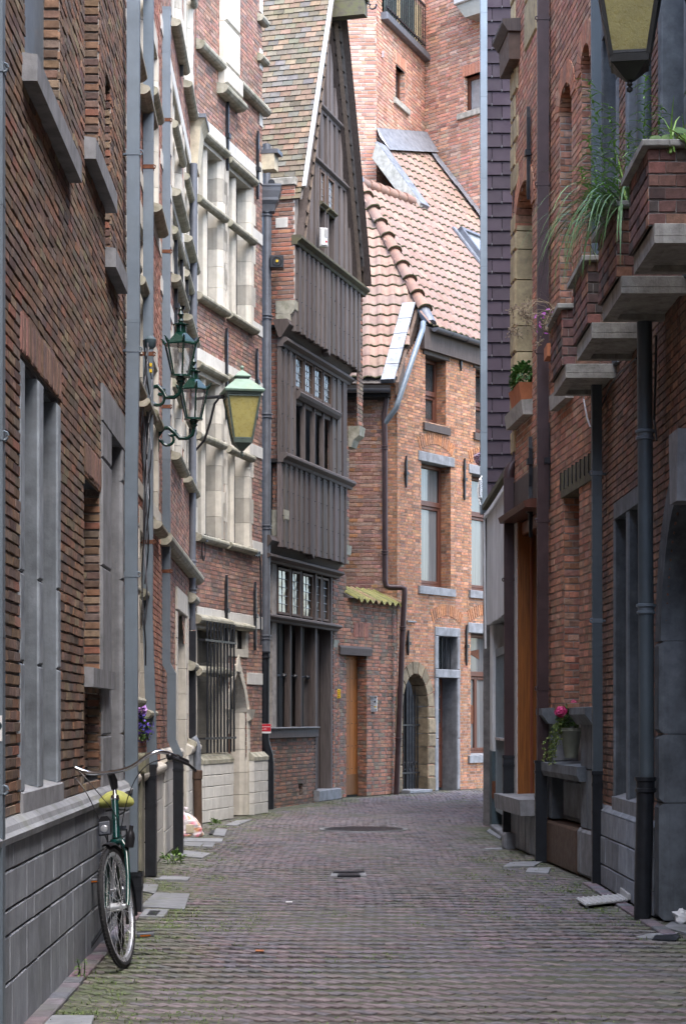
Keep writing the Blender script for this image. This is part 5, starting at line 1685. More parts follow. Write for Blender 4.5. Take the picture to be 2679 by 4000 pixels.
        for i in range(1, k + 1):
            c = pa + (pb - pa) * (i / (k + 1)); t_ = (pb - pa).normalized() * .02
            MB().tube([c + out * (r * 1.06 * math.cos(math.pi * s / 8)) - Vector((0, 0, r * 1.06 * math.sin(math.pi * s / 8))) for s in range(9)], .009, 4).build('gutter_bracket', m, g_)
    gutter(fr.P(fr.pu(1662), 8.76, .2), fr.P(L, 8.76, .2), fr.N)
    gutter(Vector((.86, 36.42, 7.42)), Vector((-.2, 36.42, 7.42)), Vector((0, -1, 0)))
    box('soffit_board', 'dark', root, FS_, .13, 1.4, 7.28, 7.5, .0, .34)
    body(root, fr, 1.8, L, 8.3, 2.6, w=-.55)
house_corner()

# ================================================================== pink brick tower house behind
def tower():
    H = 18.5
    c1, c2, c3 = Vector((.733, 43.9, 0)), Vector((1.936, 47.1, 0)), Vector((3.6, 45.35, 0))
    root = thing('brick_tower', c1, 'tall pale pink brick tower house with railed balcony, rising behind the pantile roof', 'house')
    f1 = facade(-1.0, 43.9, .733, 43.9)
    f2 = facade(c1.x, c1.y, c2.x, c2.y)
    f3 = facade(c2.x, c2.y, c3.x, c3.y)
    z0 = 9.5
    wa = Rect(f2.pu(1545), f2.pu(1583), f2.pv(1546, 388), f2.pv(1546, 246))
    wb = Rect(f3.pu(1812), f3.pu(1900), f3.pv(1812, 442), f3.pv(1812, 300))
    bz = f2.pv(1490, 50)
    bo = Rect(f2.pu(1492), f2.pu(1630), bz, H - .4)
    patches = [(f1, z0, H, spans(0, f1.L)), (f2, z0, H, spans(0, f2.L, [wa, bo])), (f3, z0, H, spans(0, f3.L, [wb])),
               (jamb_frame(f2, wa.u1, 0), wa.v0, wa.v1, spans(0, .2)), (jamb_frame(f3, wb.u0, 0, False), wb.v0, wb.v1, spans(0, .12)), (jamb_frame(f2, bo.u1, 0), bo.v0, bo.v1, spans(0, .3))]
    brick_wall(root, patches, PAL_TOW, .0815, .225, .020, 'mortar_light', proud=.007, m='brick_clean', key='T', jit=.004)
    for f, o in ((f2, wa), (f3, wb)):
        w = MB()
        fw = .08
        for a, b, c, d in ((o.u0, o.u0 + fw, o.v0, o.v1), (o.u1 - fw, o.u1, o.v0, o.v1), (o.u0 + fw, o.u1 - fw, o.v0, o.v0 + fw), (o.u0 + fw, o.u1 - fw, o.v1 - fw, o.v1)):
            w.box(f, a, b, c, d, -.22, -.13)
        w = w.build('window', 'redwood', root)
        box('pane', 'glass' if f is f2 else 'glass_sky', w, f, o.u0 + fw, o.u1 - fw, o.v0 + fw, o.v1 - fw, -.18, -.17)
        box('sill', 'concrete', w, f, o.u0 - .18, o.u1 + .18, o.v0 - .14, o.v0, -.2, .07, .01)
        n = 8
        for k in range(n):
            a, b = o.u0 - .05 + (o.u1 - o.u0 + .1) * k / n, o.u0 - .05 + (o.u1 - o.u0 + .1) * (k + 1) / n
            box('brick', 'brick_clean', root, f, a + .008, b - .008, o.v1, o.v1 + .24, -.02, .014, 0, random.choice(PAL_TOW))
    # balcony
    b = MB().box(f2, f2.pu(1487), f2.pu(1668) , bz - .16, bz, -.3, .16, (1, 1, 1), .01).build('balcony', 'lead', root)
    box('door', 'glass', b, f2, bo.u0, bo.u1, bz, H - .4, -.3, -.27)
    u0, u1 = bo.u0, f2.pu(1645)
    for z in (bz + .12, bz + 1.05): box('rail', 'castiron', b, f2, u0, u1, z, z + .04, .08, .12)
    n = 20
    for k in range(n + 1):
        u = u0 + (u1 - u0) * k / n
        box('bar', 'castiron', b, f2, u - .011, u + .011, bz, bz + 1.05, .09, .112)
    for k in range(10):
        u = u0 + .04 + (u1 - u0 - .1) * k / 10
        g = random.uniform(.6, 1.5)
        box('slat', 'creampaint' if k in (3, 8, 9) else 'teal', b, f2, u, u + (u1 - u0) / 11.5, bz + .06, bz + 1.0, .03, .05, 0, (g, g * .9, g * .7))
    # efflorescence stain runs as thin lime wash on the masonry
    box('wall_plate', 'alloy', root, f2, f2.pu(1488), f2.pu(1492), f2.pv(1489, 225), f2.pv(1489, 200), .02, .05)
    # white dormer corner, top of the picture
    d = box('dormer', 'white', root, f3, f3.pu(1828), f3.L + .3, f3.pv(1835, 38), f3.pv(1835, -90), 0, .5, .02)
    MB().ext_w(f3, .0, .45, [(f3.pu(1832), f3.pv(1835, 38)), (f3.L + .3, f3.pv(1835, 38)), (f3.L + .3, f3.pv(1876, 88)), (f3.pu(1868), f3.pv(1876, 84))], (.55, .55, .5)).build('soffit', 'white', d)
    mb = MB()
    P = lambda x, y, z: Vector((x, y, z))
    for a, c in (((-1, 43.95), (-1, 51)), ((c3.x, c3.y), (6, 51)), ((-1, 51), (6, 51))):
        mb.quad(P(*a, 0), P(*c, 0), P(*c, H), P(*a, H))
    mb.add([P(-1, 43.95, H), P(.733, 43.95, H), P(1.936, 47.1, H), P(c3.x, c3.y, H), P(6, 51, H), P(-1, 51, H)], [tuple(range(6))])
    mb.quad(P(-1, 43.98, 0), P(.74, 43.98, 0), P(.74, 43.98, z0), P(-1, 43.98, z0))
    mb.build('rear_wall', 'mortar_dark', root)
tower()
# ================================================================== tall house whose side is hung with purple slates
def slate_house():
    f = Fr((1.80, 26.0, 0), (1, 0, 0), (0, 0, 1), (0, -1, 0))
    root = thing('slate_house', (3.2, 28, 0), 'tall house side hung with purple slates and edged with a zinc strip', 'house')
    H = 12.5
    x1 = 1.15
    zb = f.pv(1930, 2010)
    mb = MB()
    for a, c in (((1.83, 26.05), (7, 26.05)), ((1.83, 26.05), (3.0, 34.0)), ((3.0, 34), (7, 34)), ((7, 26.05), (7, 34))):
        mb.quad((*a, 0), (*c, 0), (*c, H), (*a, H))
    mb.quad((1.83, 26.05, H), (7, 26.05, H), (7, 34, H), (3.0, 34, H))
    wall = mb.build('wall', 'mortar_dark', root)
    u0 = f.pu(1898)
    gh, w = .182, .0
    r = 0; v = zb - .12
    pal = [(.032, .0235, .034), (.028, .021, .030), (.036, .026, .038)]
    while v < H:
        off = (.135, .28)[r % 2]
        edges = [u0] + [u0 + off + k * .26 for k in range(8)]
        edges = [e for e in edges if e < x1]
        if r % 2 == 0: edges = [u0, u0 + .075] + [u0 + .075 + .27 * k for k in range(1, 5)]
        else: edges = [u0, u0 + .205] + [u0 + .205 + .27 * k for k in range(1, 5)]
        for a, b in zip(edges[:-1], edges[1:]):
            g = random.uniform(.94, 1.06); c = random.choice(pal)
            j = random.uniform(-.003, .003)
            vs = [f.P(a + .004, v + j, .030), f.P(b - .004, v + j * .5, .030), f.P(b - .004, v + gh + .03, .008), f.P(a + .004, v + gh + .03, .008), f.P(a + .004, v + j, .010), f.P(b - .004, v + j * .5, .010)]
            MB().add(vs, [(0, 1, 2, 3), (4, 5, 1, 0), (0, 3, 4), (1, 5, 2)], tuple(x * g for x in c)).build('slate', 'slate', wall)
            MB().tube([f.P(b - .004, v + .004, .02), f.P(b - .002, v - .012, .032), f.P(b - .002, v + .02, .034)], .0022, 4).build('slate_hook', 'came', wall)
        v += gh; r += 1
    # zinc corner strip in lengths
    z = zb
    while z < H:
        l = random.uniform(1.05, 1.15)
        MB().ext_v(f, z + .002, min(z + l, H), [(u0 - .075, -.05), (u0 - .075, .045), (u0 + .012, .040), (u0 + .012, -.02)]).build('corner_strip', 'zinc', root)
        z += l
    # a lamp box with cables by the strip
    q = box('junction_box', 'alloy', root, f, f.pu(1868), f.pu(1880), f.pv(1870, 1950), f.pv(1870, 1875), .02, .12, .01)
    pts = [f.P(f.pu(1880), f.pv(1880, 1862), .08)] + [f.P(f.pu(1874) - .035 * math.sin(t), f.pv(1870, 1870) - .35 * t / math.pi, .1) for t in np.linspace(.2, math.pi, 8)]
    MB().tube(pts, .010, 6).build('cable', 'whiteplastic', root)
slate_house()

# ================================================================== low white annexe under the slates
FA = facade(1.915, 21.95, 1.935, 25.85, -1)
def annexe():
    fr = FA
    U, V = fr.pu, fr.pv
    root = thing('shop_annexe', fr.P(2, 0), 'low white rendered shop front with grey grille shutter, below the purple slates', 'building')
    L = fr.L
    zt = V(1904, 2015); zs = V(1904, 2455)
    # rendered fascia box
    MB().ext_u(fr, -.0, L, [(-.3, zs + .05), (-.3, zt), (.06, zt), (.06, zs), (.0, zs + .0)]).build('fascia', 'render', root)
    k = 14
    for i in range(k):
        a, b = L * i / k, L * (i + 1) / k
        g = random.uniform(.92, 1.06)
        box('board', 'render', root, fr, a + .003, b - .003, zs - random.uniform(0, .02), zt - .03, .055, .072, .004, (g, g, g * 1.02))
    MB().ext_u(fr, -.05, L + .08, [(-.4, zt + .10), (-.4, zt), (.13, zt - .01), (.13, zt + .05)]).build('roof_edge', 'mossywood', root)
    # end panel facing down the street and pier
    e = Fr(fr.P(L, 0, .075), -fr.N, fr.V, fr.U)
    pier0 = L - .42
    box('pier', 'render', root, fr, pier0, L + .02, .98, zs, -.3, .03, .01)
    box('pier_foot', 'teal', root, fr, pier0 - .004, L + .024, 0, .98, -.3, .034, .01)
    # recessed shutter of narrow slats in a steel frame
    a, b = .25, pier0 - .02
    z0, z1 = .22, V(1935, 2535)
    g = MB()
    for p, q, c, d in ((a, a + .07, z0, z1), (b - .07, b, z0, z1), (a, b, z0, z0 + .09), (a, b, z1 - .1, z1)): g.box(fr, p, q, c, d, -.06, -.01, (1, 1, 1), .005)
    g = g.build('shutter', 'grille', root)
    n = 46
    for i in range(n):
        u = a + .08 + (b - a - .16) * i / (n - 1)
        box('slat', 'grille', g, fr, u - .011, u + .011, z0 + .09, z1 - .1, -.05, -.022, 0, (.85, .85, .85))
    box('rear_panel', 'teal', g, fr, a, b, z0, z1, -.10, -.075)
    box('rail', 'alloy', g, fr, a + .07, b - .07, V(1940, 2890), V(1940, 2890) + .03, -.03, .01)
    box('hinge', 'rust', root, fr, pier0 + .03, pier0 + .07, .95, 1.1, .03, .05) if False else None
    box('hinge', 'rust', root, fr, pier0 - .03, pier0 - .004, .38, .60, -.03, .036)
    box('threshold', 'bluestone_light', root, fr, .1, pier0 - .02, 0, .05, -.4, .06, .01)
    box('rear_wall', 'dark', root, fr, 0, L, 0, zs + .06, -.5, -.3)
    box('wall', 'render', root, fr, 0, .25, .0, zs + .01, -.3, -.02)
    mb = MB()
    mb.quad(fr.P(0, zt + .05, -.35), fr.P(L, zt + .05, -.35), fr.P(L, zt + .05, -4), fr.P(0, zt + .05, -4)); mb.build('roof', 'lead', root)
    # chain of twisted white cable under the roof edge
    q = MB()
    pts = [fr.P(L + .05 - t * (L + .05), zt - .10 - .03 * math.sin(t * math.pi), .10) for t in np.linspace(0, 1, 60)]
    for i, p in enumerate(pts[:-1]):
        d = (pts[i + 1] - p)
        q.tube([p + Vector((0, 0, .018 * (-1) ** i)), p + d * .5 + Vector((0, 0, .03 * (-1) ** (i + 1))), p + d + Vector((0, 0, .018 * (-1) ** (i + 1)))], .013, 5)
    q.build('cable', 'paper', root)
    MB().tube([fr.P(L + .05, zt - .05, .09), fr.P(L + .03, zt - .2, .10), fr.P(L + .03, .9 + zs - 1.2, .085), fr.P(L + .03, zs - .1, .085)], .014, 6).build('conduit', 'whiteplastic', root)
annexe()

# ================================================================== the two fronts with the brown downpipes
FH = facade(2.19, 17.15, 1.86, 21.95, -1)
def house_door():
    fr = FH
    U, V = fr.pu, fr.pv
    u0, u1 = U(2138), fr.L
    root = thing('brick_house', fr.P((u0 + u1) / 2, 0), 'narrow red brick house with yellow stone window jambs and an orange wooden door', 'house')
    H = 11.0
    win = Arch(U(2078), U(2018), V(2048, 1585), V(2060, 830), V(2060, 690)); 
    du0, du1 = U(2106), U(2022)
    zc = V(2008, 2050)
    door = Rect(du0, du1, .32, zc)
    top = Rect(U(2078), U(2018), V(2060, 420), V(2060, -300))
    op = [win, door]
    patches = [(fr, .3, H, spans(u0, u1, op)), (Fr(fr.P(u1, 0, 0), -fr.N, fr.V, fr.U), 4.0, H, spans(0, .5)), (jamb_frame(fr, win.u1, 0), win.v0, win.v1, spans(.18, .3))]
    brick_wall(root, patches, PAL_H, .066, .19, .014, 'mortar_light', proud=.003, recess=.004, key='H', jit=.002, n_single=260)
    # rough yellow stone: far jamb of the window, quoins at the end, strip by the roof
    zz = [win.v0]
    hs = (.22, .45, .28, .5, .33, .2, .42, .3)
    for h in hs:
        a = zz[-1]; b = min(a + h, win.vs + .2)
        if b <= a + .05: break
        g = random.uniform(.85, 1.12)
        box('stone', 'yellow_stone', root, fr, win.u1 - .005, u1 + .01, a + .006, b - .006, -.22, .022 + random.uniform(-.006, .01), .02, (g, g * .98, g * .94))
        zz.append(b)
    for k in range(26):
        a = 4.3 + k * .26
        if a > H: break
        if win.v0 - .3 < a < win.vs + .2: continue
        g = random.uniform(.8, 1.1)
        box('stone', 'yellow_stone', root, fr, u1 - .28 - .18 * (k % 2), u1 + .012, a + .006, a + .25, -.2, .016 + random.uniform(0, .01), .015, (g, g * .98, g * .94))
    for k in range(5):
        a = V(2070, 170) + k * .5
        g = random.uniform(.8, 1.1)
        box('stone', 'yellow_stone', root, fr, U(2098), U(2052), a, a + .48, -.1, .018, .02, (g * .9, g * .9, g * .85))
    # voussoirs over the window
    cu, hw = (win.u0 + win.u1) / 2, (win.u1 - win.u0) / 2
    for k in range(16):
        t = math.pi * (k + .5) / 16
        t0, t1 = t - .085, t + .085
        q = [(cu + (hw + r) * math.cos(tt_), win.vs + (win.v1 - win.vs + r) * math.sin(tt_)) for tt_, r in ((t0, 0), (t1, 0), (t1, .2), (t0, .2))]
        MB().prism([fr.P(u, v, .016) for u, v in q], [fr.P(u, v, -.3) for u, v in q], random.choice(PAL_H)).build('brick', 'brick', root)
    w = box('window', 'darkwood', root, fr, win.u0, win.u1, win.v0, win.v1, -.36, -.32)
    box('pane', 'glass', w, fr, win.u0 + .08, win.u1 - .08, win.v0 + .08, win.vs, -.32, -.31)
    for a, b in ((U(2080), U(2012)),):
        MB().ext_u(fr, a, b, [(-.3, win.v0 - .17), (.10, win.v0 - .17), (.12, win.v0 - .02), (-.3, win.v0 + .02)]).build('sill', 'concrete', root)
    # boxed cornice at the top
    c = MB().ext_u(fr, U(2032), u1 + .1, [(0, V(2020, 255)), (.12, V(2020, 255)), (.13, V(2020, 150)), (.0, V(2020, 150))]).build('cornice', 'browniron', root)
    MB().ext_u(fr, U(2034), u1 + .12, [(0, V(2020, 150)), (.14, V(2020, 150)), (.2, V(2020, 120)), (.2, V(2020, 105)), (0, V(2020, 100))]).build('rim', 'darkwood', c)
    # door: open orange frame, fanlight, cornice
    d = MB().ext_u(fr, du0 - .1, du1 + .25, [(-.3, zc), (.16, zc + .01), (.18, zc + .07), (.10, zc + .10), (-.3, zc + .10)]).build('door', 'redwood', root)
    MB().box(jamb_frame(fr, du1, 0), .0, .38, .32, zc, -.02, .02, (.8, .78, .75), .0).build('jamb', 'orangewood', d)
    for k in (.13, .22, .30): box('stop', 'redwood', d, jamb_frame(fr, du1, 0), k, k + .03, .32, zc, .018, .04, .008, (2.2, 2.0, 1.8))
    MB().box(jamb_frame(fr, du0, 0, False), .0, .38, .32, zc, -.02, .02).build('jamb', 'orangewood', d)
    zf = V(2070, 2170)
    box('head', 'redwood', d, fr, du0, du1, zc - .14, zc, -.3, -.04, .01, (1.6, 1.6, 1.4))
    box('transom', 'redwood', d, fr, du0, du1, zf - .08, zf + .05, -.34, -.20, .01, (1.7, 1.6, 1.4))
    box('fanlight', 'glass', d, fr, du0, du1, zf + .05, zc - .14, -.3, -.29)
    box('bar', 'redwood', d, fr, (du0 + du1) / 2 - .04, (du0 + du1) / 2 + .04, zf + .05, zc - .14, -.29, -.22, .01, (1.7, 1.6, 1.4))
    lf = box('door_leaf', 'orangewood', d, fr, du0, du1, .32, zf - .08, -.40, -.36, 0, (.8, .8, .8))
    for k in range(6):
        a = du0 + (du1 - du0) * k / 6
        box('plank', 'orangewood', lf, fr, a + .004, a + (du1 - du0) / 6 - .004, .34, zf - .1, -.36, -.345, .004, (.9 + .04 * (k % 3),) * 3)
    MB().lathe(fr.P(du1 - .1, 1.4, -.345), [(.03, 0), (.03, .02), (.015, .05), (.0, .05)], 10, axis=fr.N).build('handle', 'chrome', lf)
    # white painted strip, door step, base
    box('wall_strip', 'white', root, fr, du1 + .02, du1 + .30, .3, zc, -.2, .012)
    MB().ext_u(fr, du0 - .05, du1 + .35, [(-.4, .42), (.20, .42), (.21, .58), (-.4, .60)]).build('door_sill', 'bluestone_light', root)
    blocks(root, fr, [0, .42], du0 - .2, u1, (.3, .7), 'plinth_stone', -.2, .05, .008, 'stone', .02, .15)
    box('stone', 'bluestone_light', root, fr, du1 - .15, du1 + .05, 0, .17, .05, .17, .02)
    for x, y0, y1 in ((2075, 415, 780), (2083, 1705, 1900), (2083, 1900, 2100)):
        anchor(root, fr, U(x), V(x, y1), V(x, y0))
    MB().box(fr, du0 - .05, du1 + .3, zc + .11, zc + .45, -.2, .012).build('lintel', 'darkwood', root)
    body(root, fr, u0, u1, H, 4)
house_door()

def house_arches():
    fr = FH
    U, V = fr.pu, fr.pv
    u0, u1 = -.05, U(2138)
    root = thing('brick_house', fr.P((u0 + u1) / 2, 0), 'orange red brick house with arched upper windows above a stone niche holding a flower pot', 'house')
    H = 11.0
    wa = Arch(U(2232), U(2186), V(2190, 1540), V(2186, 455), V(2200, 345))
    wb = Arch(U(2306), U(2270), V(2270, 1220), V(2270, 285), V(2290, 170))
    zl = V(2200, 1945)
    la = Rect(U(2262), U(2202), V(2205, 2758), zl)
    lb = Rect(U(2332), U(2310), V(2310, 2750), V(2312, 1880))
    patches = [(fr, 1.48, H, spans(u0, u1, [wa, wb, la, lb]))]
    for o, d in ((wa, .2), (wb, .2), (la, .24), (lb, .24)):
        patches.append((jamb_frame(fr, o.u1, 0), o.v0, getattr(o, 'vs', o.v1), spans(0, d)))
        patches.append((jamb_frame(fr, o.u0, 0, False), o.v0, getattr(o, 'vs', o.v1), spans(0, d)))
    brick_wall(root, patches, PAL_H, .067, .19, .014, 'mortar', proud=.003, recess=.004, key='H2', jit=.002)
    for o, d in ((wa, .2), (wb, .2), (la, .24), (lb, .24)):
        w = box('window', 'darkwood', root, fr, o.u0, o.u1, o.v0, o.v1, -d - .03, -d)
        if o in (la, lb):
            brick_wall(w, [(fr.at(0, -d + .008), o.v0, o.v1, spans(o.u0, o.u1))], PAL_H, .067, .19, .014, n_single=40, key='H2', name='blocking_wall')
        else:
            box('pane', 'glass', w, fr, o.u0 + .06, o.u1 - .06, o.v0 + .06, o.v1 - .06, -d, -d + .006)
    for o in (wa, wb):
        cu, hw = (o.u0 + o.u1) / 2, (o.u1 - o.u0) / 2
        for k in range(16):
            t = math.pi * (k + .5) / 16
            t0, t1 = t - .085, t + .085
            q = [(cu + (hw + r) * math.cos(tt_), o.vs + (o.v1 - o.vs + r) * math.sin(tt_)) for tt_, r in ((t0, 0), (t1, 0), (t1, .2), (t0, .2))]
            MB().prism([fr.P(u, v, .012) for u, v in q], [fr.P(u, v, -.22) for u, v in q], random.choice(PAL_H)).build('brick', 'brick', root)
        MB().ext_u(fr, o.u0 - .1, o.u1 + .1, [(-.2, o.v0 - .14), (.08, o.v0 - .14), (.09, o.v0), (-.2, o.v0 + .02)]).build('sill', 'concrete', root)
    # old wooden lintel with pegs
    lt = MB().ext_u(fr, U(2330), U(2196), [(-.2, zl), (.018, zl), (.022, V(2200, 1850)), (-.2, V(2200, 1850))]).build('lintel', 'mossywood', root)
    for k in range(9):
        u = U(2325) + (U(2198) - U(2325)) * k / 8
        box('peg', 'castiron', lt, fr, u - .012, u + .012, V(2200, 1850) - .16, V(2200, 1850) + .01, .01, .03)
    # stone base with niche
    b0, b1 = -.05, u1 - .02
    n0, n1 = U(2276), U(2160)
    zt, zn, zp = V(2200, 2775), V(2200, 2975), V(2200, 3210)
    base = blocks
    for a, b in ((b0, n0), (n1, b1)):
        blocks(root, fr, [zp, (zp + zt) / 2, zt], a, b, (.3, .6), 'bluestone', -.3, .02, .006, 'stone', .008, .15)
    for a, b, m_ in ((b0, n0 + .03, 'bluestone'), (n1 - .06, b1, 'bluestone')):
        MB().ext_u(fr, a, b, [(-.3, zt - .13), (.05, zt - .13), (.12, zt - .04), (.12, zt + .02), (-.3, zt + .05)]).build('cornice_stone', m_, root)
    nb = box('niche', 'render', root, fr, n0, n1, zn, zt - .02, -.28, -.24, 0, (.6, .6, .6))
    MB().box(jamb_frame(fr, n1, 0), 0, .26, zn, zt - .05, -.04, .006).build('reveal', 'bluestone_light', nb)
    MB().ext_u(fr, n0 - .25, n1 + .1, [(-.3, zn - .15), (.08, zn - .15), (.10, zn - .10), (.10, zn - .02), (-.3, zn)]).build('ledge', 'bluestone', root)
    box('panel', 'bluestone', root, fr, n0 - .05, n1 + .05, zp, zn - .15, -.3, -.10, .01, (.9, .9, .9))
    box('panel', 'bluestone', root, fr, n0 + .15, n1 - .12, zp + .03, zn - .18, -.10, -.075, .02)
    blocks(root, fr, [0, zp], b0, n0 + .1, (.4, .8), 'bluestone_light', -.3, .04, .007, 'stone', .03, .1)
    box('plinth_panel', 'browniron', root, fr, n0 + .1, b1 + .05, 0, zp - .02, -.3, .045, .02)
    body(root, fr, u0, u1, H, 4)
    anchor(root, fr, U(2150), V(2150, 1990), V(2150, 1650))
    anchor(root, fr, U(2146), V(2150, 680), V(2150, 300))
house_arches()

# ================================================================== dark brick house with stone planters
FI = facade(2.28, 9.0, 2.22, 17.1, -1)
def house_planters():
    fr = FI
    U, V = fr.pu, fr.pv
    L = fr.L
    root = thing('brick_house', fr.P(4.5, 0), 'brown brick house with bluestone window strips, arched stone doorway and brick planters', 'house')
    H = 10.5
    zp = .66
    lw = Rect(U(2516), U(2402), V(2402, 3112), V(2402, 2030))
    dc = U(2650)
    uu1 = U(2600); dw = 1.85
    arch = Arch(uu1 - dw, uu1, 0, 1.95, 2.95)
    upper = []
    for z0, z1 in ((16.2, 17.0), (14.65, 15.55), (13.1, 14.0), (11.5, 12.45)):
        upper.append(Rect(z0 - 9.0, z1 - 9.0, 4.4, 7.2))
    upper2 = [Rect(o.u0, o.u1, 8.0, 10.2) for o in upper]
    op = [lw, arch] + upper + upper2
    patches = [(fr, zp - .02, H, spans(-9, L, op)), (Fr(fr.P(L, 0, 0), -fr.N, fr.V, fr.U), 0, H, spans(0, .3))]
    brick_wall(root, patches, PAL_I, .0575, .19, .014, 'mortar_dark', proud=.004, recess=.007, key='I', jit=.0025)
    for o in upper + upper2:
        w = MB().box(fr, o.u0 - .14, o.u1 + .14, o.v1, o.v1 + .18, -.26, .012).build('window', 'bluestone', root)
        for u, s in ((o.u1, 1), (o.u0, -1)):
            zc = [o.v0 - .1, o.v0 + 1.1, o.v0 + 2.2, o.v1]
            for a, b in zip(zc[:-1], zc[1:]):
                if b > a: box('jamb', 'bluestone', w, fr, u if s > 0 else u - .12, u + .12 if s > 0 else u, a + .003, min(b, o.v1) - .003, -.26, .014, .01, (1.25,) * 3)
            MB().box(jamb_frame(fr, u, 0, s > 0), .002, .26, o.v0, o.v1, -.02, .003).build('reveal', 'bluestone', w)
        box('pane', 'glass', w, fr, o.u0, o.u1, o.v0, o.v1, -.26, -.25)
        box('sill', 'bluestone', w, fr, o.u0 - .14, o.u1 + .14, o.v0 - .12, o.v0, -.26, .03, .01)
        box('sash', 'white', w, fr, o.u0, o.u1, (o.v0 + o.v1) / 2, (o.v0 + o.v1) / 2 + .05, -.25, -.22)
    # lower two-light window
    w = box('window', 'bluestone', root, fr, lw.u0 - .1, lw.u1 + .02, lw.v1, lw.v1 + .13, -.26, .012)
    m0, m1 = U(2457), U(2448)
    for a, b in ((m0, m1), (lw.u1 - .02, lw.u1 + .06), (lw.u0 - .1, lw.u0)):
        box('mullion', 'bluestone', w, fr, a, b, lw.v0, lw.v1, -.26, .010, .01, (1.2,) * 3)
    for u, s in ((lw.u1 - .02, True), (m0, True), (m1, False)):
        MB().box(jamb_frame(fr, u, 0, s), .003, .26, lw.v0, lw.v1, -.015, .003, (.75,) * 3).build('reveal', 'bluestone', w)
    box('pane', 'glass', w, fr, lw.u0, lw.u1, lw.v0, lw.v1, -.26, -.25)
    MB().ext_u(fr, lw.u0 - .1, lw.u1 + .06, [(-.26, lw.v0 - .12), (.02, lw.v0 - .12), (.02, lw.v0), (-.26, lw.v0 + .09)]).build('sill', 'bluestone_light', w)
    # stone arch and jambs
    cu, hw = (arch.u0 + arch.u1) / 2, (arch.u1 - arch.u0) / 2
    d = box('door', 'darkwood', root, fr, arch.u0, arch.u1, 0, arch.v1, -.5, -.46)
    n = 7
    for k in range(n):
        m_ = 4
        q0, q1 = [], []
        for s in range(m_ + 1):
            t = math.pi * (k + s / m_) / n
            q0.append((cu + hw * math.cos(t), arch.vs + (arch.v1 - arch.vs) * math.sin(t)))
            q1.append((cu + (hw + .24) * math.cos(t), arch.vs + (arch.v1 - arch.vs + .24) * math.sin(t)))
        q = q0 + q1[::-1]
        MB().prism([fr.P(u, v, .035) for u, v in q], [fr.P(u, v, -.46) for u, v in q], (random.uniform(.9, 1.1),) * 3).build('voussoir', 'bluestone', d)
    for ua, ub in ((arch.u1, arch.u1 + .24), (arch.u0 - .24, arch.u0)):
        for a, b in zip([0, .82, 1.30, 1.95], [.82, 1.30, 1.95, 1.96]):
            if b - a > .05: box('jamb_stone', 'bluestone', d, fr, ua, ub, a + .003, b - .003, -.46, .045, .03)
    MB().ext_w(fr, -.1, .11, [(cu - .13, arch.v1 - .14), (cu + .13, arch.v1 - .14), (cu + .17, arch.v1 + .32), (cu - .17, arch.v1 + .32)]).build('keystone', 'bluestone_light', d)
    # stone plinth
    blocks(root, fr, [0, .18, .42, zp - .03], arch.u1 + .25, L, (.3, .55), 'plinth_stone', -.1, .05, .008, 'stone', .008, .2)
    blocks(root, fr, [0, .18, .42, zp - .03], -9, arch.u0 - .25, (.4, .8), 'plinth_stone', -.1, .05, .008, 'stone', .008, .12)
    MB().ext_u(fr, arch.u1 + .25, L, [(-.1, zp - .03), (.05, zp - .03), (.0, zp + .02), (-.1, zp + .02)]).build('plinth_cap', 'plinth_stone', root)
    body(root, fr, -9, L, H, 4)
house_planters()

# four brick planters on concrete slabs along the wall
def planter(y0, y1, label):
    root = thing('balcony_planter', (2.0, (y0 + y1) / 2, 4.2), label, 'planter', 'brick planters on the dark brick house')
    f = Fr((1.80, y0, 0), (0, 1, 0), (0, 0, 1), (-1, 0, 0))        # street face
    n = Fr((1.80, y0, 0), (1, 0, 0), (0, 0, 1), (0, -1, 0))        # near face
    wx = 2.24
    # hollow slab edge: rim and sunk soffit
    mb = MB()
    mb.wbox(((1.815 + wx) / 2, (y0 + y1) / 2, 4.262), wx - 1.815, y1 - y0, .075, cham=.004)
    mb.build('slab', 'concrete', root)
    for c, dx, dy in (((1.86, (y0 + y1) / 2), .09, y1 - y0), (((1.905 + wx) / 2, y0 + .04), wx - 1.905, .08), (((1.905 + wx) / 2, y1 - .04), wx - 1.905, .08)):
        MB().wbox((c[0], c[1], 4.205), dx, dy, .04).build('slab_rim', 'concrete', root)
    yn, yf = y0 + .06, y1 + .02
    L = yf - yn
    fs = Fr((1.79, yn, 0), (0, 1, 0), (0, 0, 1), (-1, 0, 0))
    fn = Fr((1.79, yn, 0), (1, 0, 0), (0, 0, 1), (0, -1, 0))
    ff = Fr((1.79, yf, 0), (1, 0, 0), (0, 0, 1), (0, 1, 0))
    brick_wall(root, [(fs, 4.30, 4.755, spans(0, L)), (fn, 4.30, 4.755, spans(0, wx - 1.79)), (ff, 4.30, 4.755, spans(0, wx - 1.79))], [(.16, .082, .065), (.12, .07, .06), (.20, .10, .07), (.09, .065, .058), (.25, .105, .07)], .076, .2, .013, 'mortar', proud=.006, key='PL', jit=.005, n_single=80)
    MB().wbox((2.02, (yn + yf) / 2, 4.70), .42, L - .06, .08).build('soil', 'soil', root)
    t = .16
    for c, dx, dy in (((1.745 + t / 2, (yn + yf) / 2), t, L + .1), (((1.745 + t + wx) / 2, yn - .05 + t / 2), wx - 1.745 - t, t), (((1.745 + t + wx) / 2, yf + .05 - t / 2), wx - 1.745 - t, t)):
        MB().wbox((c[0], c[1], 4.775), dx, dy, .04, cham=.006).build('coping', 'concrete', root)
    return root
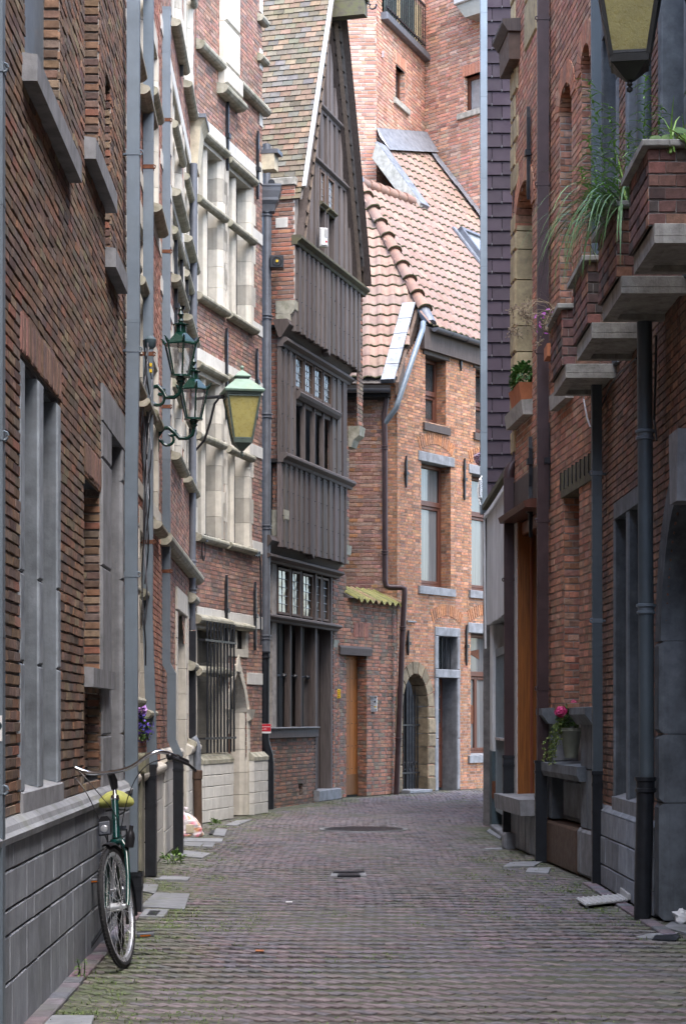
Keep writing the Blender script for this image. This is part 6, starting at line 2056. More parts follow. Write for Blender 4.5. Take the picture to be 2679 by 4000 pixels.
PLANTERS = [planter(11.62, 12.45, 'brick planter with overhanging grass just below the yellow lantern, largest in view'),
            planter(13.00, 13.95, 'brick planter with tall weeds and long drooping grass, next beyond the lantern'),
            planter(14.54, 15.47, 'brick planter with dry straw stalks, third along the wall from the lantern'),
            planter(16.24, 17.16, 'brick planter with withered seed heads, last of the row beside the brown downpipe')]
# ================================================================== downpipes
def pz(y, Z): return CZ + (HY - y) * Z / FPX
def pxx(x, Z): return (x - CX) * Z / FPX

def square_pipe(name_label, Z, pts, w, d, m, foot=None, clamps=(), lengths=1.6, clamp_m='zinc', foot_m='castiron', yaw=0.0, foot_w=1.25):
    """pts: (px x, px y) down the pipe; foot: (x, y top, y bottom) of the iron length below"""
    X0 = pxx(pts[-1][0], Z)
    root = thing('downpipe', (X0, Z, 0.0), name_label, 'downpipe')
    P = [Vector((pxx(x, Z), Z, pz(y, Z))) for x, y in pts]
    cy, sy = math.cos(yaw), math.sin(yaw)
    def ring(p, ww, dd):
        return [p + Vector((a * cy - b * sy, a * sy + b * cy, 0)) for a, b in ((-ww / 2, -dd / 2), (ww / 2, -dd / 2), (ww / 2, dd / 2), (-ww / 2, dd / 2))]
    for a, b in zip(P[:-1], P[1:]):
        n = max(1, int((a - b).length / lengths))
        for k in range(n):
            p, q = a + (b - a) * (k / n), a + (b - a) * ((k + 1) / n)
            g = random.uniform(.93, 1.07)
            mb = MB().prism(ring(p, w, d), ring(q, w * .985, d * .985), (g, g, g))
            mb.prism(ring(p, w * 1.03, d * 1.03), ring(p + (q - p).normalized() * .025, w * 1.03, d * 1.03), (g * .95,) * 3)
            mb.build('pipe_length', m, root)
    for (y, mm) in clamps:
        z = pz(y, Z)
        # the pipe's place at that height
        for a, b in zip(P[:-1], P[1:]):
            if a.z >= z >= b.z and a.z > b.z: c = a + (b - a) * ((a.z - z) / (a.z - b.z)); break
        else: continue
        q = MB().prism(ring(c + Vector((0, 0, .018)), w * 1.08, d * 1.1), ring(c - Vector((0, 0, .018)), w * 1.08, d * 1.1))
        s = 1 if c.x < 0 else -1
        q.tube([c + Vector((-s * w * .3, d * .3, 0)), c + Vector((-s * (w * .5 + .08), d * .3, 0))], .010, 6)
        q.tube([c + Vector((s * w * .55, -d * .4, 0)) + Vector((.018 * math.cos(t), 0, .018 * math.sin(t))) for t in np.linspace(0, 6, 9)], .006, 5)
        q.build('bracket', mm, root)
    if foot:
        x, yt, yb = foot
        c = Vector((pxx(x, Z), Z, 0)); zt = max(pz(yt, Z), .3)
        f = MB()
        def r2(z, k): return ring(Vector((c.x, c.y, z)), w * foot_w * k, d * foot_w * k)
        f.prism(r2(0, 1), r2(zt, 1)); f.prism(r2(zt - .13, 1.06), r2(zt - .10, 1.1)); f.prism(r2(zt - .03, 1.12), r2(zt, 1.12))
        f.prism(r2(zt * .62, 1.04), r2(zt * .62 + .03, 1.04))
        f.build('foot', foot_m, root)
    return root

def round_pipe(label, Z, pts, r, m, foot=None, collars=(), collar_m=None, n=14, foot_m='castiron', Zs=None):
    X0 = pxx(pts[-1][0], Z)
    root = thing('downpipe', (X0, Z, 0.0), label, 'downpipe')
    P = [Vector((pxx(x, Z), Z, pz(y, Z))) for x, y in pts]
    MB().tube(P, r, n).build('pipe_length', m, root, smooth=True)
    for y in collars:
        z = pz(y, Z)
        for a, b in zip(P[:-1], P[1:]):
            if a.z >= z >= b.z and a.z > b.z: c = a + (b - a) * ((a.z - z) / (a.z - b.z)); break
        else: continue
        MB().lathe(c, [(r * 1.02, -.035), (r * 1.22, -.03), (r * 1.22, -.015), (r * 1.08, -.01), (r * 1.08, .012), (r * 1.3, .018), (r * 1.3, .034), (r * 1.02, .04)], n).build('collar', collar_m or m, root, smooth=True)
    if foot:
        fp, rr = foot
        Q = [Vector((pxx(x, Z), Z, max(0.0, pz(y, Z)))) for x, y in fp]
        q = MB().tube(Q, rr, n)
        q.lathe(Q[0] - Vector((0, 0, .06)), [(rr, -.05), (rr * 1.2, -.045), (rr * 1.2, -.02), (rr * 1.06, -.015), (rr * 1.06, .03), (rr * 1.24, .035), (rr * 1.24, .06)], n)
        q.build('foot', foot_m, root, smooth=True)
    return root

p0 = square_pipe('grey zinc downpipe cut by the picture edge, carrying a small white sticker', 8.4, [(-19, -900), (-19, 4150)], .08, .07, 'zinc', clamps=((272, 'zinc'), (1706, 'zinc'), (3085, 'zinc')))
box('sticker', 'whiteplastic', p0, Fr((pxx(-19, 8.4) - .03, 8.4 - .036, 0), (1, 0, 0), (0, 0, 1), (0, -1, 0)), 0, .068, pz(2895, 8.4), pz(2795, 8.4), -.001, .003)
MB().lathe((pxx(-2, 8.4), 8.4 - .0395, pz(2835, 8.4)), [(.020, 0), (.020, .001), (.015, .001), (.015, 0)], 20, axis=(0, -1, 0)).build('green_mark', 'teal', p0)
square_pipe('wide grey zinc downpipe standing behind the bicycle at the end of the plinth', 14.4, [(523, -300), (523, 1250), (515, 1900), (516, 3480)], .092, .075, 'zinc', foot=(526, 3450, 3560), clamps=((600, 'zinc'), (1368, 'zinc'), (2245, 'zinc')))
square_pipe('grey zinc downpipe with rusty clamps and a black iron foot beside the violet flowers', 17.8, [(582, -300), (580, 2240), (578, 2400), (597, 2985)], .088, .08, 'zinc', foot=(584, 2985, 3420), clamps=((655, 'rust'), (1385, 'rust'), (2118, 'rust')), foot_w=1.5)
square_pipe('zinc downpipe with two swan necks and rust streaks, behind the green lamps', 20.6, [(652, 30), (650, 200), (650, 2590), (672, 2630), (672, 2890), (697, 2945), (697, 2975)], .088, .08, 'zinc', foot=(698, 2965, 3330), clamps=((472, 'rust'), (985, 'rust'), (1590, 'rust'), (2232, 'rust')), foot_w=1.15)
r4 = round_pipe('round lead-grey downpipe with a pale plastic elbow and a rusty brown foot', 25.2, [(757, 640), (756, 1300), (751, 2100), (750, 2460)], .049, 'lead', collars=(1290, 2200, 2310), collar_m='lead')
MB().wbox((pxx(752, 25.2), 25.18, pz(2700, 25.2)), .10, .09, pz(2460, 25.2) - pz(2930, 25.2)).build('iron_casing', 'castiron', r4)
MB().tube([Vector((pxx(x, 25.2), 25.1, pz(y, 25.2))) for x, y in ((757, 2880), (765, 2892), (773, 2915), (774, 2940), (774, 3015))], .047, 12).build('elbow', 'zinc_bright', r4, smooth=True)
q = MB().tube([Vector((pxx(774, 25.2), 25.1, pz(3008, 25.2))), Vector((pxx(777, 25.2), 25.1, 0))], .055, 12)
q.lathe((pxx(774, 25.2), 25.1, pz(3025, 25.2)), [(.055, -.06), (.066, -.05), (.066, .05), (.055, .06)], 12)
q.build('foot', 'browniron', r4, smooth=True)
# pipe with hopper head at the brick and wooden houses' joint
Z5 = 30.6
r5 = round_pipe('grey round downpipe under a moulded hopper head, between the brick and wooden houses', Z5, [(1043, 820), (1042, 1600), (1037, 2560)], .071, 'lead', foot=([(1035, 2545), (1034, 2885), (1038, 2910), (1050, 2950), (1053, 2985), (1053, 3160)], .073), collars=(838, 1240, 1625, 2060, 2490))
q = MB()
cx, cz = pxx(1050, Z5), pz(830, Z5)
def sq(z, hx, hy): return [Vector((cx - hx, Z5 - hy, z)), Vector((cx + hx, Z5 - hy, z)), Vector((cx + hx, Z5 + hy, z)), Vector((cx - hx, Z5 + hy, z))]
lv = [(cz, .09, .09), (cz + .10, .11, .11), (cz + .16, .15, .14), (cz + .20, .15, .14), (cz + .30, .185, .16), (cz + .36, .19, .165), (cz + .37, .20, .175), (cz + .40, .20, .175)]
for a, b in zip(lv[:-1], lv[1:]): q.prism(sq(*a), sq(*b), (1, 1, 1), True)
q.build('hopper_head', 'lead', r5)
MB().tube([Vector((pxx(1042, Z5), Z5 + .05, pz(560, Z5))), Vector((pxx(1042, Z5), Z5 + .05, pz(735, Z5)))], .06, 12).build('pipe_length', 'lead', r5, smooth=True)
MB().tube([Vector((pxx(1062, Z5), Z5 - .12, pz(722, Z5))), Vector((pxx(1064, Z5), Z5 + .3, pz(722, Z5)))], .055, 12).build('spout', 'castiron', r5, smooth=True)
# thin conduit with the yellow sleeve
rc = thing('cable_conduit', (pxx(1020, 30.3), 30.3, 0), 'thin grey conduit with a bent yellow sleeve at the pavement', 'conduit')
MB().tube([Vector((pxx(x, 30.3), 30.3, pz(y, 30.3))) for x, y in ((1012, 2180), (1014, 2500))], .011, 6).build('cable', 'castiron', rc)
MB().tube([Vector((pxx(x, 30.25), 30.2, pz(y, 30.25))) for x, y in ((1014, 2500), (1013, 2860), (1014, 2900), (1020, 2930), (1029, 2955), (1030, 3145))], .016, 8).build('pipe_length', 'zinc', rc, smooth=True)
MB().tube([Vector((pxx(x, 30.2), 30.2, pz(y, 30.2))) for x, y in ((1030, 3135), (1033, 3150), (1040, 3163))], .028, 8).build('sleeve', 'yellow', rc, smooth=True)
# brown pipes across the street
b1 = square_pipe('bent brown downpipe with a goose neck beside the purple slates', 21.75, [(1986, 1868), (1988, 2960)], .105, .085, 'brownpipe', foot=(1984, 2950, 3310), clamps=((2265, 'brownpipe'),), clamp_m='brownpipe', foot_w=1.12)
MB().tube([Vector((pxx(x, 21.75), 21.78, pz(y, 21.75))) for x, y in ((2013, 250), (2013, 1760), (2010, 1800), (1998, 1820), (1988, 1845), (1986, 1880))], [.03, .03, .035, .055, .06, .06], 10).build('goose_neck', 'brownpipe', b1, smooth=True)
square_pipe('straight brown square downpipe in front of the orange wooden door', 19.5, [(2120, -300), (2118, 2990)], .11, .085, 'brownpipe', foot=(2112, 2970, 3370), clamps=((75, 'brownpipe'), (722, 'brownpipe'), (1376, 'brownpipe'), (2035, 'brownpipe'), (2690, 'brownpipe')), foot_w=1.06)
square_pipe('slim grey zinc downpipe between the niche and the dark brick house', 16.85, [(2326, -300), (2328, 1400), (2332, 3020)], .082, .075, 'zinc_dark', foot=(2330, 3012, 3455), clamps=((1850, 'zinc'), (2425, 'zinc')), foot_w=1.05)
round_pipe('thick round grey downpipe with black iron foot, the stoutest pipe along the dark brick house', 13.95, [(2512, -300), (2514, 900), (2522, 2400), (2524, 3045)], .054, 'zinc_dark', foot=([(2520, 3035), (2508, 3592)], .062), collars=(2380, 1700), collar_m='zinc')
# the brown pipe system of the corner house
Zf = 36.6
rf_ = round_pipe('brown plastic downpipe stepping around the corner house, joined by a slanting branch', Zf, [(1508, 1520), (1508, 1570), (1500, 1625), (1503, 1700), (1504, 2270), (1508, 2288), (1520, 2294), (1570, 2295), (1580, 2300), (1580, 2320), (1572, 2480), (1548, 3115)], .052, 'brownpipe', collars=(1750, 2160, 2455, 2890))
MB().tube([Vector((pxx(1652, 37.4), 37.35, pz(1262, 37.4))), Vector((pxx(1650, 37.3), 37.2, pz(1290, 37.3))), Vector((pxx(1643, 37.1), 36.95, pz(1310, 37.1))), Vector((pxx(1555, 36.65), 36.5, pz(1570, 36.6))), Vector((pxx(1545, 36.6), 36.5, pz(1600, 36.6))), Vector((pxx(1502, Zf), Zf, pz(1655, Zf)))], .05, 12).build('branch', 'zinc', rf_, smooth=True)

# ================================================================== lanterns
def lantern_square(root, c, s=1.0, top='copper', frame='bronze', glass='yellowglass', yaw=.2):
    """four tapering panes under a hipped roof; c is the middle of the eaves"""
    c = Vector(c)
    cy, sy = math.cos(yaw), math.sin(yaw)
    def ring(z, h): return [c + Vector(((a * cy - b * sy) * h * s, (a * sy + b * cy) * h * s, z * s)) for a, b in ((-1, -1), (1, -1), (1, 1), (-1, 1))]
    def solid(mb, lv):
        for (z0, h0), (z1, h1) in zip(lv[:-1], lv[1:]): mb.prism(ring(z0, h0), ring(z1, h1))
        return mb
    solid(MB(), [(.0, .235), (.022, .245), (.03, .235), (.165, .085)]).build('lantern_roof', top, root)
    solid(MB(), [(.165, .075), (.20, .07)]).build('vent', frame, root)
    solid(MB(), [(.195, .095), (.205, .098), (.275, .018), (.285, .012)]).build('vent_cap', top, root)
    MB().sphere(c + Vector((0, 0, .315 * s)), .026 * s, 10).lathe(c + Vector((0, 0, .28 * s)), [(.012 * s, 0), (.012 * s, .02 * s)], 8).build('ball_finial', top, root, smooth=True)
    T, B = (-.03, .195), (-.56, .108)
    top_r = solid(MB(), [(.0, .21), (-.03, .205)]).build('top_rail', frame, root)
    for k in range(4):
        a, b = ring(T[0], T[1])[k], ring(B[0], B[1])[k]
        a2, b2 = ring(T[0], T[1])[(k + 1) % 4], ring(B[0], B[1])[(k + 1) % 4]
        MB().tube([a, b], .017 * s, 4, square=True).build('corner_bar', frame, root)
        # pane, slightly inset
        ctr = (a + b + a2 + b2) / 4
        i = [p + (ctr - p).normalized() * .012 * s for p in (a, a2, b2, b)]
        nrm = (c + Vector((0, 0, -.3 * s)) - ctr).normalized() * .006 * s
        MB().prism([p + nrm for p in i], [p + nrm * 1.8 for p in i]).build('pane', glass, root)
        for p, q in ((a, a2), (b, b2)):
            MB().tube([p + (ctr - p) * .06, q + (ctr - q) * .06], .012 * s, 4, square=True).build('pane_bead', frame, root)
    solid(MB(), [(-.555, .118), (-.60, .112), (-.605, .10), (-.68, .03), (-.69, .012)]).build('base', frame, root)
    MB().lathe(c + Vector((0, 0, -.76 * s)), [(.0, 0), (.018 * s, .012 * s), (.02 * s, .028 * s), (.008 * s, .042 * s), (.02 * s, .05 * s), (.01 * s, .075 * s)], 10).build('finial', frame, root, smooth=True)
    # lamp inside
    MB().lathe(c + Vector((0, 0, -.30 * s)), [(.0, 0), (.05 * s, .03 * s), (.06 * s, .10 * s), (.035 * s, .2 * s), (.03 * s, .28 * s)], 12).build('bulb', 'whiteplastic', root, smooth=True)

Zl = 25.9
cl = Vector((pxx(946, Zl), Zl, pz(1538, Zl)))
lr = thing('wall_lantern', cl, 'wall lantern with a verdigris copper roof and dull yellow panes', 'lantern')
lantern_square(lr, cl, 1.08)
MB().tube([cl + Vector((-.20, .0, -.03)), cl + Vector((-.66, .25, -.03))], .022, 8).build('arm', 'castiron', lr)
MB().tube([cl + Vector((-.24, .0, -.05)), cl + Vector((-.30, .03, -.05)), cl + Vector((-.36, .07, -.12)), cl + Vector((-.42, .12, -.35)), cl + Vector((-.50, .18, -.58)), cl + Vector((-.62, .26, -.70))], .016, 8).build('brace', 'castiron', lr, smooth=True)
Zl = 12.2
cl = Vector((pxx(2458, Zl), Zl, 5.24 + .76 * 1.02))
lr = thing('wall_lantern', cl, 'yellow glass lantern with a black pointed base hanging above the planters', 'lantern')
lantern_square(lr, cl, 1.02, 'bronze', 'darkbronze', yaw=-.16)
MB().tube([cl + Vector((.20, 0, -.03)), Vector((2.26, Zl, cl.z - .03))], .022, 8).build('arm', 'castiron', lr)
MB().tube([cl + Vector((.24, 0, -.05)), cl + Vector((.34, 0, -.16)), cl + Vector((.44, 0, -.5)), Vector((2.26, Zl, cl.z - .62))], .016, 8).build('brace', 'castiron', lr, smooth=True)

def green_lantern(c, wall, label):
    """dark green street lamp with a crown roof on a scrolled bracket; c is the middle of the cap rim"""
    c = Vector(c); wall = Vector(wall)
    root = thing('street_lamp', c, label, 'street lamp', 'dark green lamps on scrolled brackets')
    n = 6; rot = math.pi / 6 + .25
    g = 'greenpaint'
    MB().lathe(c, [(.152, -.012), (.155, 0), (.145, .012), (.06, .10), (.052, .115)], n, rot=rot).build('lamp_roof', g, root)
    MB().lathe(c, [(.052, .11), (.05, .165), (.072, .17), (.076, .182), (.04, .195), (.018, .20)], 14).build('chimney', g, root, smooth=True)
    MB().lathe(c, [(.016, .20), (.028, .215), (.016, .232), (.01, .24), (.022, .258), (.03, .275), (.014, .30), (.008, .31), (.014, .322), (.004, .345)], 12).build('finial', g, root, smooth=True)
    for k in range(n):
        a = rot + 2 * math.pi * k / n
        e = Vector((math.cos(a), math.sin(a), 0))
        MB().tube([c + e * .15, c + e * .082 + Vector((0, 0, -.285))], .0085, 6).build('corner_bar', g, root)
        q = MB()      # crown leaf at the corner
        q.tube([c + e * .145, c + e * .165 + Vector((0, 0, .02)), c + e * .178 + Vector((0, 0, .05)), c + e * .196 + Vector((0, 0, .058))], [.014, .012, .008, .003], 6)
        q.sphere(c + e * .168 + Vector((0, 0, .03)), .014, 6); q.sphere(c + e * .15 + Vector((0, 0, .012)), .016, 6)
        q.build('crown_leaf', g, root, smooth=True)
        a2 = rot + 2 * math.pi * (k + 1) / n
        e2 = Vector((math.cos(a2), math.sin(a2), 0))
        MB().quad(c + e * .145, c + e2 * .145, c + e2 * .08 + Vector((0, 0, -.28)), c + e * .08 + Vector((0, 0, -.28))).build('pane', 'clearglass', root)
    MB().lathe(c, [(.0, -.285), (.092, -.285), (.094, -.302), (.05, -.312), (.035, -.34), (.042, -.355), (.022, -.375), (.018, -.40)], 12).build('base', g, root, smooth=True)
    MB().lathe(c, [(.04, -.28), (.034, -.22), (.02, -.19), (.02, -.15), (.03, -.12), (.022, -.08), (.0, -.075)], 12).build('bulb_holder', 'whiteplastic', root, smooth=True)
    # S-scroll bracket
    b = c + Vector((0, 0, -.40)); d = wall - b; d.z = 0
    L = d.length; d.normalize(); Zv = Vector((0, 0, 1))
    pts = [b, b - Zv * .05 + d * .012, b - Zv * .085 + d * .06, b - Zv * .085 + d * (.14), b - Zv * .03 + d * (L * .52), b + Zv * .02 + d * (L * .68), b + Zv * .015 + d * (L * .84), b - Zv * .06 + d * (L * .99)]
    MB().tube(pts, [.022, .02, .02, .021, .022, .022, .022, .02], 10).build('bracket', g, root, smooth=True)
    t0 = b - Zv * .03 + d * (L * .55)
    for dz in (0, .016): MB().sphere(t0 + Zv * (.02 - dz * 3) + d * dz, .02, 8, sc=(1.5, 1, .8)).build('leaf_knob', g, root, smooth=True)
    sc = [b + d * (L - .02) - Zv * .10] + [b + d * (L - .10 + .06 * math.cos(t)) - Zv * (.10 + .055 * math.sin(t)) for t in np.linspace(.3, 4.6, 12)]
    MB().tube(sc, [.02] + list(np.linspace(.018, .010, 12)), 8).build('scroll', g, root, smooth=True)
    wl_ = Vector((wall.x, wall.y, b.z - .09))
    MB().wbox(wl_ + Vector((.0, 0, 0)), .03, .06, .26, cham=.005).build('wall_plate', g, root)
    return root
z1 = 18.3
green_lantern((pxx(707, z1), z1, pz(1345, z1)), (-1.80, z1 + .05, 0), 'dark green street lamp with crown roof, the higher of the pair')
z1 = 19.85
green_lantern((pxx(757, z1), z1, pz(1522, z1)), (-1.845, z1, 0), 'dark green street lamp with crown roof, the lower one overlapping the copper lantern')

# ================================================================== small fittings
# siren on the gable, loudspeaker on the party wall
f2 = FD.at(0, .37)
c = f2.P(f2.pu(1240), f2.pv(1240, 930), .10)
s = thing('alarm_siren', c, 'white louvred alarm siren box fixed to the wooden gable', 'siren')
fx = Fr(c, FD.U, FD.V, FD.N)
fx = Fr(c, (1, .25, 0), (0, 0, 1), (.25, -1, 0))
MB().box(fx, -.065, .065, -.15, .15, -.06, .06, (1, 1, 1), .025).build('body', 'whiteplastic', s)
for k in range(9): box('slat', 'whiteplastic', s, fx, .0, .062, .0 + k * .015, .008 + k * .015, .055, .068, 0, (.75,) * 3)
box('sticker', 'red', s, fx, .02, .05, -.09, -.06, .058, .062)
c = Vector((pxx(1082, 30.5), 30.5, pz(1021, 30.5)))
s = thing('wall_speaker', c, 'square black loudspeaker on the orange brick pier beside the downpipe', 'loudspeaker')
MB().wbox(c + Vector((0, .10, 0)), .20, .22, .19, cham=.008).build('cabinet', 'blackplastic', s)
MB().lathe(c + Vector((.005, -.012, 0)), [(.075, 0), (.07, .012), (.062, .012), (.04, -.02), (.03, -.03), (.0, -.03)], 20, axis=(0, -1, 0)).build('horn', 'blackplastic', s, smooth=True)
MB().lathe(c + Vector((.005, -.02, 0)), [(.020, -.01), (.020, .02), (.0, .022)], 12, axis=(0, -1, 0)).build('driver', 'yellow', s, smooth=True)
MB().wbox(c + Vector((0, .3, 0)), .05, .26, .05).build('bracket', 'castiron', s)
# intercom and yellow nameplate at the orange door
f = FG
u = f.pu(1450)
s = thing('door_intercom', f.P(u, f.pv(1450, 2750), 0), 'grey metal door intercom on the brick beside the orange plank door', 'intercom')
fx = f.at(u - .10, .0)
fx = Fr(f.P(f.pu(1452), 0, .03), (1, .1, 0), (0, 0, 1), (.1, -1, 0))
v0, v1 = f.pv(1450, 2780), f.pv(1450, 2722)
MB().box(fx, -.075, .065, v0, v1, -.12, .03, (1, 1, 1), .006).build('housing', 'alloy', s)
box('hood', 'alloy', s, fx, -.08, .075, v1, v1 + .02, -.12, .06)
for k, m_ in enumerate(('whiteplastic', 'yellow', 'whiteplastic')): box('button', m_, s, fx, .015, .05, v0 + .05 + k * .028, v0 + .07 + k * .028, .028, .034)
MB().lathe(fx.P(.03, v0 + .18, .03), [(.016, 0), (.016, .006), (.0, .008)], 10, axis=fx.N).build('camera_eye', 'castiron', s)
s = thing('name_plate', f.P(f.pu(1318), f.pv(1318, 2710), 0), 'small yellow metal plate on the brick between wooden house and orange door', 'plate')
fx = Fr(f.P(f.pu(1319), 0, .02), (1, .1, 0), (0, 0, 1), (.1, -1, 0))
box('plate', 'yellow', s, fx, -.03, .035, f.pv(1318, 2728), f.pv(1318, 2692), -.03, .006, .003)
q = MB()
for k in range(4): q.box(fx, -.015, .015 - .006 * (k % 2), f.pv(1318, 2722) + k * .035, f.pv(1318, 2722) + k * .035 + .006, .006, .008)
q.build('lettering', 'castiron', s)

# red notice on the pipe
Zs = 29.9
c = Vector((pxx(1029, Zs), Zs, pz(2846, Zs)))
s = thing('notice_sign', c, 'small red notice board with white lettering tied to the black downpipe', 'sign')
fx = Fr(c, (1, .12, 0), (0, 0, 1), (.12, -1, 0))
W2, H2 = .116, .071
box('board', 'whiteplastic', s, fx, -W2, W2, -H2, H2, -.006, .002)
box('red_field', 'red', s, fx, -W2 + .002, W2 - .002, -H2 + .028, H2 - .002, .002, .004)
def text(body_, u, v, size, m, parent, fr, w=.005, name='lettering', align='LEFT'):
    cu = bpy.data.curves.new(name, 'FONT')
    cu.body = body_; cu.size = size; cu.align_x = align; cu.extrude = .0006; cu.offset = size * .018
    cu.materials.append(M[m])
    tmp = bpy.data.objects.new(name, cu)
    COL.objects.link(tmp)
    bpy.context.view_layer.update()
    me = bpy.data.meshes.new_from_object(tmp.evaluated_get(bpy.context.evaluated_depsgraph_get()))
    bpy.data.objects.remove(tmp)
    a_ = me.attributes.new('tint', 'FLOAT_COLOR', 'POINT')
    a_.data.foreach_set('color', np.ones(len(me.vertices) * 4, dtype=np.float32))
    o = bpy.data.objects.new(name, me)
    o.matrix_basis = Matrix(((fr.U.x, fr.V.x, fr.N.x, 0), (fr.U.y, fr.V.y, fr.N.y, 0), (fr.U.z, fr.V.z, fr.N.z, 0), (0, 0, 0, 1)))
    o.matrix_basis.translation = fr.P(u, v, w)
    link(o, parent)
    return o
text('Hondenpoep achterlaten,', -W2 + .012, .022, .0205, 'paper', s, fx)
text("da's niks voor", -W2 + .012, -.016, .0205, 'paper', s, fx)
text("'A'.", -W2 + .128, -.018, .034, 'paper', s, fx)

# cables under the sills and behind the pipes
f = FC
s = thing('wall_cable', f.P(1.0, f.pv(800, 2140), 0), 'twisted black cable bundle clipped along the brick under the cream sills', 'cable')
pts = [(795, 2105), (830, 2118), (865, 2128), (880, 2135), (920, 2150), (960, 2160), (1008, 2172)]
for o_ in (0, .022, .044):
    MB().tube([f.P(f.pu(x), f.pv(x, y) + o_ + random.uniform(-.006, .006), .03) for x, y in pts], .008, 6).build('strand', 'castiron', s)
q = MB()
for t in np.linspace(0, 1, 24):
    x = 795 + 213 * t; y = np.interp(x, [p[0] for p in pts], [p[1] for p in pts])
    q.box(f, f.pu(x) - .012, f.pu(x) + .012, f.pv(x, y) - .02, f.pv(x, y) + .065, .015, .04)
tag(q.build('clips', 'castiron', s), kind='stuff')
loop = [f.P(f.pu(780), f.pv(780, 2110), .05)] + [f.P(f.pu(780) + .07 * math.sin(t), f.pv(780, 2150) + .14 * math.cos(t), .06) for t in np.linspace(-.4, 5.6, 14)]
MB().tube(loop, .008, 6).build('loop', 'castiron', s)
MB().tube([f.P(f.pu(1008), f.pv(1008, 2172), .03), f.P(f.pu(1011), f.pv(1010, 2200), .03), f.P(f.pu(1013), f.pv(1013, 2520), .03)], .012, 6).build('strand', 'castiron', s)
MB().wbox(f.P(f.pu(783), f.pv(783, 2110), .06), .09, .06, .05, cham=.01).build('junction', 'zinc', s)
fb = facade(-1.72, 15.2, -1.86, 20.3)
s = thing('wall_cable', fb.P(1.5, 5, 0), 'tangle of cables with yellow tags hanging between two square zinc pipes', 'cable')
for k in range(5):
    x = 540 + k * 2.5
    ww = .05 + .008 * k
    ys = np.linspace(1340, 2600 - k * 160, 16)
    MB().tube([fb.P(fb.pu(x + 2.5 * math.sin(i * 1.3 + k)), fb.pv(545, y), ww + .02 * math.sin(i + k)) for i, y in enumerate(ys)], .007, 6).build('strand', ('castiron', 'greypvc', 'castiron', 'castiron', 'lead')[k], s)
for y in (1432, 1455): box('tag', 'yellow', s, fb, fb.pu(546) - .03, fb.pu(546) + .03, fb.pv(546, y), fb.pv(546, y - 12), .09, .11)
MB().lathe(fb.P(fb.pu(548), fb.pv(548, 1340), .09), [(.03, -.05), (.05, -.03), (.055, .03), (.03, .06)], 10).build('junction', 'teal', s, smooth=True)
# cables near the corner under the right-hand planters
s = thing('wall_cable', FI.P(6.9, 4.1, 0), 'thin black cable looping from below the concrete slabs past the slim grey pipe', 'cable')
MB().tube([FI.P(FI.pu(x), FI.pv(x, y), .03) for x, y in ((2500, 1400), (2440, 1450), (2400, 1500), (2370, 1570), (2350, 1620), (2325, 1660))], .008, 6).build('strand', 'castiron', s)
MB().tube([FI.P(FI.pu(x), FI.pv(x, y), .03) for x, y in ((2578, 1310), (2574, 1500), (2570, 1640), (2580, 1720))], .009, 6).build('strand', 'castiron', s)
MB().tube([FH.P(FH.pu(x), FH.pv(x, y), .03) for x, y in ((2295, 1520), (2292, 1560), (2305, 1630), (2318, 1670))], .008, 6).build('strand', 'whiteplastic', s)
# bird nest wedge between pipe and house
s = thing('bird_nest', (pxx(486, 14.6), 14.55, pz(1390, 14.6)), 'brown twig nest wedged between the brick wall and zinc downpipe', 'nest')
q = MB()
for k in range(90):
    a = Vector((pxx(486, 14.6) + random.uniform(-.035, .03), 14.55 + random.uniform(-.08, .08), pz(1390, 14.6) + random.gauss(0, .13)))
    d = Vector((random.uniform(-.05, .05), random.uniform(-.05, .05), random.uniform(-.06, .06)))
    q.tube([a, a + d], .003, 3)
q.build('twigs', 'oldwood', s)
s['kind'] = 'thing'
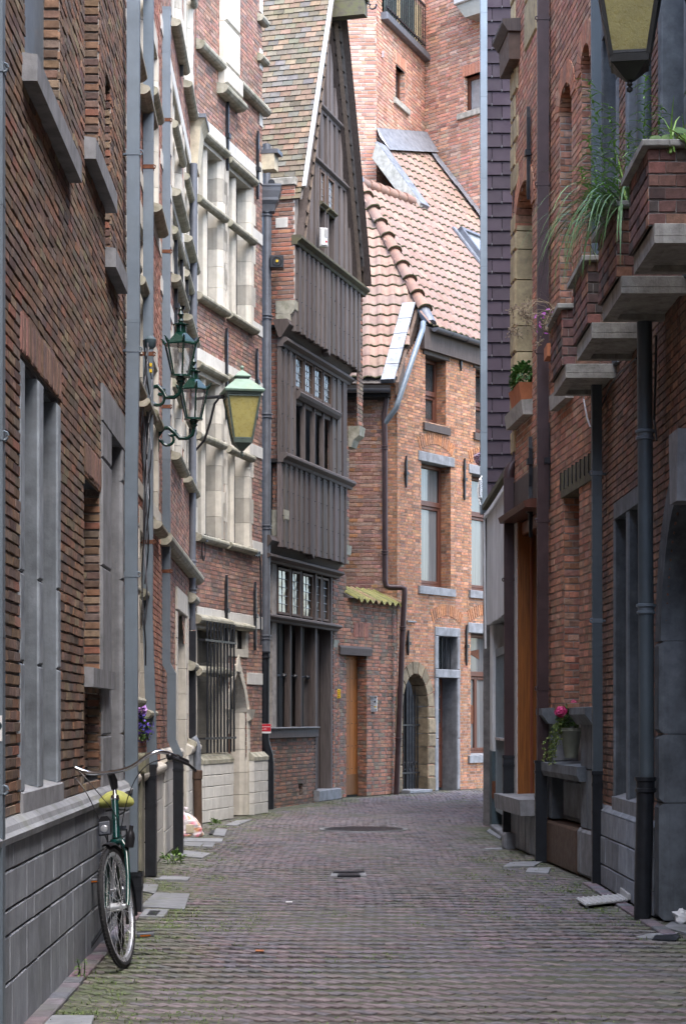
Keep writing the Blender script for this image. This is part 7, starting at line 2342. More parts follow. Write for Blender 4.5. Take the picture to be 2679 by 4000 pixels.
# ================================================================== bicycle
def bicycle():
    base = gpt(477, 3782)
    base.z = 0.0
    root = thing('bicycle', base + Vector((0, .5, 0)), 'dark green city bicycle with yellow-green saddle cover leaning beside the grey stone plinth', 'bicycle')
    ax = Vector((-.12, 1.08, 0)).normalized()       # from the front wheel to the rear
    rt = Vector((ax.y, -ax.x, 0))
    lean = math.radians(2.4)
    upv = (Vector((0, 0, 1)) * math.cos(lean) - rt * math.sin(lean))
    rx = (rt * math.cos(lean) + Vector((0, 0, 1)) * math.sin(lean))
    R0 = .345
    org = base + Vector((0, 0, 0.002))
    def B(x, y, z): return org + rx * x + ax * y + upv * z
    # steering: turn about the head axis
    h0, h1 = Vector((0, .13, .55)), Vector((0, .30, 1.0))
    sa = (h1 - h0).normalized()
    phi = math.radians(15)
    RM = Matrix.Rotation(-phi, 3, sa)
    def Fk(x, y, z):
        p = h0 + RM @ (Vector((x, y, z)) - h0)
        return B(*p)
    def wheel(T, y0, spokes=28):
        c = (0, y0, R0)
        n = 48
        tyre, rim = [], []
        def ring(r, x): return [T(x, y0 + r * math.sin(2 * math.pi * k / n), R0 + r * math.cos(2 * math.pi * k / n)) for k in range(n)]
        def band(prof, closed=True):
            rs = [ring(r, x) for r, x in prof]
            vs = [v for r_ in rs for v in r_]
            m_ = len(prof)
            fs = [(i * n + k, i * n + (k + 1) % n, ((i + 1) % m_) * n + (k + 1) % n, ((i + 1) % m_) * n + k) for i in range(m_ if closed else m_ - 1) for k in range(n)]
            return MB().add(vs, fs)
        hubp = MB().tube([T(-.055, y0, R0), T(-.035, y0, R0), T(-.03, y0, R0), T(.03, y0, R0), T(.035, y0, R0), T(.055, y0, R0)], [.012, .014, .024, .024, .014, .012], 12)
        w = hubp.build('wheel', 'alloy', root, smooth=True)
        band([(R0, 0), (R0 - .006, .012), (R0 - .018, .018), (R0 - .032, .013), (R0 - .034, 0), (R0 - .032, -.013), (R0 - .018, -.018), (R0 - .006, -.012)]).build('tyre', 'rubber', w, smooth=True)
        tr = MB()
        for k in range(90):
            a = 2 * math.pi * k / 90
            for s in (-1, 1):
                x = s * .009
                p = T(x, y0 + (R0 + .001) * math.sin(a), R0 + (R0 + .001) * math.cos(a)); q = T(s * .002, y0 + (R0 + .002) * math.sin(a + .025), R0 + (R0 + .002) * math.cos(a + .025))
                tr.tube([p, q], .0035, 3)
        tag(tr.build('tread', 'rubber', w), kind='stuff')
        band([(R0 - .033, .014), (R0 - .055, .011), (R0 - .058, 0), (R0 - .055, -.011), (R0 - .033, -.014)], True).build('rim', 'alloy', w, smooth=True)
        for k in range(spokes):
            a = 2 * math.pi * k / spokes
            b = a + (.55 if (k // 2) % 2 else -.55)
            s = 1 if k % 2 else -1
            MB().tube([T(s * .032, y0 + .022 * math.sin(b), R0 + .022 * math.cos(b)), T(0, y0 + (R0 - .056) * math.sin(a), R0 + (R0 - .056) * math.cos(a))], .0016, 3).build('spoke', 'alloy', w)
        return w
    wheel(Fk, 0.0); wheel(B, 1.10)
    G = 'bikegreen'
    fm = MB()
    fm.tube([B(0, .205, .72), B(0, .285, .94)], .021, 12)
    fm.tube([B(0, .265, .88), B(0, .50, .55), B(0, .66, .30)], .02, 12)
    fm.tube([B(0, .225, .77), B(0, .45, .47), B(0, .66, .29)], .017, 12)
    fm.tube([B(0, .66, .28), B(0, .80, .76)], .018, 12)
    for s in (-1, 1):
        fm.tube([B(s * .02, .68, .29), B(s * .065, 1.10, R0)], .011, 8)
        fm.tube([B(s * .02, .78, .70), B(s * .065, 1.10, R0)], .009, 8)
    fm = fm.build('frame', G, root, smooth=True)
    q = MB()
    for s in (-1, 1):
        q.tube([Fk(s * .03, .195, .70), Fk(s * .055, .17, .66), Fk(s * .062, .10, .50), Fk(s * .062, .03, .38), Fk(s * .06, 0, R0)], [.017, .016, .014, .012, .010], 10)
    q.tube([Fk(-.035, .195, .70), Fk(.035, .195, .70)], .02, 10)
    q.build('fork', G, root, smooth=True)
    MB().lathe(B(0, .285, .935), [(.024, 0), (.027, .01), (.022, .03), (.014, .035)], 12, axis=sa).build('headset', 'chrome', fm, smooth=True)
    MB().tube([Fk(0, .29, .955), Fk(0, .315, 1.04)], .0125, 12).build('stem', 'chrome', root, smooth=True)
    MB().tube([Fk(0, .305, 1.0), Fk(0, .30, 1.05), Fk(0, .262, 1.09), Fk(0, .255, 1.10)], [.02, .026, .022, .024], 12).build('stem_clamp', 'blackplastic', root, smooth=True)
    zb = 1.10
    KX = 1.16
    bar = [(-.335, .52, zb + .0), (-.325, .44, zb + .02), (-.30, .33, zb + .06), (-.255, .27, zb + .085), (-.20, .25, zb + .07), (-.12, .25, zb + .015), (-.05, .25, zb), (.05, .25, zb), (.12, .25, zb + .015), (.20, .25, zb + .07), (.255, .27, zb + .085), (.30, .33, zb + .06), (.325, .44, zb + .02), (.335, .52, zb)]
    bar = [(x * KX, y, z) for x, y, z in bar]
    # smooth the bend
    def smooth(pts, it=2):
        for _ in range(it):
            q_ = [pts[0]]
            for a, b in zip(pts[:-1], pts[1:]):
                q_ += [tuple(a[i] * .75 + b[i] * .25 for i in range(3)), tuple(a[i] * .25 + b[i] * .75 for i in range(3))]
            pts = q_ + [pts[-1]]
        return pts
    hb = MB().tube([Fk(*p) for p in smooth(bar)], .0115, 12).build('handlebar', 'chrome', root, smooth=True)
    for s in (-1, 1):
        MB().tube([Fk(KX * s * .318, .40, zb + .035), Fk(KX * s * .326, .45, zb + .018), Fk(KX * s * .337, .54, zb - .004)], [.017, .016, .018], 12).build('grip', 'blackplastic', hb, smooth=True)
        lv = MB().tube([Fk(KX * s * .29, .33, zb + .045), Fk(KX * s * .33, .35, zb + .02), Fk(KX * s * .37, .42, zb - .02), Fk(KX * s * .385, .50, zb - .06)], [.013, .010, .008, .009], 8)
        lv.sphere(Fk(KX * s * .295, .33, zb + .045), .022, 8)
        lv.build('brake_lever', 'blackplastic', hb, smooth=True)
        cab = [Fk(KX * s * .29, .31, zb + .04), Fk(s * .22, .20, zb + .02), Fk(s * .13, .16, zb - .10), Fk(s * .065, .17, zb - .25), Fk(s * .03, .18, zb - .36)] if s > 0 else [Fk(-.29 * KX, .31, zb + .04), Fk(-.20, .17, zb + .02), Fk(-.12, .13, zb - .09), Fk(-.07, .13, zb - .25), Fk(-.04, .15, zb - .40)]
        MB().tube([Vector(p) for p in smooth([tuple(c_) for c_ in cab])], .0032, 6).build('brake_cable', 'blackplastic', hb, smooth=True)
    cab = [Fk(-.26, .27, zb + .08), Fk(-.16, .15, zb + .05), Fk(-.06, .14, zb - .10), Fk(.01, .18, zb - .22), Fk(.02, .22, zb - .30)]
    MB().tube([Vector(p) for p in smooth([tuple(c_) for c_ in cab])], .0028, 6).build('gear_cable', 'blackplastic', hb, smooth=True)
    q = MB().sphere(Fk(-.305 * KX, .35, zb + .02), .03, 8, sc=(1, 1, 1.2))
    q.sphere(Fk(-.315 * KX, .38, zb - .03), .02, 8).build('bell', 'blackplastic', hb, smooth=True)
    # saddle with its cover
    sd = MB().tube([B(0, .80, .76), B(0, .83, .86)], .013, 10).build('seat_post', 'chrome', root, smooth=True)
    V_, F_ = [], []
    m_, n = 14, 18
    for i in range(m_ + 1):
        f = i / m_
        y = .72 + .30 * f
        hw = .022 + .092 * max(0.0, min(1.0, (f - .18) / .5)) ** .8 if f < .86 else .114 * math.sqrt(max(.02, 1 - ((f - .86) / .15) ** 2))
        th = .034 + .020 * f
        for k in range(n):
            a = 2 * math.pi * k / n
            x = hw * math.cos(a)
            z = .905 + th * math.sin(a) - .30 * max(0, abs(x) - .03) ** 1.0 * (1 if True else 0) + (.012 * f)
            V_.append(B(x + random.uniform(-.002, .002), y, z + random.uniform(-.002, .002)))
    for i in range(m_):
        for k in range(n): F_.append((i * n + k, i * n + (k + 1) % n, (i + 1) * n + (k + 1) % n, (i + 1) * n + k))
    F_ += [tuple(range(n)), tuple(range(m_ * n, (m_ + 1) * n))]
    MB().add(V_, F_).build('saddle', 'lime', root, smooth=True)
    MB().tube([B(-.06, .95, .845), B(-.03, .80, .855), B(0, .74, .87)], .006, 6).tube([B(.06, .95, .845), B(.03, .80, .855), B(0, .74, .87)], .006, 6).build('saddle_rails', 'castiron', root)
    # headlight, reflector, dynamo
    q = MB()
    c = Fk(-.035, .12, .80)
    fw = (Fk(0, -1, .8) - Fk(0, 0, .8)).normalized(); sx = (Fk(1, 0, .8) - Fk(0, 0, .8)).normalized()
    lf = Fr(c, sx, upv, fw)
    q.prism([lf.P(-.036, -.05, .02), lf.P(.036, -.05, .02), lf.P(.036, .035, .02), lf.P(.018, .06, .02), lf.P(-.018, .06, .02), lf.P(-.036, .035, .02)],
            [lf.P(-.028, -.04, -.07), lf.P(.028, -.04, -.07), lf.P(.028, .03, -.07), lf.P(.014, .045, -.07), lf.P(-.014, .045, -.07), lf.P(-.028, .03, -.07)])
    hl = q.build('headlight', 'blackplastic', root)
    MB().prism([lf.P(-.032, -.045, .021), lf.P(.032, -.045, .021), lf.P(.032, .030, .021), lf.P(-.032, .030, .021)], [lf.P(-.028, -.04, .032), lf.P(.028, -.04, .032), lf.P(.028, .026, .030), lf.P(-.028, .026, .030)]).build('lens', 'greyplastic', hl)
    MB().lathe(lf.P(0, -.012, .03), [(.022, 0), (.018, .006), (.0, .009)], 12, axis=fw).build('reflector', 'alloy', hl, smooth=True)
    MB().lathe(Fk(.075, .16, .66), [(.0, 0), (.026, .005), (.028, .06), (.02, .09), (.012, .10), (.012, .13), (.0, .135)], 12, axis=(.12, -.1, 1)).build('dynamo', 'blackplastic', root, smooth=True)
    # mudguards, chain case, carrier, stand, cranks
    def guard(T, y0, a0, a1, m_='blackplastic'):
        r = R0 + .016; n = 18
        vs = []
        for k in range(n + 1):
            a = a0 + (a1 - a0) * k / n
            for x, dr in ((-.027, -.012), (-.018, .004), (0, .009), (.018, .004), (.027, -.012)):
                vs.append(T(x, y0 + (r + dr) * math.sin(a), R0 + (r + dr) * math.cos(a)))
        fs = [(i * 5 + j, i * 5 + j + 1, (i + 1) * 5 + j + 1, (i + 1) * 5 + j) for i in range(n) for j in range(4)]
        return MB().add(vs, fs).build('mudguard', m_, root, smooth=True)
    guard(Fk, 0, math.radians(-10), math.radians(105)); guard(B, 1.10, math.radians(-60), math.radians(110))
    MB().ext_w(Fr(B(.045, 0, 0), ax, upv, rx), -.012, .014, [(.56, .22), (.62, .18), (1.06, .28), (1.17, .33), (1.15, .40), (1.06, .42), (.66, .37), (.57, .32)]).build('chain_case', 'blackplastic', root)
    q = MB()
    for s in (-1, 1): q.tube([B(s * .06, .86, .73), B(s * .06, 1.30, .72)], .006, 6); q.tube([B(s * .062, 1.10, R0), B(s * .06, 1.16, .72)], .005, 6)
    for y in (.9, 1.02, 1.14, 1.28): q.tube([B(-.06, y, .728), B(.06, y, .728)], .005, 6)
    q.build('luggage_carrier', 'castiron', root)
    MB().tube([B(-.03, .74, .25), B(-.20, .66, .03), B(-.22, .64, .004)], [.012, .011, .014], 8).build('kick_stand', 'castiron', root)
    MB().lathe(B(-.06, .66, .285), [(.03, 0), (.03, .12)], 12, axis=rx).build('bottom_bracket', 'castiron', root, smooth=True)
    for s, z1_, y1_ in ((-1, .445, .70), (1, .115, .62)):
        MB().tube([B(s * .07, .66, .285), B(s * .085, y1_, z1_)], .011, 8).build('crank', 'alloy', root)
        pf = Fr(B(s * .145, y1_, z1_), rx, upv, -ax)
        p = MB().box(pf, -.052, .052, -.014, .014, -.045, .045, (1, 1, 1), .006).build('pedal', 'greyplastic', root)
        box('reflector', 'amber', p, pf, -.03, .03, -.008, .001, .044, .047, 0, (.6, .6, .6))
        box('tread', 'blackplastic', p, pf, -.05, .05, .013, .016, -.03, .03)
bicycle()

# ================================================================== plants
GREENS = [(.085, .16, .03), (.11, .20, .04), (.07, .13, .03), (.14, .22, .05), (.06, .115, .035)]
def blade(mb, p, d, L, w, droop, t, n=5):
    """a bending grass blade"""
    p = Vector(p); d = Vector(d).normalized()
    side = d.cross(Vector((0, 0, 1)))
    if side.length < .05: side = Vector((random.uniform(-1, 1), random.uniform(-1, 1), 0))
    side.normalize()
    vs = []
    for i in range(n + 1):
        f = i / n
        ww = w * (1 - f) ** .6 * .5 + .0004
        vs += [p - side * ww, p + side * ww]
        d = (d + Vector((0, 0, -droop / n))).normalized()
        p = p + d * (L / n)
    mb.add(vs, [(i * 2, i * 2 + 1, i * 2 + 3, i * 2 + 2) for i in range(n)], t)

def leaf(mb, p, d, L, w, t, fold=.25):
    p = Vector(p); d = Vector(d).normalized()
    side = d.cross(Vector((0, 0, 1)))
    if side.length < .05: side = Vector((1, 0, 0))
    side.normalize(); up = side.cross(d)
    q = p + d * L * .45; e = p + d * L - Vector((0, 0, L * .12))
    mb.add([p, q + side * w / 2 + up * w * fold, e, q - side * w / 2 + up * w * fold, q - up * w * .05], [(0, 1, 4), (1, 2, 4), (2, 3, 4), (3, 0, 4)], t)

def rnd_dir(zmin=.0):
    while True:
        v = Vector((random.uniform(-1, 1), random.uniform(-1, 1), random.uniform(zmin, 1)))
        if .1 < v.length < 1: return v.normalized()

def gtint(k=1.0, pal=GREENS):
    c = random.choice(pal); g = random.uniform(.75, 1.25) * k
    return tuple(x * g for x in c)

BRIGHT = [(.19, .36, .07), (.23, .42, .09), (.16, .30, .07), (.28, .45, .11)]
def weed_stalk(mb, p, H, lean, pal=GREENS, leaves=26, w=.010, L=.085):
    p = Vector(p); top = p + Vector((lean[0], lean[1], H))
    pts = [p + (top - p) * f + Vector((lean[0], lean[1], 0)) * (f * f - f) * .8 for f in np.linspace(0, 1, 8)]
    mb.tube(pts, [.0045 * (1 - .7 * i / 7) for i in range(8)], 5, gtint(.8, pal))
    for k in range(leaves):
        f = .1 + .9 * k / leaves
        i = min(6, int(f * 7)); q = pts[i] + (pts[i + 1] - pts[i]) * (f * 7 - i)
        a = k * 2.4
        d = Vector((math.cos(a), math.sin(a), random.uniform(.2, .8)))
        blade(mb, q, d, L * (1.15 - .55 * f) * random.uniform(.7, 1.3), w, 1.0, gtint(1, pal), 4)

def plant(name, loc, label, cat, group=None): return thing(name, loc, label, cat, group)

# grass and weeds on the planters
def planter_green(k, y0, y1, zt=4.72):
    z = zt
    if k == 0:
        t = plant('grass_clump', (1.9, y0 + .4, z), 'fresh bright grass and round leaves standing on the planter just below the yellow lantern', 'grass clump')
        g = MB()
        for i in range(90):
            p = (random.uniform(1.84, 2.2), random.uniform(y0, y1), z)
            blade(g, p, (random.uniform(-.5, .3), random.uniform(-.4, .4), 1), random.uniform(.15, .42), .014, random.uniform(.8, 2.6), gtint(1.1, BRIGHT))
        for i in range(16):
            p = Vector((random.uniform(1.85, 2.2), random.uniform(y0, y0 + .4), z))
            q = p + Vector((random.uniform(-.05, .05), random.uniform(-.05, .02), random.uniform(.06, .16)))
            g.tube([p, q], .002, 4, gtint())
            g.lathe(q, [(.0, 0), (.035, .006), (.038, .008), (.0, .004)], 9, gtint(1.3), axis=(random.uniform(-.3, .3), -.7, .7))
        for i in range(6):
            blade(g, (2.1 + random.uniform(-.1, .1), y0 + .1, z), (-.2 + random.uniform(-.1, .1), -.1, 1), .3, .008, 2.4, (.32, .22, .07))
        g.build('blades', 'leaf', t)
    if k == 1:
        t = plant('weed_plant', (1.85, y0 + .45, z), 'tall feathery fleabane weeds growing up from the planter in front of the grey pipes', 'weeds')
        for i, (x, dy, H, lx) in enumerate(((1.80, .45, 1.00, -.16), (1.84, .30, .78, -.08), (1.98, .20, .95, .02), (2.08, .4, .80, .05), (1.78, .75, .72, -.10), (1.79, .9, .55, -.14), (1.95, .6, .7, .0))):
            g = MB(); weed_stalk(g, (x, y0 + dy, z), H, (lx, random.uniform(-.08, .04)), leaves=60, w=.015, L=.17, pal=BRIGHT); g.build('stalk', 'leaf', t)
        t = plant('grass_clump', (1.8, y0 + .1, z), 'long blue-green grass hanging down over the edge of the planter and slab', 'grass clump')
        g = MB()
        pal = [(.15, .28, .10), (.18, .32, .12), (.12, .23, .10)]
        for i in range(85):
            p = (random.uniform(1.77, 1.92), y0 + random.uniform(.0, .5), z + .02)
            blade(g, p, (random.uniform(-1.0, -.1), random.uniform(-.7, .3), random.uniform(.6, 1.2)), random.uniform(.45, .95), .017, random.uniform(2.0, 4.6), gtint(1, pal), 9)
        for i in range(40):
            p = (random.uniform(1.8, 2.2), y0 + random.uniform(0, .9), z)
            blade(g, p, (random.uniform(-.7, .3), random.uniform(-.5, .4), 1), random.uniform(.25, .7), .015, random.uniform(.8, 2.4), gtint(1.2, BRIGHT), 6)
        g.build('blades', 'leaf', t)
    if k == 2:
        t = plant('weed_plant', (1.85, y0 + .3, z), 'dry straw-coloured stalks with a few green leaves and one pink flower on the third planter', 'weeds')
        g = MB()
        pal = [(.42, .32, .15), (.35, .27, .13), (.20, .24, .06)]
        for i in range(70):
            p = (random.uniform(1.78, 2.15), random.uniform(y0, y1), z)
            blade(g, p, (random.uniform(-.5, .2), random.uniform(-.4, .3), 1), random.uniform(.12, .38), .007, random.uniform(.3, 1.8), gtint(1, pal))
        for i in range(30): leaf(g, (random.uniform(1.85, 2.1), y0 + random.uniform(.05, .4), z + random.uniform(.02, .2)), rnd_dir(-.2), .07, .04, gtint(1.1))
        tag(g.build('stalks', 'leaf', t), kind='stuff')
        f = MB()
        for i in range(7): f.sphere((2.02 + random.uniform(-.02, .02), y0 + .06, z + .10 + random.uniform(-.03, .03)), .016, 6, (.55, .12, .35))
        f.build('flower', 'petal', t)
    if k == 3:
        t = plant('weed_plant', (1.8, y0 + .4, z), 'withered seed heads curling over the coping of the planter beside the brown pipe', 'weeds')
        g = MB()
        pal = [(.30, .22, .15), (.24, .18, .12), (.36, .28, .18)]
        for i in range(12):
            p = Vector((1.79 + random.uniform(0, .08), random.uniform(y0 + .2, y1 - .1), z + .04))
            d = Vector((random.uniform(-.9, -.2), random.uniform(-.2, .3), random.uniform(.6, 1.2)))
            pts = [p + d * s * .16 + Vector((0, 0, -.05 * s * s)) for s in range(4)]
            g.tube(pts, .0025, 4, gtint(1, pal))
            for j in range(16):
                q = pts[-1] + Vector((random.gauss(0, .03), random.gauss(0, .03), random.gauss(0, .035)))
                g.tube([pts[-1], q], .0022, 3, gtint(.8, pal)); g.sphere(q, .007, 5, gtint(.8, pal))
        for i in range(30):
            blade(g, (random.uniform(1.78, 2.1), random.uniform(y0, y1), z), (random.uniform(-.6, .2), 0, 1), random.uniform(.1, .35), .005, 1.2, gtint(1, pal))
        tag(g.build('stalks', 'leaf', t), kind='stuff')
for k, (y0, y1) in enumerate(((11.62, 12.45), (13.00, 13.95), (14.54, 15.47), (16.24, 17.16))): planter_green(k, y0, y1)

def bushy(root, c, r, n, size, pal=GREENS, name='foliage', flowers=None, trail=0):
    g = MB(); c = Vector(c)
    for i in range(n):
        d = rnd_dir(-.5); p = c + Vector((d.x * r[0], d.y * r[1], d.z * r[2])) * random.uniform(.45, 1)
        leaf(g, p, (d + rnd_dir(-.6) * .6), size * random.uniform(.7, 1.3), size * .75, gtint(1, pal))
    for i in range(trail):
        p = c + Vector((random.uniform(-r[0] * 1.1, -r[0] * .5), random.uniform(-r[1] * .6, r[1]), 0)); pts = [p]
        for s in range(9): pts.append(pts[-1] + Vector((random.uniform(-.035, .01), random.uniform(-.02, .015), -.045 + random.uniform(-.01, .015))))
        g.tube(pts, .002, 4, gtint(.7, pal))
        for q in pts:
            for j in range(4): leaf(g, q, rnd_dir(-.8), size * .5, size * .4, gtint(1.2, [(.20, .24, .07), (.14, .20, .05)]))
    g.build(name, 'leaf', root)
    if flowers:
        for (off, rr, cnt, cols, pr) in flowers:
            f = MB()
            for i in range(cnt):
                d = rnd_dir(-1.0); q = c + Vector(off) + d * rr * random.uniform(.6, 1)
                a = d.orthogonal().normalized(); b = d.cross(a)
                t = random.choice(cols)
                f.add([q] + [q + (a * math.cos(2 * math.pi * k / 5) + b * math.sin(2 * math.pi * k / 5)) * pr + d * pr * .3 for k in range(5)], [(0, k + 1, (k + 1) % 5 + 1) for k in range(5)], t)
            f.build('flower', 'petal', root)

# violet flowers by the downpipe
Zv = 16.9
c = Vector((pxx(552, Zv), Zv, pz(2850, Zv)))
t = plant('flower_pot', c, 'violet and blue flowers in a stone trough between the two zinc pipes', 'flowers')
bushy(t, c, (.07, .10, .14), 260, .035, flowers=[((0, -.02, .02), .13, 150, [(.13, .09, .50), (.17, .10, .55), (.10, .09, .42)], .013), ((.0, -.02, .16), .05, 14, [(.38, .20, .55), (.42, .24, .58)], .032)])
MB().wbox((c.x - .02, Zv, pz(2980, Zv)), .15, .3, .17, (.6, .6, .55), .02).build('trough', 'cream_mossy', t)
MB().wbox((c.x - .03, Zv, pz(2980, Zv) / 2 - .04), .10, .22, pz(2980, Zv) - .08, (.5, .5, .48), .01).build('bracket', 'cream_mossy', t)
# pink geranium in the niche
f = FH
u = f.pu(2225, -.02)
zb = f.pv(2225, 2960, -.02)
c = f.P(u, zb, -.03)
t = plant('flower_pot', c, 'grey-green pot of pink geranium with trailing ivy in the stone niche', 'flowers')
MB().lathe(c, [(.0, 0), (.055, 0), (.10, .24), (.112, .25), (.112, .28), (.098, .28), (.09, .25)], 18).build('pot', 'pot', t, smooth=True)
bushy(t, c + Vector((0, 0, .36)), (.13, .14, .13), 240, .05, [(.06, .12, .025), (.045, .09, .02), (.08, .15, .03)], flowers=[((-.10, -.06, .07), .055, 80, [(.62, .05, .20), (.70, .10, .28), (.55, .03, .16)], .018), ((.02, -.03, .15), .03, 20, [(.6, .10, .20)], .014)], trail=12)
# terracotta trough on the sill of the yellow stone window
c = FH.P(FH.pu(2050), FH.pv(2050, 1580) + .07, .02)
t = plant('window_box', c, 'terracotta window box of green geranium leaves on the sill beside the brown pipe', 'window box')
fx = FH.at(FH.pu(2050), .02)
zt = FH.pv(2045, 1590)
MB().prism([fx.P(-.32, zt, -.07), fx.P(.32, zt, -.07), fx.P(.32, zt, .07), fx.P(-.32, zt, .07)], [fx.P(-.36, zt + .19, -.10), fx.P(.36, zt + .19, -.10), fx.P(.36, zt + .19, .10), fx.P(-.36, zt + .19, .10)]).build('trough', 'terracotta', t)
bushy(t, fx.P(0, zt + .30, .0), (.12, .42, .14), 420, .06, [(.05, .14, .03), (.07, .18, .04), (.10, .23, .05)])
# purple flowers under the withered planter
c = FH.P(FH.pu(2146, .1), FH.pv(2140, 1330), .12)
t = plant('flower_pot', c, 'small magenta flowers and leaves showing below the withered planter beside the brown pipe', 'flowers')
bushy(t, c, (.04, .22, .14), 60, .035, flowers=[((-.0, 0, .05), .14, 16, [(.42, .08, .42), (.5, .12, .5)], .022)])
MB().wbox(c - Vector((-.03, 0, .24)), .10, .3, .12).build('trough', 'terracotta', t)
# pale pink hanging flowers by the zinc strip
c = Vector((pxx(1878, 27.0), 27.0, pz(1790, 27.0)))
t = plant('hanging_flowers', c, 'pale pink hanging flowers beside the zinc strip of the slate wall', 'flowers')
bushy(t, c, (.05, .08, .14), 60, .03, flowers=[((0, 0, 0), .10, 120, [(.55, .36, .46), (.60, .45, .52)], .022)])
MB().tube([c, c + Vector((.08, .0, .02))], .008, 6).build('hook', 'castiron', t)

# weeds at the foot of the walls
for (x, y, n, r, lab) in ((880, 3172, 60, .13, 'leafy green weed at the foot of the white stone base by the arched door'),
                          (838, 3222, 26, .07, 'tiny weed growing before the white stone base near the brown pipe foot'),
                          (675, 3372, 46, .12, 'low green weed in the paving before the black iron pipe feet')):
    c = gpt(x, y)
    t = plant('weed_plant', c, lab, 'weed')
    g = MB()
    for i in range(n):
        d = rnd_dir(.1); p = c + Vector((d.x * r, d.y * r, abs(d.z) * r * 1.2)) * random.uniform(.2, 1)
        leaf(g, p, d, .06, .038, gtint(1.2))
    for i in range(12): blade(g, c + Vector((random.gauss(0, r * .6), random.gauss(0, r * .6), 0)), rnd_dir(.5), .12, .008, 1.0, gtint())
    g.build('leaves', 'leaf', t)
c = gpt(318, 3822)
t = plant('weed_plant', c, 'small upright weed in the joint in front of the bicycle wheel', 'weed')
g = MB()
for k in range(3): weed_stalk(g, c + Vector((random.uniform(-.03, .03), random.uniform(-.03, .03), 0)), random.uniform(.06, .12), (random.uniform(-.03, .03), 0), leaves=12, w=.014, L=.05)
g.build('leaves', 'leaf', t)

# moss and grass sprouting from the joints, thick along the edges
def sprouts():
    g = MB()
    zones = [(( -1.36, -0.55), (8.9, 15.0), 800, .7), ((-1.36, -1.05), (9, 15), 500, 1.0), ((-1.66, -1.0), (15.3, 22), 650, 1.0), ((-1.8, -1.2), (21, 27.5), 300, 1), ((1.0, 1.95), (13.5, 21), 900, .9), ((1.7, 2.08), (12.5, 17), 350, 1.0), ((-1.2, -.2), (29, 34), 260, 1), ((-.2, 2.3), (33.5, 37.2), 260, 1), ((-1.0, 1.5), (9, 18), 350, .7)]
    for (xr, yr, n, k) in zones:
        m_ = 0
        cl = [(random.uniform(*xr), random.uniform(*yr)) for _ in range(max(4, n // 14))]
        for i in range(n):
            cx, cy = random.choice(cl)
            p = Vector((cx + random.gauss(0, .07), cy + random.gauss(0, .09), -.004))
            if not (left_edge(p.y) + .03 < p.x < right_edge(p.y) - .03): continue
            for b in range(3):
                blade(g, p + Vector((random.gauss(0, .012), random.gauss(0, .012), 0)), rnd_dir(.35), random.uniform(.012, .04) * k, .006, 1.2, gtint(.95, [(.10, .16, .035), (.13, .19, .05), (.085, .13, .03), (.15, .18, .06)]), 2)
    o = g.build('ground_sprouts', 'leaf', None)
    o.name = 'grass'
    tag(o, 'short grass and moss sprouting from the paving joints along both walls', 'grass', kind='stuff')
sprouts()

# ================================================================== things lying about
c = gpt(735, 3268)
t = thing('rubbish_bag', c, 'translucent white and pink rubbish bag slumped beside the black pipe foot', 'rubbish bag')
V_, F_ = [], []
m_, n = 12, 18
for i in range(m_ + 1):
    f = i / m_
    r = (.17 * (1 - .25 * f) if f < .65 else .13 * (1 - (f - .65) / .35) ** .7 + .012) if f > 0.02 else .15
    for k in range(n):
        a = 2 * math.pi * k / n
        w = 1 + .10 * math.sin(3 * a + f * 7) + .06 * math.sin(7 * a - f * 9) + random.uniform(-.04, .04)
        V_.append(c + Vector((r * w * math.cos(a) * 1.05 - .05 * f * f + .0, r * w * math.sin(a) * .8, .29 * f)))
for i in range(m_):
    for k in range(n): F_.append((i * n + k, i * n + (k + 1) % n, (i + 1) * n + (k + 1) % n, (i + 1) * n + k))
F_ += [tuple(range(n)), tuple(range(m_ * n, (m_ + 1) * n))]
bagm = MB().add(V_, F_)
for i_, v_ in enumerate(V_):
    a_ = math.sin(i_ * 1.7) + math.sin(v_.z * 60 + v_.x * 40)
    if a_ > .75: bagm.T[i_] = (.95, .30, .42)
    elif a_ < -1.1 and v_.x > c.x: bagm.T[i_] = (.9, .50, .18)
bagm.build('bag', 'bag', t)
tp = c + Vector((-.05, 0, .28))
MB().tube([tp, tp + Vector((0, 0, .03)), tp + Vector((.02, 0, .05)), tp + Vector((.05, .01, .06))], [.02, .014, .03, .012], 8).build('knot', 'bag', t)
MB().wbox(c + Vector((.035, -.13, .10)), .09, .03, .10, (1, 1, 1), .004).build('box', 'creampaint', t)
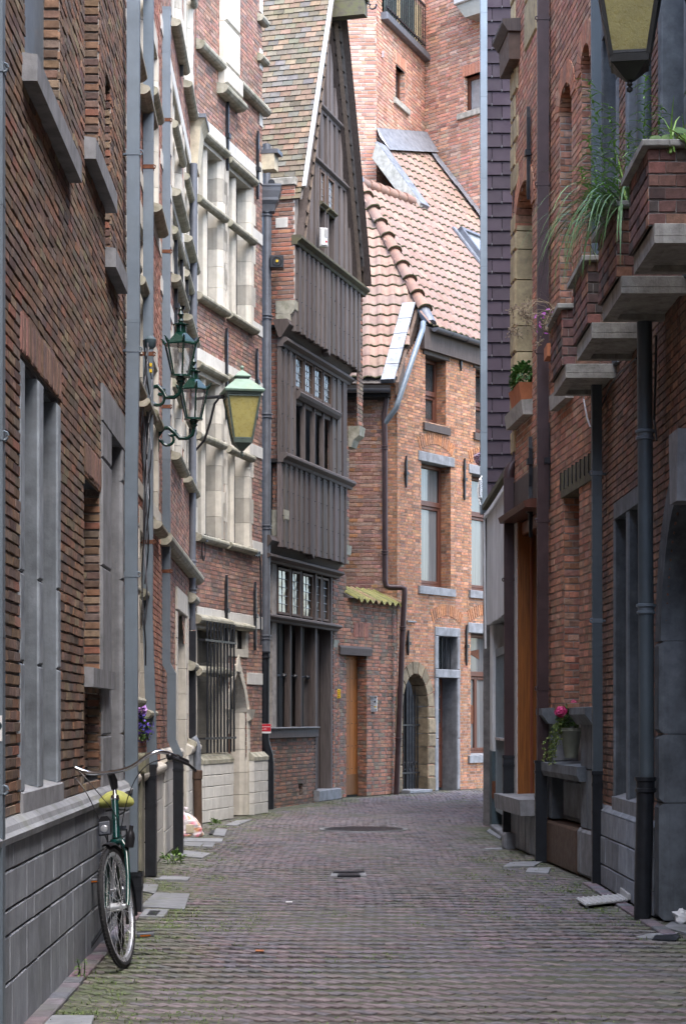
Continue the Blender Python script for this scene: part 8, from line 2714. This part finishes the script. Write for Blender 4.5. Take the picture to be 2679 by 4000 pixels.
# ribbed white tray
q4 = [gpt(x, y, .03) for x, y in ((2248, 3508), (2420, 3492), (2452, 3514), (2285, 3533))]
c = (q4[0] + q4[2]) / 2
t = thing('ribbed_tray', c, 'ribbed white plastic tray lying on the paving by the grey stone plinth', 'tray')
MB().prism([p - Vector((0, 0, .012)) for p in q4], [p.copy() for p in q4]).build('panel', 'white', t)
for k in range(9):
    f = (k + .5) / 9
    a = q4[0] + (q4[1] - q4[0]) * f; b = q4[3] + (q4[2] - q4[3]) * f
    MB().tube([a, b], .009, 6).build('rib', 'white', t)
a, b = q4[1], q4[2]
MB().prism([a, a + Vector((.02, 0, 0)), b + Vector((.02, 0, 0)), b], [a + Vector((0, 0, .05)), a + Vector((.02, 0, .05)), b + Vector((.02, 0, .04)), b + Vector((0, 0, .04))]).build('upstand', 'white', t)
for p in (q4[0], q4[3], q4[1]): MB().tube([p * 1.0 + (c - p) * .1 - Vector((0, 0, .03)), p + (c - p) * .1 - Vector((0, 0, .01))], .01, 6).build('foot', 'white', t)
# crumpled paper
c = gpt(2664, 3602, .015) + Vector((0, 0, .035))
t = MB().sphere(c, .062, 9, sc=(1.2, .9, .75))
t.V = [tuple(Vector(v) + Vector((random.gauss(0, .009), random.gauss(0, .009), random.gauss(0, .009)))) for v in t.V]
tag(t.build('crumpled_paper', 'paper', None), 'crumpled white paper on the doorstep of the arched stone doorway', 'paper')
# a tiny bit of litter in the street
for (x, y, col, lab) in ((1015, 3716, (.45, .18, .08), 'small orange scrap of litter on the street paving'), (1130, 3525, (.7, .7, .72), 'pale flat paper scrap near the middle of the street'), (652, 3708, (.05, .05, .05), 'small dark lump lying on the paving beyond the bicycle pedal')):
    p = gpt(x, y, .004)
    o = MB().wbox(p + Vector((0, 0, .004)), .05, .03, .008, col, .002).build('litter', 'petal', None)
    tag(o, lab, 'litter')

# ================================================================== unseen house fronts behind the eye, added to hold back light
def street_behind():
    t = thing('brick_house', (-3, 0, 0), 'unseen brick house fronts added behind the viewpoint to keep light out of the foreground', 'house')
    MB().wbox((0.4, -9, 5), 9, .5, 10).build('wall', 'mortar', t)
street_behind()
